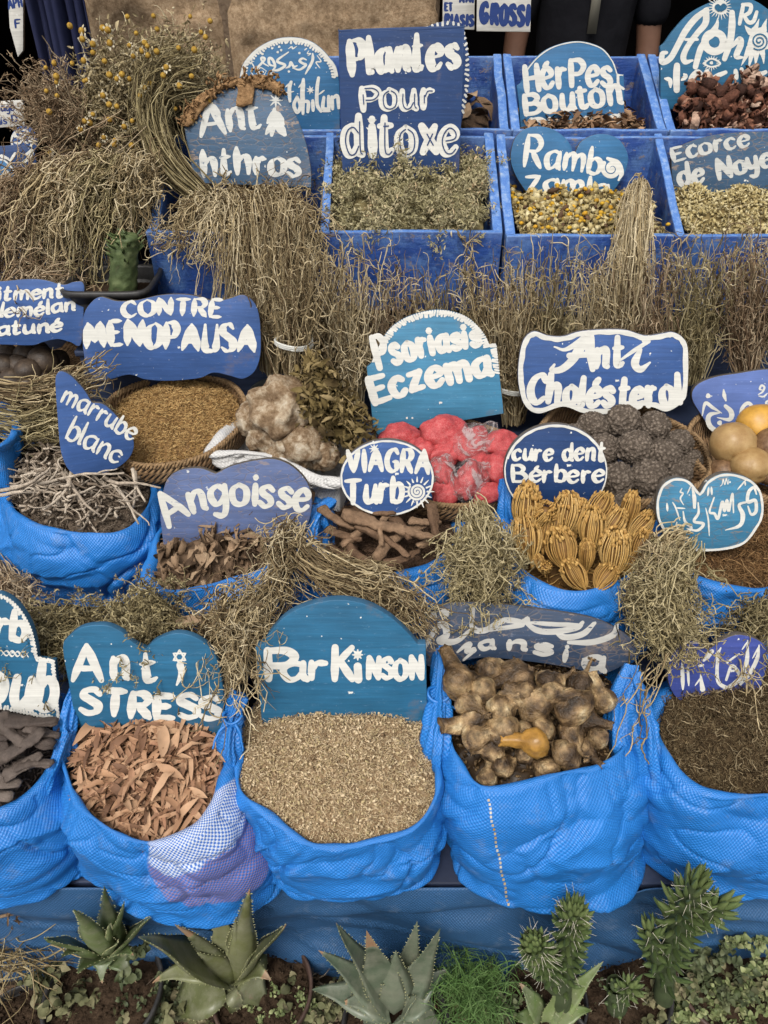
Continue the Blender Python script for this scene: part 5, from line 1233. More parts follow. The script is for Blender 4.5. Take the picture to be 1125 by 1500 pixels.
# --- dried umbels (toothpick flower heads)
M['umbel'] = m_var('dried_umbel', [(.16, .080, .022), (.33, .18, .048), (.45, .27, .080), (.54, .35, .13)], .6, .3, 6, .3)
S10 = SK['umbels'].mound(.06, .03, .08, seed=14)
mb = MB(); mb.put(S10.mV, S10.mQ, r=.0); n = 700; P = ontop(S10.sample(n), .02); scatter(mb, STICKS, P, rotm(n, False, .7), np.stack([RS.uniform(.02, .05, n), np.full(n, .02), np.full(n, .02)], -1), RS.rand(n))
tag(mb.build('umbel_stalks', M['umbel']), 'broken tan stalks under the dried flower heads', 'stalks', None, 'stuff')
def umbel_mesh(seed, fat=1.0):
    """closed flower head: many ribs bowed from the stalk (at -x) to a crumpled tip (+x)"""
    rs = np.random.RandomState(seed); mb = MB(); n = 46; a = np.arange(n) / n * 6.283 * 3 + rs.randn(n) * .1; k = 12; u = np.linspace(0, 1, k)
    lay = .82 + .18 * rs.rand(n); bow = np.sin(np.pi * (u[None] * .93 + .03)) ** .6 * lay[:, None] * (.29 + .10 * u[None]) * fat + .04
    a2 = a[:, None] + .35 * (u[None] - .3) * (1 + .3 * rs.randn(n, 1))
    P = np.stack([np.broadcast_to(u - .5, (n, k)) * (.92 + .14 * rs.rand(n, 1)), bow * np.cos(a2), bow * np.sin(a2)], -1)
    tubes(mb, P, .017, .014, 4, .45 + .5 * rs.rand(n) + (-.25, 0, .12, -.1)[seed % 4], flat=.7)
    v, t = ico(2); c = v * np.array([.45, .27 * fat, .27 * fat]); mb.put(c, T=t, r=.05)
    for i in range(40):
        x = .53 - .30 * rs.rand() ** 1.2; th = rs.rand() * 6.283; rr = fat * .375 * max(.05, 1 - ((x - .12) / .42) ** 2) ** .5
        q = np.array([x, rr * np.cos(th), rr * np.sin(th)]) + rs.randn(3) * .012
        vv, tt = ico(1); vv = vv @ rotm(1, True, rs=rs)[0] if rs.rand() < .35 else vv; mb.put(q + vv * np.array([.070, .046, .024]) * (1 + .3 * rs.randn(len(vv), 1)), T=tt, r=.3 + .5 * rs.rand())
    tubes(mb, np.array([[-.72, .02, 0], [-.6, .0, .01], [-.46, 0, 0]]), .045, .06, 6, .4, cap=True)
    return mk_mesh('umbel', np.concatenate(mb.V), quads=np.concatenate(mb.Q), tris=np.concatenate(mb.T), rnd=np.concatenate(mb.R), mats=[M['umbel']])
UM = [umbel_mesh(s, f) for s, f in ((1, .78), (2, .9), (3, 1.05), (4, .68))]
for (x, y, z, s, az, el, v) in ((772, 738, .845, 84, 1.9, 1.1, 0), (792, 752, .835, 76, -1.3, .7, 0), (830, 745, .845, 72, 1.6, 1.2, 1), (878, 738, .845, 58, .6, .4, 2), (923, 738, .84, 58, 1.2, .9, 3), (868, 776, .83, 76, 1.9, 1.0, 0), (898, 764, .83, 58, .4, .5, 1), (938, 770, .82, 58, .2, .3, 0), (772, 788, .81, 74, 2.1, .6, 1), (800, 775, .82, 60, 1.2, .6, 3), (822, 803, .81, 68, 2.3, .5, 2), (900, 808, .815, 80, 1.9, .9, 1), (860, 812, .80, 52, 2.0, .9, 3), (938, 800, .80, 56, .9, .5, 2), (842, 842, .785, 54, 2.6, .2, 2), (886, 845, .785, 50, .5, .2, 2), (800, 830, .785, 44, -2.0, .3, 3), (850, 752, .84, 56, 1.0, .9, 0), (792, 826, .78, 34, 2.2, .3, 3), (930, 822, .785, 44, .1, .3, 1), (815, 770, .82, 56, 1.5, .9, 2), (780, 760, .83, 60, 1.6, .9, 1)):
    y = y + max(0, 8 - (y - 738) * .2); P = atZ(x, y, z - .012); put('dried_flower_head', UM[v], P, .86 * s * pxm(x, y, P[1]), (RS.rand() * 6, -min(1.25, el + .35), az + (1.57 - az) * .35 if 0 < az < 3 else az), 'closed tan dried flower head with fine ribs in the sack by the oval sign', 'flower head', 'dried flower heads in the round sack')

# --- boxes
def box_fill(xa, xb, Ya, Yb, za, zb, name, label, cat, mats, fill, rough=.012, seed=0):
    """xa..xb photo columns on the front board's top; heap rises from za at the front to zb at the back"""
    n = 40; u = np.linspace(0, 1, n); X, Vv = np.meshgrid(np.linspace(xa, xb, n), u)
    def at(s, v):
        s = np.asarray(s); v = np.asarray(v); P = np.stack([xa + (xb - xa) * s, Ya + (Yb - Ya) * v, za + (zb - za) * v ** .8 + .02 * np.sin(np.pi * s) * np.sin(np.pi * v)], -1)
        P[..., 2] += rough * noise(np.stack([P[..., 0], P[..., 1], 0 * P[..., 0]], -1), 18, seed, 3); return P
    sg, vg = np.meshgrid(u, u); mb = MB(); mb.put(at(sg.ravel(), vg.ravel()), grid_faces(n, n), r=.1 * RS.rand(n * n))
    fill(mb, lambda k: at(RS.rand(k), RS.rand(k))); return tag(mb.build(name, mats), label, cat, None, 'stuff')
xa = lambda p, py=340, Y=1.64: float(atY(p, py, Y)[0])
def f(mb, sm):
    n = 420; P = ontop(sm(n), .03); d = rotm(n, False, .8)[:, 0]; d[:, 2] = abs(d[:, 2]) * .6 + .05; g = grow(P, d, RS.uniform(.03, .08, n), 7, .2, .3); tubes(mb, g, .0012, .0007, 3, RS.rand(n) * .7)
    b = g[:, 2:].reshape(-1, 3); b = np.repeat(b, 9, 0) + RS.randn(len(b) * 9, 3) * .007; k = len(b); scatter(mb, LEAVES, b, rotm(k), RS.uniform(.005, .012, k) * 1.2, np.clip(.5 + .25 * noise(b, 30, 4) + RS.randn(k) * .18, 0, 1))
box_fill(xa(480) + .02, xa(724) - .02, 1.64, 1.9, 1.115, 1.195, 'green_herb', 'bushy grey green dried herb heaped under the ditoxe sign', 'herbs', [M['greenherb']], f, .02, 3)
def f(mb, sm):
    n = 3600; P = ontop(sm(n), .014); scatter(mb, LEAVES, P, rotm(n), RS.uniform(.006, .016, n), RS.rand(n))
    n = 700; P = ontop(sm(n), .016); scatter(mb, CHIPS, P, rotm(n), np.stack([RS.uniform(.012, .018, n)] * 3, -1) * [1, 1.5, 2.6], RS.rand(n), 0)
    n = 230; P = ontop(sm(n), .022); v, t = ico(1); scatter(mb, [(v * [.5, .5, .35], None, t)], P, rotm(n, False, .6), RS.uniform(.009, .015, n), RS.rand(n), 1)
    n = 40; P = ontop(sm(n), .022); scatter(mb, CHIPS, P, rotm(n), RS.uniform(.015, .03, n), RS.rand(n) * .2, 2)
box_fill(xa(757) + .01, xa(985) - .01, 1.64, 1.9, 1.118, 1.145, 'flower_mix', 'dried chamomile with yellow heads in the box under the heart sign', 'flowers', [M['flower_mix'], M['yellow'], M['chip']], f, .014, 5)
def f(mb, sm):
    n = 3000; P = ontop(sm(n), .012); scatter(mb, CHIPS, P, rotm(n), RS.uniform(.006, .014, n), RS.uniform(.3, 1, n))
    n = 2200; P = ontop(sm(n), .016); scatter(mb, LEAVES, P, rotm(n), RS.uniform(.006, .016, n), RS.rand(n))
box_fill(xa(1012) + .01, xa(1225) - .01, 1.64, 1.9, 1.112, 1.16, 'bark_shavings', 'pale bark shavings and herb in the box under the worn bark sign', 'herbs', [M['flower_mix']], f, .018, 6)
xb = lambda p: float(atY(p, 187, 1.95)[0])
def f(mb, sm):
    n = 800; P = ontop(sm(n), .03); scatter(mb, LEAVES, P, rotm(n, False, .9), np.stack([RS.uniform(.02, .05, n)] * 3, -1) * [1, 1.3, 1], RS.rand(n))
box_fill(xb(770) + .01, xb(960) - .01, 1.955, 2.19, 1.25, 1.262, 'brown_chips', 'brown dry leaf chips in the rear box below the herpes sign', 'leaves', [M['chip']], f, .014, 8)
def f(mb, sm):
    n = 800; P = ontop(sm(n), .05); R3 = rotm(n); L = RS.uniform(.013, .030, n); scatter(mb, CURLS, P, R3, np.stack([L, L * 1.3, L], -1), RS.rand(n) ** 1.2)
    n = 260; P = ontop(sm(n), .03); scatter(mb, CHIPS, P, rotm(n), RS.uniform(.02, .04, n), RS.rand(n) ** 1.5)
    n = 40; P = ontop(sm(n), .06); scatter(mb, LEAVES, P, rotm(n), RS.uniform(.02, .03, n), RS.uniform(.9, 1, n))
box_fill(xb(1000) + .01, xb(1222) - .01, 1.95, 2.19, 1.265, 1.34, 'red_chips', 'curled reddish brown chips heaped below the large arched sign', 'chips', [M['redchip']], f, .02, 9)
def f(mb, sm):
    n = 26; P = ontop(sm(n), .03); scatter(mb, LEAVES, P, rotm(n, False, .9), np.stack([RS.uniform(.05, .09, n)] * 3, -1) * [1, 1.8, 1], RS.rand(n))
box_fill(xb(640), xb(735) - .01, 1.955, 2.19, 1.2, 1.28, 'dry_husks', 'few crumpled brown husks in the rear box behind the ditoxe sign', 'husks', [M['bark']], f, .014, 10)
# ------------------------------------------------------------------ third row: baskets and what lies in them
t = NT('plaited_straw'); uv = t.new('UVMap').outputs[0]; sp = t.new('SeparateXYZ', {'Vector': uv})
w1 = t.math('SINE', t.math('ADD', t.math('MULTIPLY', sp.outputs[0], 560), t.math('MULTIPLY', sp.outputs[1], 420)))
row = t.math('SINE', t.math('MULTIPLY', sp.outputs[1], 330)); w = t.math('MULTIPLY', w1, t.math('ADD', t.math('MULTIPLY', row, .5), .6))
co = t.coord(); n1 = t.noise(co, 18, 5); n2 = t.noise(co, 160, 4)
c = t.ramp(n1, [(.25, (.13, .070, .033)), (.5, (.24, .145, .072)), (.8, (.36, .24, .13))])
wf = t.math('MULTIPLY_ADD', w, .5); wf.node.inputs[2].default_value = .5
c = t.mix(1, c, t.ramp(wf, [(.1, .62), (.8, 1.15)]), 'MULTIPLY'); c = t.mix(1, c, t.ramp(n2, [(.3, .75), (.7, 1.2)]), 'MULTIPLY')
t.bump(t.math('ADD', w, n2), .9, .003); M['basket'] = t.out(c, .7, .25)

class Basket(Sack):
    def __init__(s, label, px, py, z, rx, tilt=5, depth=.075, foot=.62, wall=.012, seed=0, yaw=0):
        C = atZ(px, py, z); R = rx * pxm(px, py, C[1]); nu = 150; a = np.linspace(0, 2 * np.pi, nu, endpoint=False)
        ct, st_ = math.cos(rad(tilt)), math.sin(rad(tilt)); U = np.array([0, ct, st_]); Nn = np.array([0, -st_, ct]); X = np.array([1., 0, 0])
        prof = [(foot * .9, -depth + .012), (.86, -depth * .55), (.955, -depth * .2), (.975, -.004), (.985, .004), (1.0, .007), (1.02, .004), (1.03, -.005), (1.025, -depth * .25), (.96, -depth * .62), (foot, -depth), (.02, -depth)]
        pp = catmull(prof, False, 5); wob = 1 + .02 * np.sin(a * 3 + seed) + .012 * np.sin(a * 7 + seed * 2)
        V = C + (pp[:, 0][:, None, None] * R) * (np.cos(a)[None, :, None] * X + np.sin(a)[None, :, None] * U) * wob[None, :, None] + pp[:, 1][:, None, None] * Nn
        V = V + Nn * (.006 * np.sin(a * 2 + seed))[None, :, None]
        ln = np.r_[0, np.cumsum(np.linalg.norm(np.diff(pp * [R, 1], axis=0), axis=1))]
        ring = np.concatenate([V, V[:, :1]], 1); k = len(pp)
        UV = np.stack([np.broadcast_to(np.r_[a, 2 * np.pi][None] * R, (k, nu + 1)), np.broadcast_to(ln[:, None], (k, nu + 1))], -1)
        s.root = empty('straw_basket', C - Nn * depth, label, 'basket', 'round plaited straw baskets')
        add('basket_body', ring.reshape(-1, 3), M['basket'], s.root, quads=grid_faces(nu + 1, k), uv=UV.reshape(-1, 2))
        # plaited rope along the rim
        mb = MB(); q = np.linspace(0, 2 * np.pi, 260)
        for ph in (0, 2.09, 4.19):
            b = 46; P = C + ((1.0 + .020 * np.cos(q * b + ph)) * R)[:, None] * (np.cos(q)[:, None] * X + np.sin(q)[:, None] * U) * (1 + .02 * np.sin(q * 3 + seed) + .012 * np.sin(q * 7 + seed * 2))[:, None] + (.004 + .006 * np.sin(q * b + ph) + .006 * np.sin(q * 2 + seed))[:, None] * Nn
            tubes(mb, P, .0032, sides=5, rnd=.5)
        mb.build('plaited_rim', M['rimrope'], s.root)
        s.rim = V[3 * 5 - 6]; s.c = C; s.R = R
M['rimrope'] = m_var('straw_rope', [(.20, .12, .06), (.30, .20, .105)], .8, .2, 120, .4)
K1 = Basket('round straw basket of golden grain below the contre menopausa sign', 253, 612, .84, 106, 7, .08, seed=1)
g = K1.mound(.002, .045, .12, seed=30, rough=.004, inset=.004)
def f(mb):
    n = 8000; P = ontop(g.sample(n), .008); L = RS.uniform(.006, .014, n)
    scatter(mb, STICKS, P, rotm(n, False, .8), np.stack([L, L, RS.uniform(.014, .024, n)], -1) * [1, .9, .9], np.clip(.6 + RS.randn(n) * .36, 0, 1))
    n = 800; P = ontop(g.sample(n), .008); scatter(mb, FIBRES, P, rotm(n, False, .4), np.stack([RS.uniform(.008, .016, n), np.full(n, .012), np.full(n, .02)], -1), RS.uniform(.5, 1, n))
g.heap('grain', 'golden brown small grain heaped in the round straw basket', 'grain', [M['grain']], f)
K2 = Basket('straw basket of red wrapped lumps below the light blue psoriasis sign', 668, 675, .80, 96, 7, .07, seed=2)
K3 = Basket('straw basket of rough black balls below the anti cholesterol sign', 908, 658, .80, 122, 4, .08, seed=3)
K4 = Basket('straw basket of tan and yellow gourds at the right edge', 1135, 662, .80, 122, 4, .08, seed=4)
K5 = Basket('straw basket of dark round nuts at the left edge', 22, 535, .86, 100, 0, .06, seed=5)

def lump(seed, sub=4, amp=.25, fr=2.2, fine=.05, ff=8, stretch=(1, 1, 1), ridge=False):
    v, tt = ico(sub); d = amp * noise(v, fr, seed, 2)
    if ridge: d = amp * (1 - 2 * np.abs(noise(v, fr, seed, 1))) * .6
    d = d + fine * noise(v, ff, seed + 3, 3)
    V = v * (1 + d)[:, None] * .5 * np.array(stretch); return V, tt, np.clip(.5 + .8 * noise(v, 3.5, seed + 7, 3), 0, 1)
def lump_mesh(name, mat, **k):
    V, tt, r = lump(**k); return mk_mesh(name, V, tris=tt, rnd=r, mats=[M[mat]])
t = NT('red_lump'); co = t.coord(); n1 = t.noise(co, 5, 5, .7); n2 = t.noise(co, 40, 5, .75)
c = t.ramp(n1, [(.3, (.26, .013, .018)), (.55, (.42, .040, .045)), (.78, (.50, .13, .125))]); c = t.mix(t.ramp(n2, [(.45, 0), (.75, .6)]), c, (.50, .25, .23)); t.bump(n2, .3, .004)
M['red'] = t.out(c, .55, .35)
t = NT('thin_plastic'); co = t.coord(); t.bump(t.noise(co, 14, 5, .7, 1.5), .9, .01); t.set(t.b, 'Alpha', t.ramp(t.noise(co, 1.9, 4, .6, 2.5), [(.44, .05), (.52, .25), (.60, .6)])); M['film'] = t.out((.72, .66, .65), .22, .6)
RM = [lump_mesh('red_lump', 'red', seed=s, amp=.20, fr=1.7, fine=.05, ff=5, stretch=st) for s, st in ((1, (1.25, .8, .7)), (2, (1, .85, .8)), (3, (1.15, .9, .75)))]
v, tt = ico(4)
FV = v * (.535 + .05 * (1 - np.abs(noise(v, 3.1, 4, 1))) ** 4 + .05 * np.abs(noise(v, 7, 9, 2)))[:, None]; FV[:, 0] *= 1.02
FV = FV + np.array([.25, 0, .25]) * (np.maximum(0, (v @ unit(np.array([.6, -.5, .62]))) - .78) * 4)[:, None] * (1 + .5 * noise(v, 9, 2)[:, None])
film = mk_mesh('plastic_wrap', FV * [1.06, .92, .86], tris=tt, mats=[M['film']])
v3, t3 = ico(4)
for i, (x, y, z, s, sy, az, el, wrap, lab) in enumerate(((585, 642, .895, 62, 1, .2, 0, 0, 'red lump at the left edge of its straw basket'), (648, 637, .91, 78, 1, .35, .1, 0, 'largest long red lump, just below the blue psoriasis sign'), (692, 650, .905, 62, 1, 1, .3, 1, 'crumpled pinkish wrapped lump in the middle of the red basket'), (732, 652, .90, 58, 1, .4, 0, 0, ''), (728, 688, .89, 62, 1, 1.2, .5, 0, ''), (648, 692, .89, 46, 1, 2, .4, 1, 'small red lump in crinkled white plastic, by the round sign'), (686, 704, .885, 60, 1, 1.2, .5, 1, 'red lump tied in clear white plastic at the front of the basket'), (618, 664, .89, 58, 1, .2, 0, 0, ''), (655, 668, .885, 56, 1, .5, .2, 0, ''), (700, 680, .88, 50, 1, 2, .2, 0, ''), (655, 722, .86, 56, 1, .3, .1, 0, ''), (752, 680, .875, 40, 1, 1.5, .2, 0, ''), (715, 722, .865, 50, 1, .5, .1, 0, ''), (610, 690, .87, 56, 1, .5, .1, 0, ''))):
    P = atZ(x, y, z - .072); d = .90 * s * pxm(x, y, P[1])
    r = empty('red_lump', P, lab or 'plain chalky red lump among the others in the red basket', 'lump', 'red lumps in the straw basket'); r.rotation_euler = (.2 * i, -el, az); r.scale = (d,) * 3
    o = bpy.data.objects.new('lump', RM[i % 3]); COL.objects.link(o); o.parent = r
    if wrap: o = bpy.data.objects.new('plastic_wrap', film); COL.objects.link(o); o.parent = r
def ballfill(name, meshes, items, label, cat, group, zoff=0):
    for i, (x, y, z, s) in enumerate(items):
        P = atZ(x, y, z + zoff); put(name, meshes[i % len(meshes)], P, s * pxm(x, y, P[1]) * (.93 if name == 'rough_ball' else .98), (RS.rand() * 6, RS.rand() * 6, RS.rand() * 6), label, cat, group)
t = NT('black_rough'); co = t.coord(); vo = t.new('TexVoronoi', {'Vector': co, 'Scale': 10.0}).outputs['Distance']; n2 = t.noise(co, 30, 4, .7)
t.bump(t.math('SUBTRACT', n2, vo), 1.0, .006); M['blackball'] = t.out(t.mix(1, t.ramp(vo, [(.1, (.32, .26, .205)), (.6, (.125, .098, .076))]), t.ramp(n2, [(.3, .7), (.7, 1.3)]), 'MULTIPLY'), .9, .15)  # bump tops lighter, crevices darker: highlight and shade put into the colour
BB = [lump_mesh('rough_ball', 'blackball', seed=s, sub=5, amp=.06, fr=2.0, fine=.10, ff=9) for s in (11, 12, 13)]
ballfill('rough_ball', BB, [(868, 626, .915, 48), (912, 618, .92, 54), (958, 626, .915, 50), (994, 650, .90, 44), (884, 660, .905, 52), (930, 656, .925, 56), (972, 668, .915, 54), (905, 702, .90, 54), (950, 700, .905, 58), (992, 694, .89, 44), (842, 642, .895, 46), (915, 738, .87, 46), (864, 704, .88, 48), (960, 738, .865, 44), (842, 682, .88, 44), (1010, 676, .87, 40)], 'rough dark ball in the basket below the anti cholesterol sign', 'ball', 'rough black balls in the basket', -.085)
t = NT('gourd_skin'); co = t.coord(); n1 = t.noise(co, 3, 5, .6); n2 = t.noise(co, 50, 3, .6)
c = t.ramp(n1, [(.3, (.26, .15, .055)), (.6, (.36, .235, .10)), (.8, (.42, .31, .16))]); c = t.mix(t.ramp(n2, [(.60, 0), (.72, .7)]), c, (.16, .09, .04)); t.bump(n1, .15, .02); M['gourd'] = t.out(c, .42, .4)
t = NT('gourd_yellow'); co = t.coord(); n1 = t.noise(co, 4, 5, .6); M['gourdy'] = t.out(t.ramp(n1, [(.35, (.36, .19, .035)), (.6, (.50, .27, .045)), (.8, (.50, .32, .10))]), .4, .4)
t = NT('gourd_brown'); co = t.coord(); n1 = t.noise(co, 8, 6, .7); M['gourdb'] = t.out(t.ramp(n1, [(.35, (.09, .045, .02)), (.6, (.19, .11, .055)), (.8, (.25, .16, .09))]), .5, .35)
for i, (x, y, z, s, m, lab) in enumerate(((1074, 650, .93, 62, 'gourd', 'smooth tan gourd with a crease, leftmost in its basket'), (1112, 622, .945, 60, 'gourdy', 'bright orange yellow gourd beside the tan gourds'), (1100, 682, .91, 54, 'gourd', 'smaller tan gourd with a dent, in front of the creased one'), (1132, 655, .93, 58, 'gourdb', 'brown mottled gourd cut by the picture edge'), (1128, 690, .90, 44, 'gourdb', 'small reddish brown gourd low at the picture edge'), (1160, 630, .93, 60, 'gourd', ''), (1165, 680, .91, 60, 'gourdy', ''), (1060, 690, .885, 40, 'gourdb', 'small dark gourd deep in the basket of gourds'))):
    if not lab: continue
    P = atZ(x, y, z - .08); V, tt, r = lump(seed=20 + i, amp=.06, fr=1.2, fine=.012, ff=5, stretch=(1.06, .98, .94))
    if i in (0, 2):
        dd = V @ unit(np.array([.05, -.75, .1])); q = np.exp(-((V[:, 2] - .06 * np.sin(V[:, 0] * 6) + .02) / .02) ** 2) * np.clip((dd - .3) * 6, 0, 1); V = V - .05 * q[:, None] * unit(V)
    me = mk_mesh('gourd', V, tris=tt, rnd=r, mats=[M[m]]); put('dried_gourd', me, P, s * pxm(x, y, P[1]) * 1.04, (.1, .1, .2 * i), lab, 'gourd', 'gourds in the right basket')
t = NT('dark_nut'); co = t.coord(); n1 = t.noise(co, 4, 5, .7); t.bump(t.noise(co, 20, 4), .25, .004); M['nut'] = t.out(t.ramp(n1, [(.3, (.022, .015, .011)), (.55, (.055, .038, .026)), (.8, (.12, .085, .058))]), .5, .3)
NM = [lump_mesh('dark_nut', 'nut', seed=s, sub=3, amp=.07, fr=1.6, fine=.03, ff=6) for s in (31, 32, 33)]
ballfill('dark_nut', NM, [(6, 538, .945, 40), (38, 522, .955, 38), (64, 530, .955, 46), (42, 546, .945, 44), (20, 560, .93, 42), (12, 520, .955, 34), (-12, 525, .95, 40), (-10, 555, .93, 42), (76, 545, .93, 36), (56, 515, .955, 34), (28, 536, .945, 36), (-30, 535, .94, 40), (86, 528, .935, 32), (60, 556, .925, 36), (-5, 574, .92, 38), (40, 566, .922, 36)], 'dark brown round nut piled in the basket at the left edge', 'nut', 'dark round nuts in the left basket', -.06)

# white sack of pale fungus lumps
SK['white'] = Sack('low white woven sack holding pale fungus lumps', [(322, 648), (310, 664), (342, 668), (400, 674), (452, 690), (500, 702), (518, 668), (496, 630), (456, 614), (400, 604), (350, 620)], .82, (-.19, 1.26, .085, .06), .745, .012, lip=.014, seed=61, mat='white_cloth', group=None)
t = NT('fungus'); co = t.coord(); n1 = t.noise(co, 3.2, 6, .7); n2 = t.noise(co, 9, 6, .75)
c = t.ramp(n1, [(.34, (.10, .058, .03)), (.46, (.23, .155, .09)), (.58, (.42, .34, .24)), (.72, (.56, .50, .41))]); c = t.mix(t.ramp(n2, [(.55, 0), (.72, .85)]), c, (.13, .08, .045)); t.bump(n2, .8, .008); M['fungus'] = t.out(c, .8, .2)
FM = [lump_mesh('fungus_lump', 'fungus', seed=s, amp=.42, fr=1.7, fine=.10, ff=6, ridge=True) for s in (41, 42, 43)]
for i, (x, y, z, s, lab) in enumerate(((412, 606, .955, 84, 'largest pale knobbly fungus lump, on top of the white sack'), (376, 622, .93, 58, 'brown rough fungus lump beside the grain basket'), (446, 662, .90, 64, 'ochre fungus lump low in the white sack'), (386, 650, .90, 50, 'small whitish lump at the left of the white sack'), (474, 676, .88, 46, 'flat tan fungus lump near the front of the white sack'), (416, 668, .885, 52, 'dull brown fungus lump under the largest one'))):
    P = atZ(x, y - 8, z - .055); put('fungus_lump', FM[i % 3], P, s * pxm(x, y, P[1]) * (1.0 if i == 0 else .86), (i * 1.3, i * .7, i * 2.1), lab, 'fungus', 'pale fungus lumps')

# metal pail behind
t = NT('old_zinc'); co = t.coord(); n1 = t.noise(co, 14, 5, .7); t.b.inputs['Metallic'].default_value = .6; M['zinc'] = t.out(t.ramp(n1, [(.3, (.06, .065, .065)), (.7, (.17, .18, .175))]), .5, .4)
C = atZ(410, 574, .855); a = np.linspace(0, 2 * np.pi, 64, endpoint=False); prof = [(.052, -.105), (.064, 0), (.067, .003), (.067, -.004), (.063, -.006), (.058, -.01), (.05, -.1)]
V = np.concatenate([np.stack([C[0] + r * np.cos(a), C[1] + r * np.sin(a), np.full(64, C[2] + z)], -1) for r, z in prof]); o = add('metal_pail', V, M['zinc'], quads=grid_faces(64, len(prof), True)); tag(o, 'dull grey metal pail holding the tied herb bunch', 'pail')

# crumpled leafy bunch
M['crumple'] = m_var('crumpled_leaves', [(.055, .036, .014), (.12, .085, .030), (.19, .14, .055), (.27, .20, .10)], .8, .2, 60, .35)
mb = MB(); n = 34; p0 = np.repeat(atY(456, 520, 1.36)[None], n, 0) + RS.randn(n, 3) * .008; p1 = np.stack([atY(RS.uniform(452, 548), RS.uniform(600, 668), RS.uniform(1.24, 1.30)) for _ in range(n)])
u = np.linspace(0, 1, 12)[None, :, None]; P = p0[:, None] * (1 - u) + p1[:, None] * u + np.array([0, -.03, .012]) * np.sin(np.pi * u) + np.cumsum(RS.randn(n, 12, 3) * .003, 1); tubes(mb, P, .0016, .001, 4, RS.uniform(.4, 1, n))
b = np.repeat(P[:, 2:].reshape(-1, 3), 4, 0); b = b + RS.randn(*b.shape) * .010; k = len(b); L = RS.uniform(.014, .036, k); scatter(mb, LEAVES, b, rotm(k), np.stack([L, L * 1.3, L * 1.8], -1), RS.rand(k))
tag(mb.build('dried_leafy_bunch', M['crumple']), 'bunch of crumpled olive brown leaves beside the white sack', 'herb bunch')

# black plastic tray pot with a cactus stem at the left
t = NT('black_plastic'); co = t.coord(); n1 = t.noise(co, 30, 4, .7); t.bump(n1, .1, .003); M['blackp'] = t.out(t.ramp(n1, [(.35, (.012, .012, .013)), (.75, (.045, .042, .040))]), .45, .4)
t = NT('brown_plastic'); co = t.coord(); n1 = t.noise(co, 20, 5, .7); M['brownp'] = t.out(t.ramp(n1, [(.35, (.040, .022, .016)), (.75, (.095, .060, .046))]), .5, .35)
t = NT('soil'); co = t.coord(); n1 = t.noise(co, 60, 6, .75); t.bump(n1, 1, .01); M['soil'] = t.out(t.ramp(n1, [(.3, (.018, .012, .008)), (.55, (.055, .036, .023)), (.8, (.13, .09, .06))]), .95, .05)
c0 = atY(165, 408, 1.56); hw, hd = .085, .075
tray = empty('square_pot', c0 - [0, 0, .13], 'black plastic square pot with a thick cactus stem', 'pot')
def sq(w, d, z, n=40):
    a = np.linspace(0, 2 * np.pi, n, endpoint=False) + .05; e = .35; return np.stack([c0[0] + w * np.sign(np.cos(a)) * np.abs(np.cos(a)) ** e, c0[1] + d * np.sign(np.sin(a)) * np.abs(np.sin(a)) ** e, np.full(n, c0[2] + z)], -1)
V = np.concatenate([sq(.06, .052, -.13), sq(hw, hd, -.012), sq(hw + .008, hd + .008, -.012), sq(hw + .010, hd + .010, 0), sq(hw + .004, hd + .004, .003), sq(hw, hd, -.004), sq(hw - .008, hd - .006, -.05)]); add('pot_body', V, M['blackp'], tray, quads=grid_faces(40, 7, True))
V = sq(hw - .006, hd - .005, -.035); add('soil', np.concatenate([V, [c0 + [0, 0, -.03]]]), M['soil'], tray, tris=[[i, (i + 1) % 40, 40] for i in range(40)])

crate = empty('wooden_crate', c0 - [0, 0, .36], 'small dark wooden crate standing under the black square pot', 'crate')
for k, (x0, x1, y0, y1) in enumerate(((-.085, .085, -.075, -.060), (-.085, .085, .060, .075), (-.085, -.070, -.059, .059), (.070, .085, -.059, .059))):
    brd('crate_side', (c0[0] + x0, c0[1] + y0, c0[2] - .26), (c0[0] + x1, c0[1] + y1, c0[2] - .145), crate, 400 + k, [M['plank']])
brd('crate_top', (c0[0] - .09, c0[1] - .08, c0[2] - .144), (c0[0] + .09, c0[1] + .08, c0[2] - .131), crate, 410, [M['plank']])
# ------------------------------------------------------------------ dry herb bunches
M['herb'] = m_var('dry_herb', [(.11, .075, .040), (.23, .17, .090), (.36, .28, .155), (.48, .385, .23), (.55, .46, .30)], .85, .15, 90, .3)
M['herb_g'] = m_var('dry_herb_greenish', [(.10, .076, .040), (.20, .16, .080), (.32, .265, .140), (.44, .37, .22)], .9, .1, 90, .3)
M['herb_r'] = m_var('dry_herb_reddish', [(.11, .070, .042), (.20, .135, .080), (.31, .225, .14), (.42, .33, .22)], .9, .1, 90, .3)
t = NT('pale_band'); M['band'] = t.out((.50, .50, .46), .5, .3)

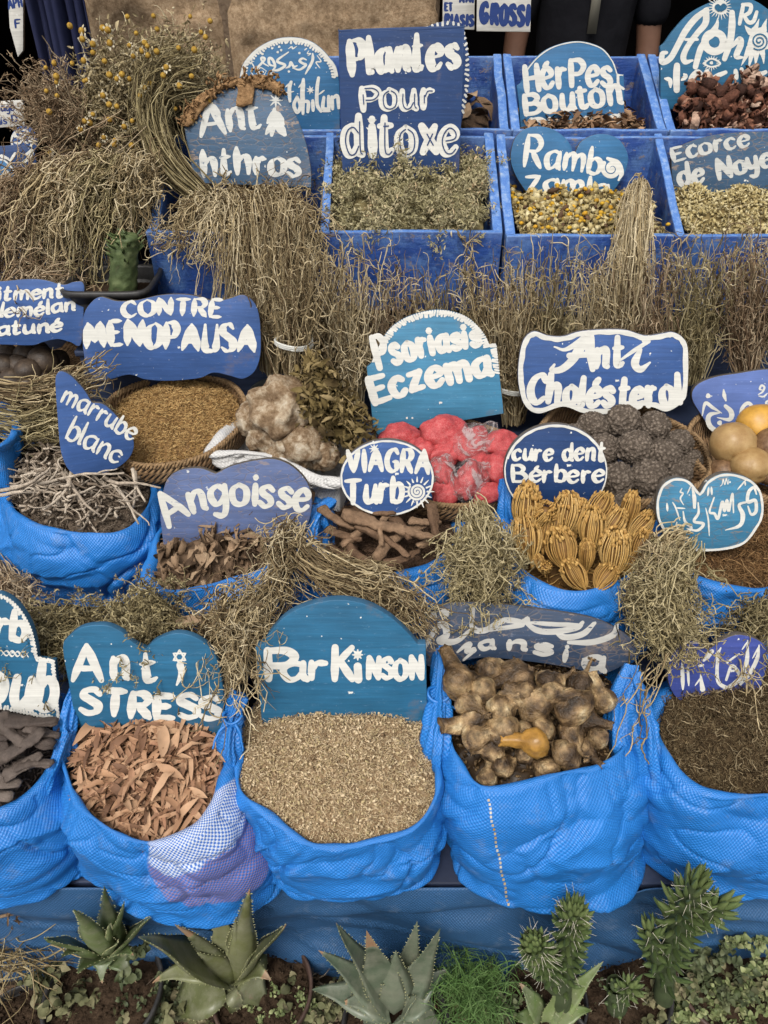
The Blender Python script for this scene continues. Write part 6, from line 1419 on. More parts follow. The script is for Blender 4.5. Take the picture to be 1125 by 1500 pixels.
def bundle(ctrl, n, spread, r=.0013, br=4, brL=(.012, .04), curl=.6, wand=.006, mat='herb', label='', group=None, name='herb_bunch', by='Y', k=14, trunc=.35, tips=0.0, leafy=0, flat=1.0, tint=(0, 1), start=0.0, cat='herb bunch', sides=3):
    """stems along a traced centre line (px, py, Y or z); spread: radius at each control point"""
    C = np.array([atY(x, y, q) if by == 'Y' else atZ(x, y, q) for x, y, q in ctrl]); C = catmull(C, False, 12); L = len(C)
    u = np.linspace(0, 1, k); sp = np.interp(u, np.linspace(0, 1, len(spread)), spread)
    e = np.clip(1 - trunc * RS.rand(n) ** 1.5, .2, 1); s0 = start * RS.rand(n)
    idx = (s0[:, None] + (e - s0)[:, None] * u[None]) * (L - 1); i0 = np.floor(idx).astype(int); i1 = np.minimum(i0 + 1, L - 1); fr = (idx - i0)[..., None]
    base = C[i0] * (1 - fr) + C[i1] * fr
    T = unit(np.gradient(C, axis=0)); Tm = T[i0]
    o = RS.randn(n, 3); o = unit(o) * (RS.rand(n, 1) ** .5); o[:, 1] *= flat
    off = o[:, None] * np.interp(idx / (L - 1), np.linspace(0, 1, len(spread)), spread)[..., None]
    off = off - Tm * (off * Tm).sum(-1, keepdims=True) * .7
    off = off * (1 + .6 * (RS.rand(n, 1, 1) < .10))
    w = np.cumsum(RS.randn(n, k, 3) * wand * 1.15, 1); w = w - w[:, :1]
    fq = RS.uniform(5, 15, (n, 1, 1)); w = w + unit(RS.randn(n, 1, 3)) * wand * RS.uniform(.3, 1.6, (n, 1, 1)) * (np.sin(fq * u[None, :, None] + RS.rand(n, 1, 1) * 6) - np.sin(RS.rand(n, 1, 1) * 6))
    P = base + off + w * np.linspace(.2, 1, k)[None, :, None]
    r = r * 1.18 * RS.uniform(.55, 1.5, n)
    mb = MB(); c0 = tint[0] + (tint[1] - tint[0]) * np.clip(RS.rand(n) * 1.15 - .08 + .16 * RS.randn(), 0, 1)
    tubes(mb, P, r, r * .55, sides, c0)
    if br:
        for q in range(br):
            j = RS.randint(int(k * .3), k, n); b = P[np.arange(n), j]; Tj = unit(np.gradient(P, axis=1))[np.arange(n), j]
            G2 = grow(b, unit(Tj + RS.randn(n, 3) * .65), RS.uniform(*brL, n), 8, .30, curl * 1.3, .01); tubes(mb, G2, r * .8, r * .5, sides, np.clip(c0 + RS.rand(n) * .25 - .05, 0, 1))
            if leafy:
                bb = np.repeat(G2[:, 2:].reshape(-1, 3), leafy, 0); bb = bb + RS.randn(*bb.shape) * .003; m = len(bb)
                scatter(mb, LEAVES[:3], bb, rotm(m), RS.uniform(.004, .010, m), np.clip(RS.rand(m) * .9, 0, 1))
    o = mb.build(name, M[mat]); return tag(o, label, cat, group)
GS = 'dry herb bunches standing behind the baskets'
# standing bunches: base behind the baskets, tops against the blue boxes
ST = [(398, 545, 300, 1.50, 200, 'herb', 'tall dry bunch behind the contre menopausa sign, under the overflowing box'),
      (432, 556, 345, 1.44, 210, 'herb', 'dry bunch tied with a white band, standing in the grey pail'),
      (478, 560, 372, 1.49, 190, 'herb', 'dry bunch standing between the pail and the light blue sign'),
      (520, 590, 382, 1.47, 190, 'herb', 'dry bunch just left of the light blue arched sign'),
      (566, 590, 396, 1.52, 150, 'herb_r', 'low reddish dry bunch behind the left shoulder of the light blue sign'),
      (618, 590, 405, 1.53, 150, 'herb', 'low dry bunch behind the top of the light blue sign'),
      (668, 590, 400, 1.53, 150, 'herb_g', 'greenish dry bunch behind the right part of the light blue sign'),
      (712, 600, 392, 1.50, 160, 'herb', 'dry bunch just right of the arch of the light blue sign'),
      (752, 620, 380, 1.47, 210, 'herb', 'dry bunch with a white band between the psoriasis and cholesterol signs'),
      (800, 600, 382, 1.50, 200, 'herb_g', 'dense greenish bunch behind the left end of the cholesterol sign'),
      (850, 600, 400, 1.52, 170, 'herb', 'dry bunch behind the middle of the cholesterol sign'),
      (905, 600, 375, 1.50, 200, 'herb', 'dry bunch under the stems that hang over the right box'),
      (960, 600, 395, 1.50, 170, 'herb_r', 'brownish dry bunch behind the right end of the cholesterol sign'),
      (1012, 560, 376, 1.49, 220, 'herb_g', 'bushy dry bunch leaning right beside the cholesterol sign'),
      (1092, 545, 360, 1.47, 240, 'herb_r', 'tall brownish bunch at the right edge above the periwinkle sign'),
      (1150, 545, 380, 1.47, 160, 'herb', 'dry bunch cut off by the right edge of the picture')]
for i, (x, yb, yt, Y, n, m, lab) in enumerate(ST):
    lean = {1012: 34, 960: -8, 1092: 10}.get(x, RS.uniform(-10, 10))
    yt = yt + RS.uniform(-14, 22)
    bundle([(x, yb, Y), (x + lean * .25, yb * .6 + yt * .4, Y + .01), (x + lean, yt, Y + .02)], int(n * RS.uniform(.6, .85)), (.024, .048, .075), .0012, 4, (.015, .05), .7, .0055, m, lab, GS, trunc=.5, flat=.7)
for x, y, Y, w in ((431, 500, 1.39, 36), (748, 565, 1.42, 34)):
    a = np.linspace(0, 6.283, 40); c = atY(x, y, 1.447 if x < 500 else 1.475); mb = MB(); R = w * pxm(x, y, Y) * .80
    for q in (-.0035, 0, .0035): tubes(mb, c + np.stack([R * np.cos(a), R * .9 * np.sin(a), q + .003 * np.sin(a * 2)], -1), .0026, sides=6)
    tag(mb.build('tie_band', M['band']), 'white tie band round the bunch in the pail' if x < 500 else 'white tie band round the bunch between two signs', 'band')
# stems filling the left box and pouring over its front
GH = 'dry stems pouring over the boxes'
for i, (x0, x1, x2, yb, n) in enumerate(((300, 262, 246, 362, 50), (320, 300, 290, 380, 60), (345, 345, 338, 470, 190), (375, 388, 384, 490, 260), (400, 425, 432, 450, 200), (415, 455, 470, 385, 90))):
    lab = ('outermost left strand of dry stems in the long left box', 'thin strand of dry stems over the left end of the long box', 'thick strand of dry stems falling beside the menopausa sign', 'longest dry strand pouring over the front of the long box', 'dry strand spilling near the middle divider of the long box', 'short curly strand spilling toward the green herb')[i]
    bundle([(x0 - 10, 305, 1.85), (x0, 300, 1.76), ((x0 + x1) / 2, 312, 1.67), (x1, 350, 1.59), (x2, yb, 1.56)], n, (.02, .034, .038, .045, .05), .0013, 4, (.015, .045), .6, .006, 'herb', lab, GH, trunc=.55, start=.25)
bundle([(250, 318, 1.78), (330, 312, 1.76), (430, 316, 1.78)], 240, (.035, .045, .035), .0013, 4, (.02, .05), .6, .009, 'herb', 'loose tangle of dry stems lying in the left part of the long box', GH, trunc=.4, start=.4)
# tall bundle bending over to the weathered sign
bundle([(300, 290, 1.74), (245, 235, 1.76), (222, 170, 1.80), (240, 120, 1.84), (290, 104, 1.86)], 170, (.03, .04, .038, .045, .05), .0014, 3, (.01, .035), .5, .004, 'herb_g', 'tall bundle of dry stems bending round the weathered sign', GH, trunc=.4)
# bunch hanging over the right box
bundle([(938, 268, 1.80), (936, 282, 1.70), (932, 315, 1.60), (926, 400, 1.55), (916, 500, 1.53)], 190, (.015, .026, .034, .040, .045), .0013, 4, (.012, .03), .5, .003, 'herb', 'narrow bunch of pale stems hanging over the front of the right box', GH, trunc=.35)
for i, (x, y, q) in enumerate(((880, 400, 0), (990, 380, 1), (560, 385, 2), (1100, 370, 3), (690, 385, 4))):
    bundle([(x, y + 60, 1.56), (x + RS.uniform(-8, 8), y + 10, 1.58), (x + (18 if i % 2 else -14), y - 26, 1.57)], 9, (.02, .03, .05), .0013, 5, (.02, .05), .8, .008, 'herb', ('few curled stems beside the hanging bunch', 'curled stems rising right of the hanging bunch', 'thin curly stems in front of the long box', 'thin stems rising at the right edge of the boxes', 'curly stems by the seam between the two long boxes')[i], GS, trunc=.3)
# the mass of stems on the left
GL2 = 'dry stems heaped on the left'
for i, (x0, y0, x1, y1, x2, y2, n, m) in enumerate(((-30, 300, -40, 330, -50, 430, 220, 'herb_r'), (30, 285, 15, 325, 5, 430, 230, 'herb_r'), (80, 275, 62, 315, 52, 420, 230, 'herb'), (120, 268, 108, 310, 100, 420, 230, 'herb'), (165, 262, 150, 305, 135, 425, 220, 'herb_g'), (205, 255, 196, 290, 188, 345, 150, 'herb'))):
    lab = ('dry reddish heap of stems cut by the left edge', 'reddish brown dry stems left of the pale hanging ones', 'dry stems hanging below the pale rounded sign', 'pale dry stems hanging over the black pot', 'greenish dry stems hanging behind the cactus stem', 'short dry stems lying against the end of the long box')[i]
    bundle([(x0 + 26, y0 - 14, 1.80), (x0, y0, 1.70), (x1, y1, 1.665), (x2, y2, 1.63)], n, (.045, .055, .055, .055), .0013, 4, (.015, .05), .6, .007, m, lab, GL2, trunc=.5, start=.4)
bundle([(-30, 300, 1.75), (60, 285, 1.75), (190, 262, 1.75)], 260, (.05, .06, .05), .0013, 3, (.02, .05), .5, .012, 'herb_r', 'bed of reddish dry roots under the hanging stems', GL2, start=.5, trunc=.5)
bundle([(0, 470, 1.56), (60, 420, 1.58), (130, 440, 1.6)], 150, (.05, .07, .06), .0013, 4, (.02, .05), .6, .01, 'herb_r', 'dark tangle of stems behind the wavy script sign', GL2, start=.5, trunc=.5)
bundle([(-40, 560, 1.38), (30, 575, 1.34), (90, 570, 1.34), (150, 548, 1.36)], 80, (.02, .03, .03, .02), .0014, 2, (.02, .04), .4, .004, 'herb', 'pale stems lying between the dark nuts and the twig sack', GL2, start=.4)
bundle([(-30, 610, 1.32), (40, 622, 1.32), (110, 610, 1.32), (160, 640, 1.3)], 150, (.04, .05, .05, .03), .0013, 3, (.02, .05), .4, .006, 'herb_g', 'shaded bed of dry stems behind the twig sack', GL2, start=.4)
# clumps between the rows of sacks
GC = 'curly herb clumps between the sacks'
bundle([(206, 892, .68), (150, 915, .70), (90, 932, .71), (30, 950, .71)], 130, (.02, .035, .04, .03), .0011, 6, (.015, .042), .8, .009, 'herb_g', 'curly grey green clump left of the anti stress sign', GC, 'herb_clump', 'Z', start=.6, leafy=1)
bundle([(255, 880, .70), (225, 905, .73), (200, 938, .74)], 120, (.03, .035, .025), .0011, 6, (.015, .042), .8, .009, 'herb_g', 'leafy grey green clump above the notch of the anti stress sign', GC, 'herb_clump', 'Z', start=.5, leafy=2)
bundle([(430, 800, .78), (392, 878, .75), (345, 930, .74), (335, 1000, .70)], 190, (.028, .036, .034, .012), .0011, 5, (.018, .045), .8, .009, 'herb', 'curly tan clump between the anti stress and Parkinson signs', GC, 'herb_clump', 'Z', start=.6)
bundle([(280, 915, .74), (320, 925, .74), (375, 905, .75)], 110, (.025, .04, .04), .0011, 5, (.018, .045), .8, .009, 'herb', 'low tan clump behind the anti stress sign', GC, 'herb_clump', 'Z', start=.6)
bundle([(425, 790, .80), (480, 840, .78), (560, 870, .765), (620, 925, .73)], 190, (.03, .04, .038, .02), .0011, 5, (.015, .035), .7, .005, 'herb', 'arching tan stems above the Parkinson sign', GC, 'herb_clump', 'Z', start=.5)
bundle([(440, 760, .82), (420, 800, .80), (440, 850, .77)], 60, (.03, .05, .05), .0012, 5, (.02, .05), .6, .007, 'herb', 'sparse upright stems in front of the angoisse sign', GC, 'herb_clump', 'Z', start=.3)
bundle([(686, 735, .85), (702, 775, .83), (704, 825, .79), (692, 872, .75)], 190, (.025, .042, .040, .015), .0012, 6, (.015, .042), .8, .009, 'herb_g', 'dense curly clump between the root sack and the flower head sack', GC, 'herb_clump', 'Z', start=.6, leafy=1)
bundle([(1016, 790, .81), (985, 825, .81), (962, 880, .77), (990, 940, .72)], 210, (.025, .042, .042, .015), .0012, 6, (.015, .042), .8, .009, 'herb_g', 'dense curly clump between the flower head sack and the rootlet sack', GC, 'herb_clump', 'Z', start=.6, leafy=1)
bundle([(1010, 790, .83), (975, 800, .82), (960, 850, .80)], 70, (.03, .03, .03), .0013, 3, (.015, .03), .5, .005, 'herb', 'pale stems bending from the rootlet sack', GC, 'herb_clump', 'Z', start=.3)
bundle([(990, 940, .73), (960, 985, .715), (935, 1040, .69), (925, 1090, .66)], 10, (.02, .025, .02, .02), .0013, 3, (.015, .04), .4, .006, 'herb', 'thin stems trailing over the knotted sack corner', GC, 'herb_clump', 'Z', start=.4)
bundle([(1090, 960, .72), (1085, 990, .71), (1060, 1030, .69)], 4, (.01, .02, .02), .0013, 4, (.02, .04), .4, .006, 'herb', 'few forked stems standing in the dark moss', GC, 'herb_clump', 'Z', start=.3)
bundle([(1130, 870, .74), (1112, 905, .73), (1105, 945, .71)], 90, (.02, .03, .02), .0011, 5, (.015, .042), .8, .009, 'herb_g', 'small curly clump at the right edge below the rootlet sack', GC, 'herb_clump', 'Z', start=.5)
bundle([(-20, 800, .66), (10, 860, .66), (40, 900, .68)], 90, (.03, .04, .03), .0011, 5, (.012, .03), .8, .006, 'herb_r', 'dark shaded clump under the leftmost sack', GC, 'herb_clump', 'Z', start=.5)
root_stick(atZ(258, 912, .755), atZ(385, 884, .77), .010, .06, 'root_stick', 'bark', 'pale tan piece of root lying behind the anti stress sign', None, .85, .7, 77)['category'] = 'root'

# chamomile and the darker bunch beside it
M['stalk'] = m_var('flower_stalk', [(.11, .080, .042), (.24, .19, .10), (.38, .31, .18), (.52, .45, .30)], .85, .15, 90, .3)
M['petal'] = m_var('white_petal', [(.36, .31, .21), (.50, .45, .33)], .8, .2, 60, .2)
M['disc'] = m_var('yellow_disc', [(.17, .085, .022), (.33, .19, .030), (.46, .32, .06)], .8, .2, 200, .4)
cb = empty('chamomile_bouquet', atY(200, 262, 1.95), 'big bouquet of drying chamomile with yellow and white heads', 'bouquet')
n = 800; C0 = atY(205, 275, 1.95); tips = np.stack([atY(215 + 118 * q[0] - 25 * q[1], 145 + 108 * q[1], 1.95 + .10 * q[2]) for q in unit(RS.randn(n, 3)) * (RS.rand(n, 1) ** .4)])
u = np.linspace(0, 1, 11)[None, :, None]; p0 = C0 + RS.randn(n, 3) * [.03, .02, .015]
P = p0[:, None] * (1 - u) + tips[:, None] * u + np.array([0, 0, .05]) * np.sin(np.pi * u) + np.cumsum(RS.randn(n, 11, 3) * .006, 1)
mb = MB(); tubes(mb, P, .0015, .0009, 3, RS.rand(n))
for q in range(7):
    j = RS.randint(4, 11, n); b = P[np.arange(n), j]; g2 = grow(b, RS.randn(n, 3), RS.uniform(.015, .05, n), 6, .2, .5); tubes(mb, g2, .0011, .0007, 3, RS.rand(n))
b = np.repeat(P[:, 4:].reshape(-1, 3), 4, 0); b = b + RS.randn(*b.shape) * .014; k = len(b); scatter(mb, LEAVES, b, rotm(k), RS.uniform(.008, .020, k), RS.rand(k) * .8)
b = P[:, 5:].reshape(-1, 3); b = b + RS.randn(*b.shape) * .02; k = len(b); scatter(mb, CHIPS, b, rotm(k), RS.uniform(.003, .009, k), RS.uniform(.5, 1, k))
mb.build('stems', M['stalk'], cb)
def flower(seed, np_):
    rs = np.random.RandomState(seed); mb = MB(); v, tt = ico(2); mb.put(v * [.36, .36, .30] + [0, 0, .16], T=tt, r=.5 + .4 * noise(v, 6, seed), m=0)
    for i in range(np_):
        a = i / np_ * 6.283 + rs.randn() * .15; d = rs.uniform(-.1, .75); u = np.linspace(0, 1, 4); L = rs.uniform(.25, .50)
        rr = .28 + u * L * np.cos(d * u); zz = .05 - L * u * np.sin(d) * u; w = .13 * np.sin(np.pi * (u * .8 + .12))
        c = np.stack([rr * np.cos(a), rr * np.sin(a), zz], -1); s = np.array([-np.sin(a), np.cos(a), 0]); mb.put(np.stack([c - s * w[:, None], c + s * w[:, None]], 1), grid_faces(2, 4), r=rs.rand(), m=1)
    return mk_mesh('flower_head', np.concatenate(mb.V), quads=np.concatenate(mb.Q) if mb.Q else None, tris=np.concatenate(mb.T), rnd=np.concatenate(mb.R), mats=[M['disc'], M['petal']], mi=np.concatenate(mb.mq + mb.mt))
FL = [flower(1, 9), flower(2, 7), flower(3, 0), flower(4, 11)]
fl = [(int(60 + RS.rand() * 250), int(35 + RS.rand() * 190), int(RS.choice([2, 2, 0, 1]))) for _ in range(50)] + [(187, 25, 2), (225, 23, 2), (280, 25, 2), (308, 32, 2), (230, 43, 2), (121, 57, 0), (136, 64, 3), (162, 64, 0), (211, 63, 2), (137, 78, 2), (207, 74, 2), (302, 55, 2), (218, 82, 2), (81, 93, 2), (107, 93, 2), (160, 110, 2), (180, 110, 2), (172, 116, 0), (151, 140, 0), (160, 154, 2), (172, 156, 2), (136, 168, 3), (195, 178, 2), (182, 185, 0), (152, 202, 0), (146, 214, 2), (74, 223, 3), (110, 245, 2), (68, 100, 2), (170, 205, 1), (240, 110, 2), (262, 70, 2), (128, 118, 1), (205, 140, 2), (118, 190, 1)]
for x, y, v in fl:
    P = atY(x, y, 1.79 + RS.rand() * .03); o = bpy.data.objects.new('flower_head', FL[v]); COL.objects.link(o); o.parent = cb; o.location = [float(c) for c in P - np.array(cb.location)]
    o.scale = (RS.uniform(.013, .0195),) * 3; d = Vector((RS.randn() * .5, -1, RS.randn() * .4 + .4)); o.rotation_euler = d.to_track_quat('Z', 'Y').to_euler()
    L = P + np.array([0, .10, -.03]); 
bundle([(150, 225, 1.95), (95, 175, 1.92), (45, 130, 1.90)], 260, (.03, .06, .085), .0012, 6, (.015, .04), .6, .007, 'herb_r', 'dense brown dried bunch left of the chamomile', None, 'dried_bouquet', trunc=.6, leafy=1)
# small dark pot under the bouquet
C = atY(200, 285, 1.95); a = np.linspace(0, 2 * np.pi, 48, endpoint=False); prof = [(.075, -.14), (.10, 0), (.106, .0), (.106, .02), (.10, .024), (.096, .015), (.08, -.04), (.01, -.03)]
V = np.concatenate([np.stack([C[0] + r * np.cos(a), C[1] + r * np.sin(a), np.full(48, C[2] + z)], -1) for r, z in prof]); tag(add('dark_pot', V, M['blackp'], quads=grid_faces(48, len(prof), True)), 'round black pot holding the chamomile bouquet', 'pot')
# ------------------------------------------------------------------ potted plants along the foot of the stall
def m_succ(name, cols, spots, rough=.4):
    t = NT(name); co = t.coord(); n1 = t.noise(co, 14, 5, .65); n2 = t.noise(co, 150, 2, .5); at = t.new('Attribute', attribute_name='rnd').outputs['Fac']
    c = t.ramp(at, [(i / (len(cols) - 1), c) for i, c in enumerate(cols)])
    c = t.mix(1, c, t.ramp(n1, [(.3, .75), (.7, 1.25)]), 'MULTIPLY')
    c = t.mix(t.ramp(n2, [(.66, 0), (.72, spots)]), c, (.30, .33, .20))
    dry = t.noise(co, 8, 6, .7); c = t.mix(t.ramp(dry, [(.60, 0), (.64, .7)]), c, (.19, .13, .080))
    c = t.mix(t.ramp(t.noise(co, 22, 6, .75), [(.40, 0), (.68, .5)]), c, (.27, .26, .20))
    t.b.inputs['Subsurface Weight'].default_value = .0
    t.bump(n1, .2, .004); return t.out(c, rough, .45)
TIPC = (.30, .17, .09)
M['aloe_a'] = m_succ('aloe_bright', [(.045, .070, .022), (.078, .115, .036), (.115, .160, .052), (.155, .20, .072), TIPC], .8)
M['aloe_b'] = m_succ('aloe_olive', [(.055, .064, .024), (.090, .100, .038), (.13, .14, .054), (.17, .18, .075), TIPC], .15)
M['aloe_c'] = m_succ('aloe_grey_green', [(.045, .064, .040), (.078, .104, .066), (.11, .138, .09), (.145, .17, .115), TIPC], .1)
M['tooth'] = m_var('aloe_tooth', [(.24, .25, .12), (.36, .34, .19)], .6, .3, 60, .2)

def aloe_leaf(mbl, mbt, base, tip, w, lift=.02, thick=.22, rnd=.5, tipdry=.0, cup=.35, side0=None, teeth=True, curl=0.0):
    base = np.array(base); tip = np.array(tip); k = 20; u = np.linspace(0, 1, k)[:, None]; L = np.linalg.norm(tip - base)
    mid = (base + tip) / 2 + np.array([0, 0, lift]); C = (1 - u) ** 2 * base + 2 * u * (1 - u) * mid + u ** 2 * tip
    if curl: C[:, 2] -= curl * np.clip(u[:, 0] - .6, 0, 1) ** 2 * 4
    T = unit(np.gradient(C, axis=0)); d = (tip - base) / L
    if side0 is None:
        side0 = np.cross(d, [0, 0, 1.]); side0 = side0 if np.linalg.norm(side0) > .25 else np.array([1., 0, 0])
    S = unit(side0 - T * (T @ side0)[:, None]); Nn = np.cross(S, T)
    if Nn[:, 2].mean() < 0: S = -S; Nn = -Nn
    uu = u[:, 0]; hw = w * .5 * np.clip(1.0 - uu ** 2.1, 0, 1) * (.82 + .35 * np.sin(np.pi * np.minimum(uu * 1.5, 1))); hw[-1] = w * .008
    th = thick * w * (1 - .85 * uu)
    sec = [(-1, .0), (-.6, -cup * .55), (0, -cup), (.6, -cup * .55), (1, 0), (.62, -cup - .40), (0, -cup - .85), (-.62, -cup - .40)]
    V = np.stack([C + S * (a * hw)[:, None] + Nn * ((b + cup * .5) * np.minimum(th * 1.4, hw * 1.1))[:, None] for a, b in sec], 1)
    wv = .03 * w * np.sin(uu * 9 + rnd * 20); V = V + (Nn * wv[:, None])[:, None]
    r = np.clip(np.broadcast_to(rnd * .75 + .10 * np.sin(uu * 5)[:, None], (k, 8)).copy(), 0, .75); r[uu > 1 - tipdry] = 1.0
    mbl.put(V.reshape(-1, 3), grid_faces(8, k, True), r=r.ravel())
    if teeth:
        n = max(6, int(L / .012)); jq = RS.randn(n) * .012; q = np.linspace(.06, .94, n) + jq
        for sgn, col in ((-1, 0), (1, 4)):
            e = np.stack([np.interp(q, uu, V[:, col, j]) for j in range(3)], -1); t_ = np.stack([np.interp(q, uu, T[:, j]) for j in range(3)], -1); s_ = np.stack([np.interp(q, uu, S[:, j]) for j in range(3)], -1) * sgn
            P = e[:, None] + (s_ * .85 + t_ * .45)[:, None] * (np.linspace(-.0012, 1, 3)[None, :, None] * RS.uniform(.0020, .0034, n)[:, None, None])
            tubes(mbt, P, .0009, .0002, 4, RS.rand(n))

def aloe(name, label, mat, center, leaves, z0=.12):
    """leaves: (tip px, tip py, tip height, width in px, lift, dry share of the tip, shade)"""
    C = atZ(center[0], center[1], z0); r = empty(name, C - [0, 0, .03], label, 'aloe'); pm = pxm(center[0], center[1], C[1])
    for i, (x, y, z, w, lift, dry, sh) in enumerate(leaves):
        tip = atZ(x, y, z); tip = tip if tip[1] < .55 else atY(x, y, .55 - .02 * (i % 3)); d = tip - C; b = C + np.array([d[0], d[1], 0]) / max(.01, np.linalg.norm(d[:2])) * w * pm * .22 + np.array([0, 0, -.01 + .004 * (i % 4)])
        m1, m2 = MB(), MB(); aloe_leaf(m1, m2, b, tip, w * pm, lift, .24, sh, dry)
        lf = m1.build('leaf', M[mat], r); m2.build('teeth', M['tooth'], lf)
    return r
aloe('aloe_plant', 'bright spotted aloe with toothed short leaves at the lower left', 'aloe_a', (158, 1390), [
    (153, 1296, .27, 40, .00, 0, .1), (64, 1374, .17, 44, .03, .04, .5), (108, 1330, .24, 42, .02, 0, .7), (182, 1320, .26, 30, .01, 0, .5), (222, 1344, .20, 34, .02, .05, .3),
    (114, 1428, .14, 36, .04, .05, .6), (196, 1400, .18, 34, .05, .1, .3), (90, 1400, .15, 34, .04, 0, .4), (150, 1440, .13, 32, .05, .06, .25), (132, 1372, .24, 24, .01, 0, .9), (160, 1352, .27, 20, .0, 0, 1), (172, 1382, .24, 22, .01, 0, .8), (200, 1440, .10, 30, .05, .1, .1)], .14)
aloe('aloe_plant', 'large olive green aloe with a curled brown tipped leaf, in a brown pot', 'aloe_b', (342, 1420), [
    (313, 1316, .29, 50, .00, 0, .75), (366, 1302, .31, 40, .03, .06, .6), (203, 1372, .21, 62, .03, .02, .35), (224, 1440, .15, 44, .07, .14, .6), (398, 1436, .20, 40, .06, .22, .4), (243, 1500, .05, 84, .05, 0, .25),
    (390, 1476, .08, 74, .05, 0, .3), (256, 1352, .22, 34, .03, .3, .1), (420, 1354, .24, 38, .02, .06, .2), (330, 1352, .26, 26, .0, 0, 1), (345, 1345, .27, 22, .0, 0, .9), (322, 1500, .03, 70, .04, 0, .15), (380, 1385, .22, 36, .03, 0, .45), (290, 1395, .2, 40, .04, 0, .5)], .15)
aloe('aloe_plant', 'grey green aloe rosette with scarred dry patches, bottom centre', 'aloe_c', (582, 1476), [
    (467, 1392, .20, 46, .02, .08, .4), (492, 1352, .25, 48, .01, .02, .5), (537, 1362, .25, 52, .02, .25, .3), (611, 1348, .27, 44, .00, 0, .6), (645, 1360, .25, 44, .01, 0, .35), (457, 1450, .14, 54, .04, 0, .3), (500, 1470, .15, 46, .05, .12, .5),
    (640, 1476, .14, 44, .05, .1, .4), (580, 1390, .24, 52, .0, 0, .75), (655, 1420, .18, 44, .03, 0, .2), (560, 1440, .24, 28, .0, 0, .9), (590, 1445, .23, 26, .0, 0, 1), (610, 1460, .2, 28, .01, 0, .8), (520, 1520, .06, 60, .04, 0, .2), (600, 1530, .07, 60, .04, 0, .35), (660, 1520, .06, 56, .04, 0, .25)], .14)
aloe('aloe_plant', 'long pointed spotted leaf plant between the two cactus pots', 'aloe_a', (800, 1500), [(884, 1408, .20, 30, .03, .03, .8), (838, 1440, .2, 22, .02, .05, .5), (760, 1440, .16, 30, .03, .2, .3), (868, 1480, .13, 28, .04, .05, .7), (750, 1490, .1, 34, .03, .1, .4), (815, 1450, .2, 18, .0, 0, 1)], .10)

def pot(label, px, py, z, rpx, mat, soil=True, sq=1.0):
    C = atZ(px, py, z); R = rpx * pxm(px, py, C[1]); r = empty('plant_pot', (C[0], C[1], 0), label, 'pot'); a = np.linspace(0, 2 * np.pi, 72, endpoint=False)
    prof = [(R * .70, .004), (R * .93, z - .022), (R, z - .020), (R * 1.02, z - .018), (R * 1.03, z - .003), (R * 1.01, z), (R * .965, z - .001), (R * .95, z - .006), (R * .90, z - .05)]
    V = np.concatenate([np.stack([C[0] + q * np.cos(a) * (1 + .012 * np.sin(2 * a)), C[1] + q * np.sin(a), np.full(72, h)], -1) for q, h in prof])
    add('pot_body', V, M[mat], r, quads=grid_faces(72, len(prof), True))
    rho = np.linspace(0, .93, 16); X = C[0] + R * rho[:, None] * np.cos(a); Y = C[1] + R * rho[:, None] * np.sin(a); Z = z - .022 + .007 * noise(np.stack([X, Y, 0 * X], -1), 45, int(px), 3) + .006 * (1 - rho[:, None])
    mb = MB(); mb.put(np.stack([X, Y, Z], -1), grid_faces(72, 16, True), r=.3)
    n = 260; q = np.sqrt(RS.rand(n)) * .9 * R; th = RS.rand(n) * 6.283; P = np.stack([C[0] + q * np.cos(th), C[1] + q * np.sin(th), np.full(n, z - .014)], -1); scatter(mb, CHIPS, P, rotm(n), RS.uniform(.003, .011, n), RS.rand(n))
    mb.build('soil', M['soil'], r); return r
pot('dark pot of soil under the spotted aloe at the lower left', 150, 1452, .115, 84, 'blackp')
pot('brown plastic pot holding the large olive aloe', 384, 1448, .12, 72, 'brownp')
pot('pot hidden under the grey green aloe rosette', 580, 1500, .11, 78, 'blackp')
pot('large black pot of soil with the small pale cactus', 905, 1442, .115, 78, 'blackp')
pot('dark pot under the fleshy cactus at the middle', 800, 1462, .11, 60, 'blackp')
pot('brown pot of bare soil at the lower right', 1075, 1430, .11, 84, 'brownp')
pot('dark pot in the bottom left corner', 22, 1500, .09, 52, 'blackp')

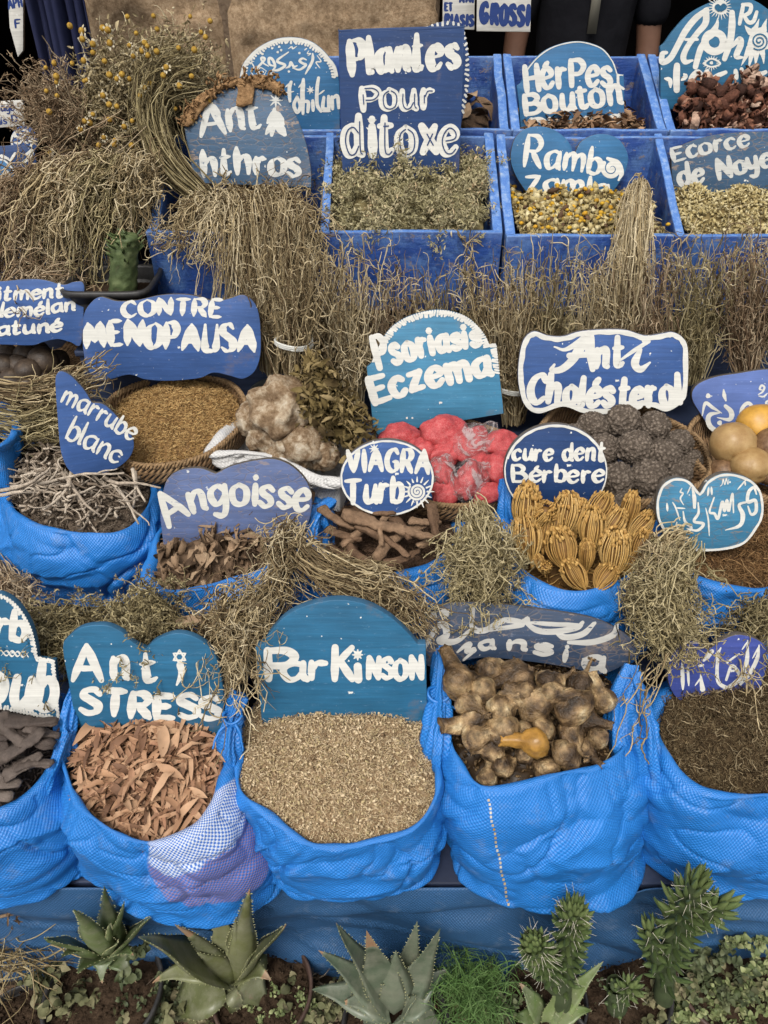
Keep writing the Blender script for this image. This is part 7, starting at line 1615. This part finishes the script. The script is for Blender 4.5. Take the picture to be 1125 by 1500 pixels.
M['cactus'] = m_var('cactus_green', [(.026, .045, .016), (.052, .080, .026), (.088, .125, .042), (.135, .17, .062)], .45, .4, 40, .3)
M['cactus_stem'] = m_var('cactus_stem', [(.035, .050, .022), (.060, .080, .036), (.10, .095, .055)], .6, .3, 30, .4)
M['spine'] = m_var('pale_spine', [(.50, .46, .36), (.62, .58, .48)], .6, .3, 60, .1)
def cactus(label, stems, cat='cactus', lw=.0042, dens=1.0, name='cactus'):
    """stems: (path [(px, py, z)], radius start, radius end, leaf length, leaf count)"""
    p0 = atY(*stems[0][0][0]); r = empty(name, p0 - [0, 0, .02], label, cat); ms, ml, mp = MB(), MB(), MB()
    for path, ra, rb, ll, nl in stems:
        C = catmull(np.array([atY(*q) for q in path]), False, 12); k = len(C); T = unit(np.gradient(C, axis=0))
        u = np.linspace(0, 1, k); tubes(ms, C, ra, rb, 14, .4, prof=1 + .05 * np.sin(u * 40)); v, tt = ico(2); ms.put(C[-1] + v * rb * .7 - T[-1] * rb * .4, T=tt, r=.5)
        n = int(nl * dens); q = np.linspace(.10, 1.0, n) ** .72; i = (q * (k - 1)).astype(int); a = np.arange(n) * 2.39996
        ref = np.array([0, -1, .3]); A = unit(ref - T[i] * (T[i] @ ref)[:, None]); B = np.cross(T[i], A)
        rad_ = np.cos(a)[:, None] * A + np.sin(a)[:, None] * B; rr = (ra + (rb - ra) * q)[:, None]
        b = C[i] + rad_ * rr * (.85 * (1 - .8 * q[:, None] ** 9)); L = ll * RS.uniform(.75, 1.15, n) * (.75 + .35 * q); d = unit(rad_ * (1.0 - .88 * q[:, None] ** 7) + T[i] * (.35 + 1.3 * q[:, None] ** 5)); w = np.linspace(0, 1, 7)[None, :, None]
        up = T[i] * .6 + np.array([0, 0, .5])
        P = b[:, None] + d[:, None] * (L[:, None, None] * w) + up[:, None] * (L[:, None, None] * .35 * w ** 2)
        tubes(ml, P, lw * RS.uniform(.85, 1.2, n), None, 7, np.clip(.35 + .5 * q + RS.randn(n) * .12, 0, 1), prof=[.55, .95, 1.05, 1, .82, .5, .06])
        n2 = n; bb = C[i] + rad_ * rr * .98; dd = unit(rad_ + RS.randn(n, 3) * .35); tubes(mp, np.stack([bb, bb + dd * RS.uniform(.012, .026, n)[:, None]], 1), .0005, .0002, 3, RS.rand(n))
    st = ms.build('stem', M['cactus_stem'], r); ml.build('awl_leaves', M['cactus'], r); mp.build('spines', M['spine'], r); return r
cactus('tall leafy cactus with two heads at the lower right', [([(972, 1462, .525), (978, 1400, .53), (996, 1345, .53), (1022, 1290, .525)], .017, .014, .036, 115), ([(1000, 1345, .53), (1030, 1338, .52), (1060, 1326, .515)], .012, .010, .026, 36), ([(968, 1430, .525), (958, 1390, .52), (950, 1360, .52)], .010, .008, .028, 30)])
cactus('fleshy cactus with upright tip and drooping lower leaves', [([(822, 1470, .51), (828, 1410, .52), (836, 1360, .52), (842, 1330, .52)], .017, .013, .026, 120), ([(815, 1440, .51), (795, 1405, .505), (780, 1380, .50)], .020, .018, .018, 120)])
cactus('small stubby cactus with a star of green tips in the black pot', [([(903, 1480, .515), (904, 1460, .515), (902, 1442, .515)], .019, .016, .010, 14), ([(912, 1455, .51), (928, 1444, .505)], .009, .008, .020, 26)])
# the thick scaly stem in the square pot at the left
sc = empty('potted_cactus', atY(180, 425, 1.56), 'thick green cactus stem rising from the black square pot', 'cactus'); mb = MB(); C = catmull([atY(180, 440, 1.56), atY(181, 400, 1.56), atY(183, 362, 1.56), atY(184, 342, 1.56)], False, 10)
k = len(C); u = np.linspace(0, 1, k); a = np.linspace(0, 2 * np.pi, 30, endpoint=False); R0 = .030 * (1 - .15 * u) * np.where(u > .9, np.sqrt(np.clip(1 - ((u - .9) / .1) ** 2, .02, 1)), 1)
bm = 1 + .09 * np.maximum(0, np.sin(a[None] * 4 + u[:, None] * 14) * np.sin(u[:, None] * 34 - a[None] * 3))
V = C[:, None] + (R0[:, None] * bm)[..., None] * np.stack([np.cos(a), np.sin(a), 0 * a], -1)[None]
mb.put(V.reshape(-1, 3), grid_faces(30, k, True), r=np.clip(.55 + 4 * (bm - 1) + .35 * noise(V, 60, 3, 2), 0, 1).ravel()); mb.put(C[-1:], r=.5); mb.build('stem', m_var('mottled_cactus', [(.10, .085, .045), (.060, .085, .032), (.085, .115, .045), (.14, .17, .075)], .6, .3, 30, .5, .6, 60), sc)
mb = MB(); n = 40; i = RS.randint(k // 2, k, n); a = RS.rand(n) * 6.283; b = C[i] + np.stack([np.cos(a), np.sin(a), 0 * a], -1) * R0[i][:, None]; d = np.stack([np.cos(a), np.sin(a), .8 + 0 * a], -1); w = np.linspace(0, 1, 6)[None, :, None]
tubes(mb, b[:, None] + unit(d)[:, None] * w * RS.uniform(.012, .022, n)[:, None, None], .0022, None, 6, RS.rand(n), prof=[.8, 1, 1, .8, .5, .1]); mb.build('small_leaves', M['cactus'], sc)

# feathery green plant
M['fennel'] = m_var('feathery_green', [(.045, .095, .022), (.075, .15, .035), (.11, .20, .055), (.15, .24, .08)], .6, .3, 60, .2)
mb = MB(); C0 = atZ(685, 1462, .11); n = 60; d = unit(np.stack([RS.randn(n), RS.randn(n), np.abs(RS.randn(n)) + .9], -1)); S0 = grow(C0 + RS.randn(n, 3) * .008, d, RS.uniform(.06, .12, n), 9, .08, .1, .05, .18); tubes(mb, S0, .0011, .0007, 4, RS.rand(n))
for q in range(22):
    j = RS.randint(4, 10, n); b = S0[np.arange(n), j]; tubes(mb, grow(b, RS.randn(n, 3) * .8 + [0, 0, .1], RS.uniform(.02, .048, n), 7, .08, .2, .16), .00062, .0004, 3, RS.rand(n))
tag(mb.build('feathery_plant', M['fennel']), 'soft feathery bright green plant between the aloe and the cactus', 'plant')
# small leafed weeds
M['weed'] = m_var('pale_weed_leaf', [(.075, .10, .035), (.13, .16, .060), (.20, .225, .095), (.27, .28, .13)], .6, .3, 80, .25)
M['weed_d'] = m_var('dull_weed_leaf', [(.045, .058, .026), (.075, .092, .040), (.12, .13, .065)], .6, .3, 80, .25)
OV = [leaf_proto(1, w, c, .3, .3, k) for k, (w, c) in enumerate(((.75, .15), (.6, -.15), (.85, .25)))]
def weed(label, pts, n, mat, L=(.04, .10), leaf=(.008, .018), spread=.02, name='small_weed', up=1.0, per=9):
    mb = MB()
    for x, y, z in pts:
        C = atZ(x, y, z); d = unit(RS.randn(n, 3) * .7 + [0, 0, up]); g = grow(C + RS.randn(n, 3) * [spread, spread, .004], d, RS.uniform(*L, n), 9, .15, .2, .0, .05); tubes(mb, g, .0011, .0006, 4, RS.rand(n) * .5)
        b = np.repeat(g[:, 2:].reshape(-1, 3), per // 3, 0); b = b + RS.randn(*b.shape) * .005; k = len(b); scatter(mb, OV, b, rotm(k, False, 1.3), RS.uniform(*leaf, k), RS.rand(k))
    return tag(mb.build(name, M[mat]), label, 'weed')
weed('pale green weed with small round leaves at the right edge', [(1112, 1380, .16), (1122, 1430, .14), (1106, 1478, .10), (1120, 1345, .2)], 5, 'weed', (.03, .07), (.007, .015), .012)
weed('pale leafy weed below the tall cactus', [(1040, 1482, .09), (1066, 1494, .08), (1000, 1485, .09)], 7, 'weed', (.02, .045), (.007, .014), .016)
weed('withered brown weed hanging over the right pot', [(1040, 1400, .13), (1020, 1420, .12)], 10, 'weed_d', (.04, .09), up=.5)
weed('grey leaved sprig standing between the two left aloes', [(196, 1385, .19), (198, 1430, .14), (194, 1360, .22)], 2, 'weed_d', (.03, .05), (.010, .02), .004, per=6)
weed('low green seedlings in front of the brown pot', [(400, 1490, .08), (430, 1478, .08), (415, 1500, .07)], 14, 'weed', (.02, .045), (.005, .010))
weed('dark tangled weed below the spotted aloe', [(185, 1490, .06), (225, 1480, .06), (245, 1455, .07), (160, 1500, .06)], 8, 'weed_d', (.02, .055), (.006, .013), .025)
weed('small dull weeds on the ground between the cactus pots', [(960, 1495, .05), (1010, 1500, .05), (870, 1500, .05), (720, 1480, .08)], 14, 'weed_d', (.02, .06), (.006, .014), .02)
M['weed_o'] = m_var('dusty_olive_leaf', [(.050, .052, .024), (.095, .098, .044), (.155, .15, .075), (.22, .19, .11)], .7, .2, 80, .3)
weed('dusty olive weeds crowding the corner between the two left aloes', [(95, 1470, .08), (130, 1492, .07), (60, 1440, .1), (210, 1498, .06), (270, 1480, .06), (300, 1495, .06)], 6, 'weed_o', (.03, .08), (.010, .024), .025, per=6)
weed('dusty weeds filling the gap beside the grey green aloe', [(445, 1475, .06), (460, 1500, .05), (480, 1495, .06), (690, 1500, .05), (720, 1440, .06)], 9, 'weed_o', (.03, .07), (.008, .02), .02, per=6)
weed('dusty sprigs round the foot of the tall cactus', [(985, 1440, .1), (1010, 1450, .09), (945, 1470, .09), (1055, 1440, .1), (1080, 1465, .1)], 4, 'weed_o', (.03, .08), (.008, .018), .015, per=6)
mb = MB(); n = 120; C0 = np.stack([atZ(RS.uniform(230, 760), RS.uniform(1395, 1480), .05) for _ in range(n)]); tubes(mb, grow(C0, RS.randn(n, 3) * [1, .6, .5] + [0, 0, .3], RS.uniform(.04, .11, n), 9, .14, .3, .0, .06), .0009, .0005, 3, RS.rand(n))
tag(mb.build('dead_stems', M['straw'] if 'straw' in M else M['twig']), 'thin dead stems sticking up between the aloes', 'stems', None, 'stuff')
# dry grass and a thorny twig in the left corner
M['straw'] = m_var('dry_straw', [(.10, .068, .032), (.20, .145, .070), (.31, .24, .125), (.40, .33, .19)], .75, .2, 60, .3)
mb = MB(); n = 260; C0 = np.stack([atZ(RS.uniform(-60, 60), RS.uniform(1340, 1420), RS.uniform(.10, .2)) for _ in range(n)]); d = unit(RS.randn(n, 3) * [1.2, .7, .3] + [.3, -.2, .1]); g = grow(C0, d, RS.uniform(.05, .16, n), 10, .10, .22, .02, .12); tubes(mb, g, RS.uniform(.001, .0024, n), .0006, 4, RS.rand(n), flat=.4)
tag(mb.build('dry_grass', M['straw']), 'clump of bent dry straw in the lower left corner', 'grass', None, 'stuff')
mb = MB(); p = catmull([atZ(-15, 1346, .28), atZ(50, 1332, .29), atZ(100, 1324, .29), atZ(150, 1312, .29)], False, 8); tubes(mb, p, .0030, .0022, 8, .6, cap=True)
for i in (5, 11, 17, 21): tubes(mb, np.stack([p[i], p[i] + np.array([.004 * (-1) ** i, -.006, .016 * (-1) ** i])]), .0014, .0003, 5, .6)
b = p[4]; scatter(mb, LEAVES, b + RS.randn(14, 3) * .010, rotm(14), RS.uniform(.014, .024, 14), RS.rand(14) * .5)
tag(mb.build('thorny_twig', M['bark']), 'thin brown thorny twig lying across the lower left sack', 'twig')
# dead leaves and litter on the ground
mb = MB(); n = 700; P = np.stack([RS.uniform(-.9, .9, n), RS.uniform(.30, .60, n), np.full(n, .014)], -1); scatter(mb, LEAVES, P, rotm(n, False, .5), RS.uniform(.012, .05, n), RS.rand(n)); n = 900; P = np.stack([RS.uniform(-.9, .9, n), RS.uniform(.30, .62, n), np.full(n, .012)], -1); scatter(mb, CHIPS, P, rotm(n), RS.uniform(.004, .016, n), RS.rand(n))
tag(mb.build('ground_litter', M['bark']), 'dead leaves and crumbs scattered on the dirt between the pots', 'litter', None, 'stuff')
# ------------------------------------------------------------------ the man standing in the dark doorway
t = NT('skin'); co = t.coord(); M['skin'] = t.out(t.ramp(t.noise(co, 18, 4), [(.3, (.12, .060, .038)), (.7, (.16, .082, .052))]), .55, .35)  # skin darkened: the doorway's shade is put into the colour
t = NT('shaded_shirt'); co = t.coord(); n1 = t.noise(co, 9, 4); t.bump(n1, .4, .02); M['shirt'] = t.out(t.ramp(n1, [(.3, (.005, .005, .007)), (.7, (.011, .011, .014))]), .9, .12)  # cloth darkened too, to carry the dim interior in its colour
t = NT('dark_trousers'); M['trousers'] = t.out((.02, .02, .026), .85, .15)
t = NT('black_hair'); M['hair'] = t.out((.010, .008, .007), .6, .3)
t = NT('pale_cloth'); M['pale'] = t.out((.16, .15, .12), .85, .1)
t = NT('eye'); M['eye'] = t.out((.03, .02, .015), .2, .5)
def skin_mesh(name, verts, edges, radii, mat, parent, root=0, sub=2):
    me = bpy.data.meshes.new(name); o = bpy.data.objects.new(name, me); COL.objects.link(o); o.parent = parent
    me.from_pydata(verts, edges, []); me.materials.append(mat)
    m = o.modifiers.new('skin', 'SKIN'); m.use_smooth_shade = True
    for i, sv in enumerate(me.skin_vertices[0].data):
        r = radii[i]; sv.radius = r if isinstance(r, tuple) else (r, r); sv.use_root = i == root
    s = o.modifiers.new('sub', 'SUBSURF'); s.levels = sub; s.render_levels = sub
    return o
PX, PY, PZ = float(atY(858, 20, 3.05)[0]), 3.05, .18
man = empty('person', (PX, PY, PZ), 'person in a dark short sleeved shirt standing in the dark doorway, arms hanging', 'person')
V = [(0, 0, .95), (0, .0, 1.10), (0, .01, 1.28), (0, .015, 1.42), (0, 0, 1.50), (0, -.01, 1.56), (0, -.02, 1.64), (0, -.005, 1.72)]
Rr = [(.15, .11), (.145, .10), (.165, .11), (.12, .085), (.052, .052), (.058, .062), (.072, .088), (.062, .075)]
E = [(i, i + 1) for i in range(7)]
for sx in (-1, 1):
    k = len(V); V += [(sx * .17, .01, 1.42), (sx * .215, .01, 1.28), (sx * .235, .0, 1.13), (sx * .235, -.04, .99), (sx * .232, -.07, .885), (sx * .230, -.085, .83)]
    Rr += [.060, .050, .042, .036, .027, (.016, .034)]; E += [(3, k)] + [(k + i, k + i + 1) for i in range(5)]
    for f, (dy, L) in enumerate(((-.030, .072), (-.010, .080), (.010, .075), (.028, .060))):
        q = len(V); V += [(sx * .229, -.088 + dy, .805), (sx * .222, -.094 + dy * 1.05, .805 - L * .5), (sx * .212, -.092 + dy, .805 - L)]; Rr += [.0095, .0085, .007]; E += [(k + 5, q), (q, q + 1), (q + 1, q + 2)]
    q = len(V); V += [(sx * .215, -.122, .845), (sx * .203, -.138, .815), (sx * .198, -.142, .788)]; Rr += [.011, .0095, .008]; E += [(k + 4, q), (q, q + 1), (q + 1, q + 2)]
    k = len(V); V += [(sx * .095, 0, .88), (sx * .105, -.01, .50), (sx * .11, .01, .10), (sx * .115, -.02, .045), (sx * .125, -.15, .03)]; Rr += [.088, .058, .040, .042, (.042, .026)]; E += [(0, k)] + [(k + i, k + i + 1) for i in range(4)]
skin_mesh('body', V, E, Rr, M['skin'], man)
Vs = [(0, 0, .92), (0, .0, 1.10), (0, .01, 1.28), (0, .012, 1.40), (0, .005, 1.455)]; Rs_ = [(.175, .128), (.168, .120), (.182, .125), (.14, .10), (.075, .07)]; Es = [(i, i + 1) for i in range(4)]
for sx in (-1, 1):
    k = len(Vs); Vs += [(sx * .17, .01, 1.415), (sx * .218, .01, 1.30), (sx * .238, .003, 1.19)]; Rs_ += [.074, .070, .066]; Es += [(3, k), (k, k + 1), (k + 1, k + 2)]
skin_mesh('shirt', Vs, Es, Rs_, M['shirt'], man)
Vt = [(0, 0, .97), (0, 0, .90)]; Rt = [(.17, .125), (.165, .125)]; Et = [(0, 1)]
for sx in (-1, 1):
    k = len(Vt); Vt += [(sx * .098, 0, .84), (sx * .106, -.008, .50), (sx * .112, .01, .09)]; Rt += [.100, .076, .066]; Et += [(1, k), (k, k + 1), (k + 1, k + 2)]
skin_mesh('trousers', Vt, Et, Rt, M['trousers'], man)
v, tt = ico(3); base = np.array([PX, PY, PZ])
h = v * [.083, .102, .085] + [0, .008, 1.715]; h = h[:, :]; hv = h + .004 * noise(h, 60, 3)[:, None]
hv[:, 2] = np.where(hv[:, 1] < -.035, np.maximum(hv[:, 2], 1.735), np.maximum(hv[:, 2], 1.60)); add('hair', hv + base, M['hair'], man, tris=tt)
for sx in (-1, 1):
    add('eye', v * .0115 + [sx * .031, -.098, 1.655] + base, M['eye'], man, tris=tt); add('ear', v * [.012, .022, .032] + [sx * .080, .0, 1.645] + base, M['skin'], man, tris=tt)
add('nose', v * [.014, .020, .024] + [0, -.108, 1.63] + base, M['skin'], man, tris=tt); add('mouth', v * [.024, .008, .007] + [0, -.098, 1.588] + base, M['hair'], man, tris=tt)
# pale undershirt strip at the open collar and front
V, Q = box_mesh(-.018, .012, -.1395, -.131, 1.20, 1.40); add('shirt_strip', V + base, M['pale'], man, quads=Q, smooth=False)
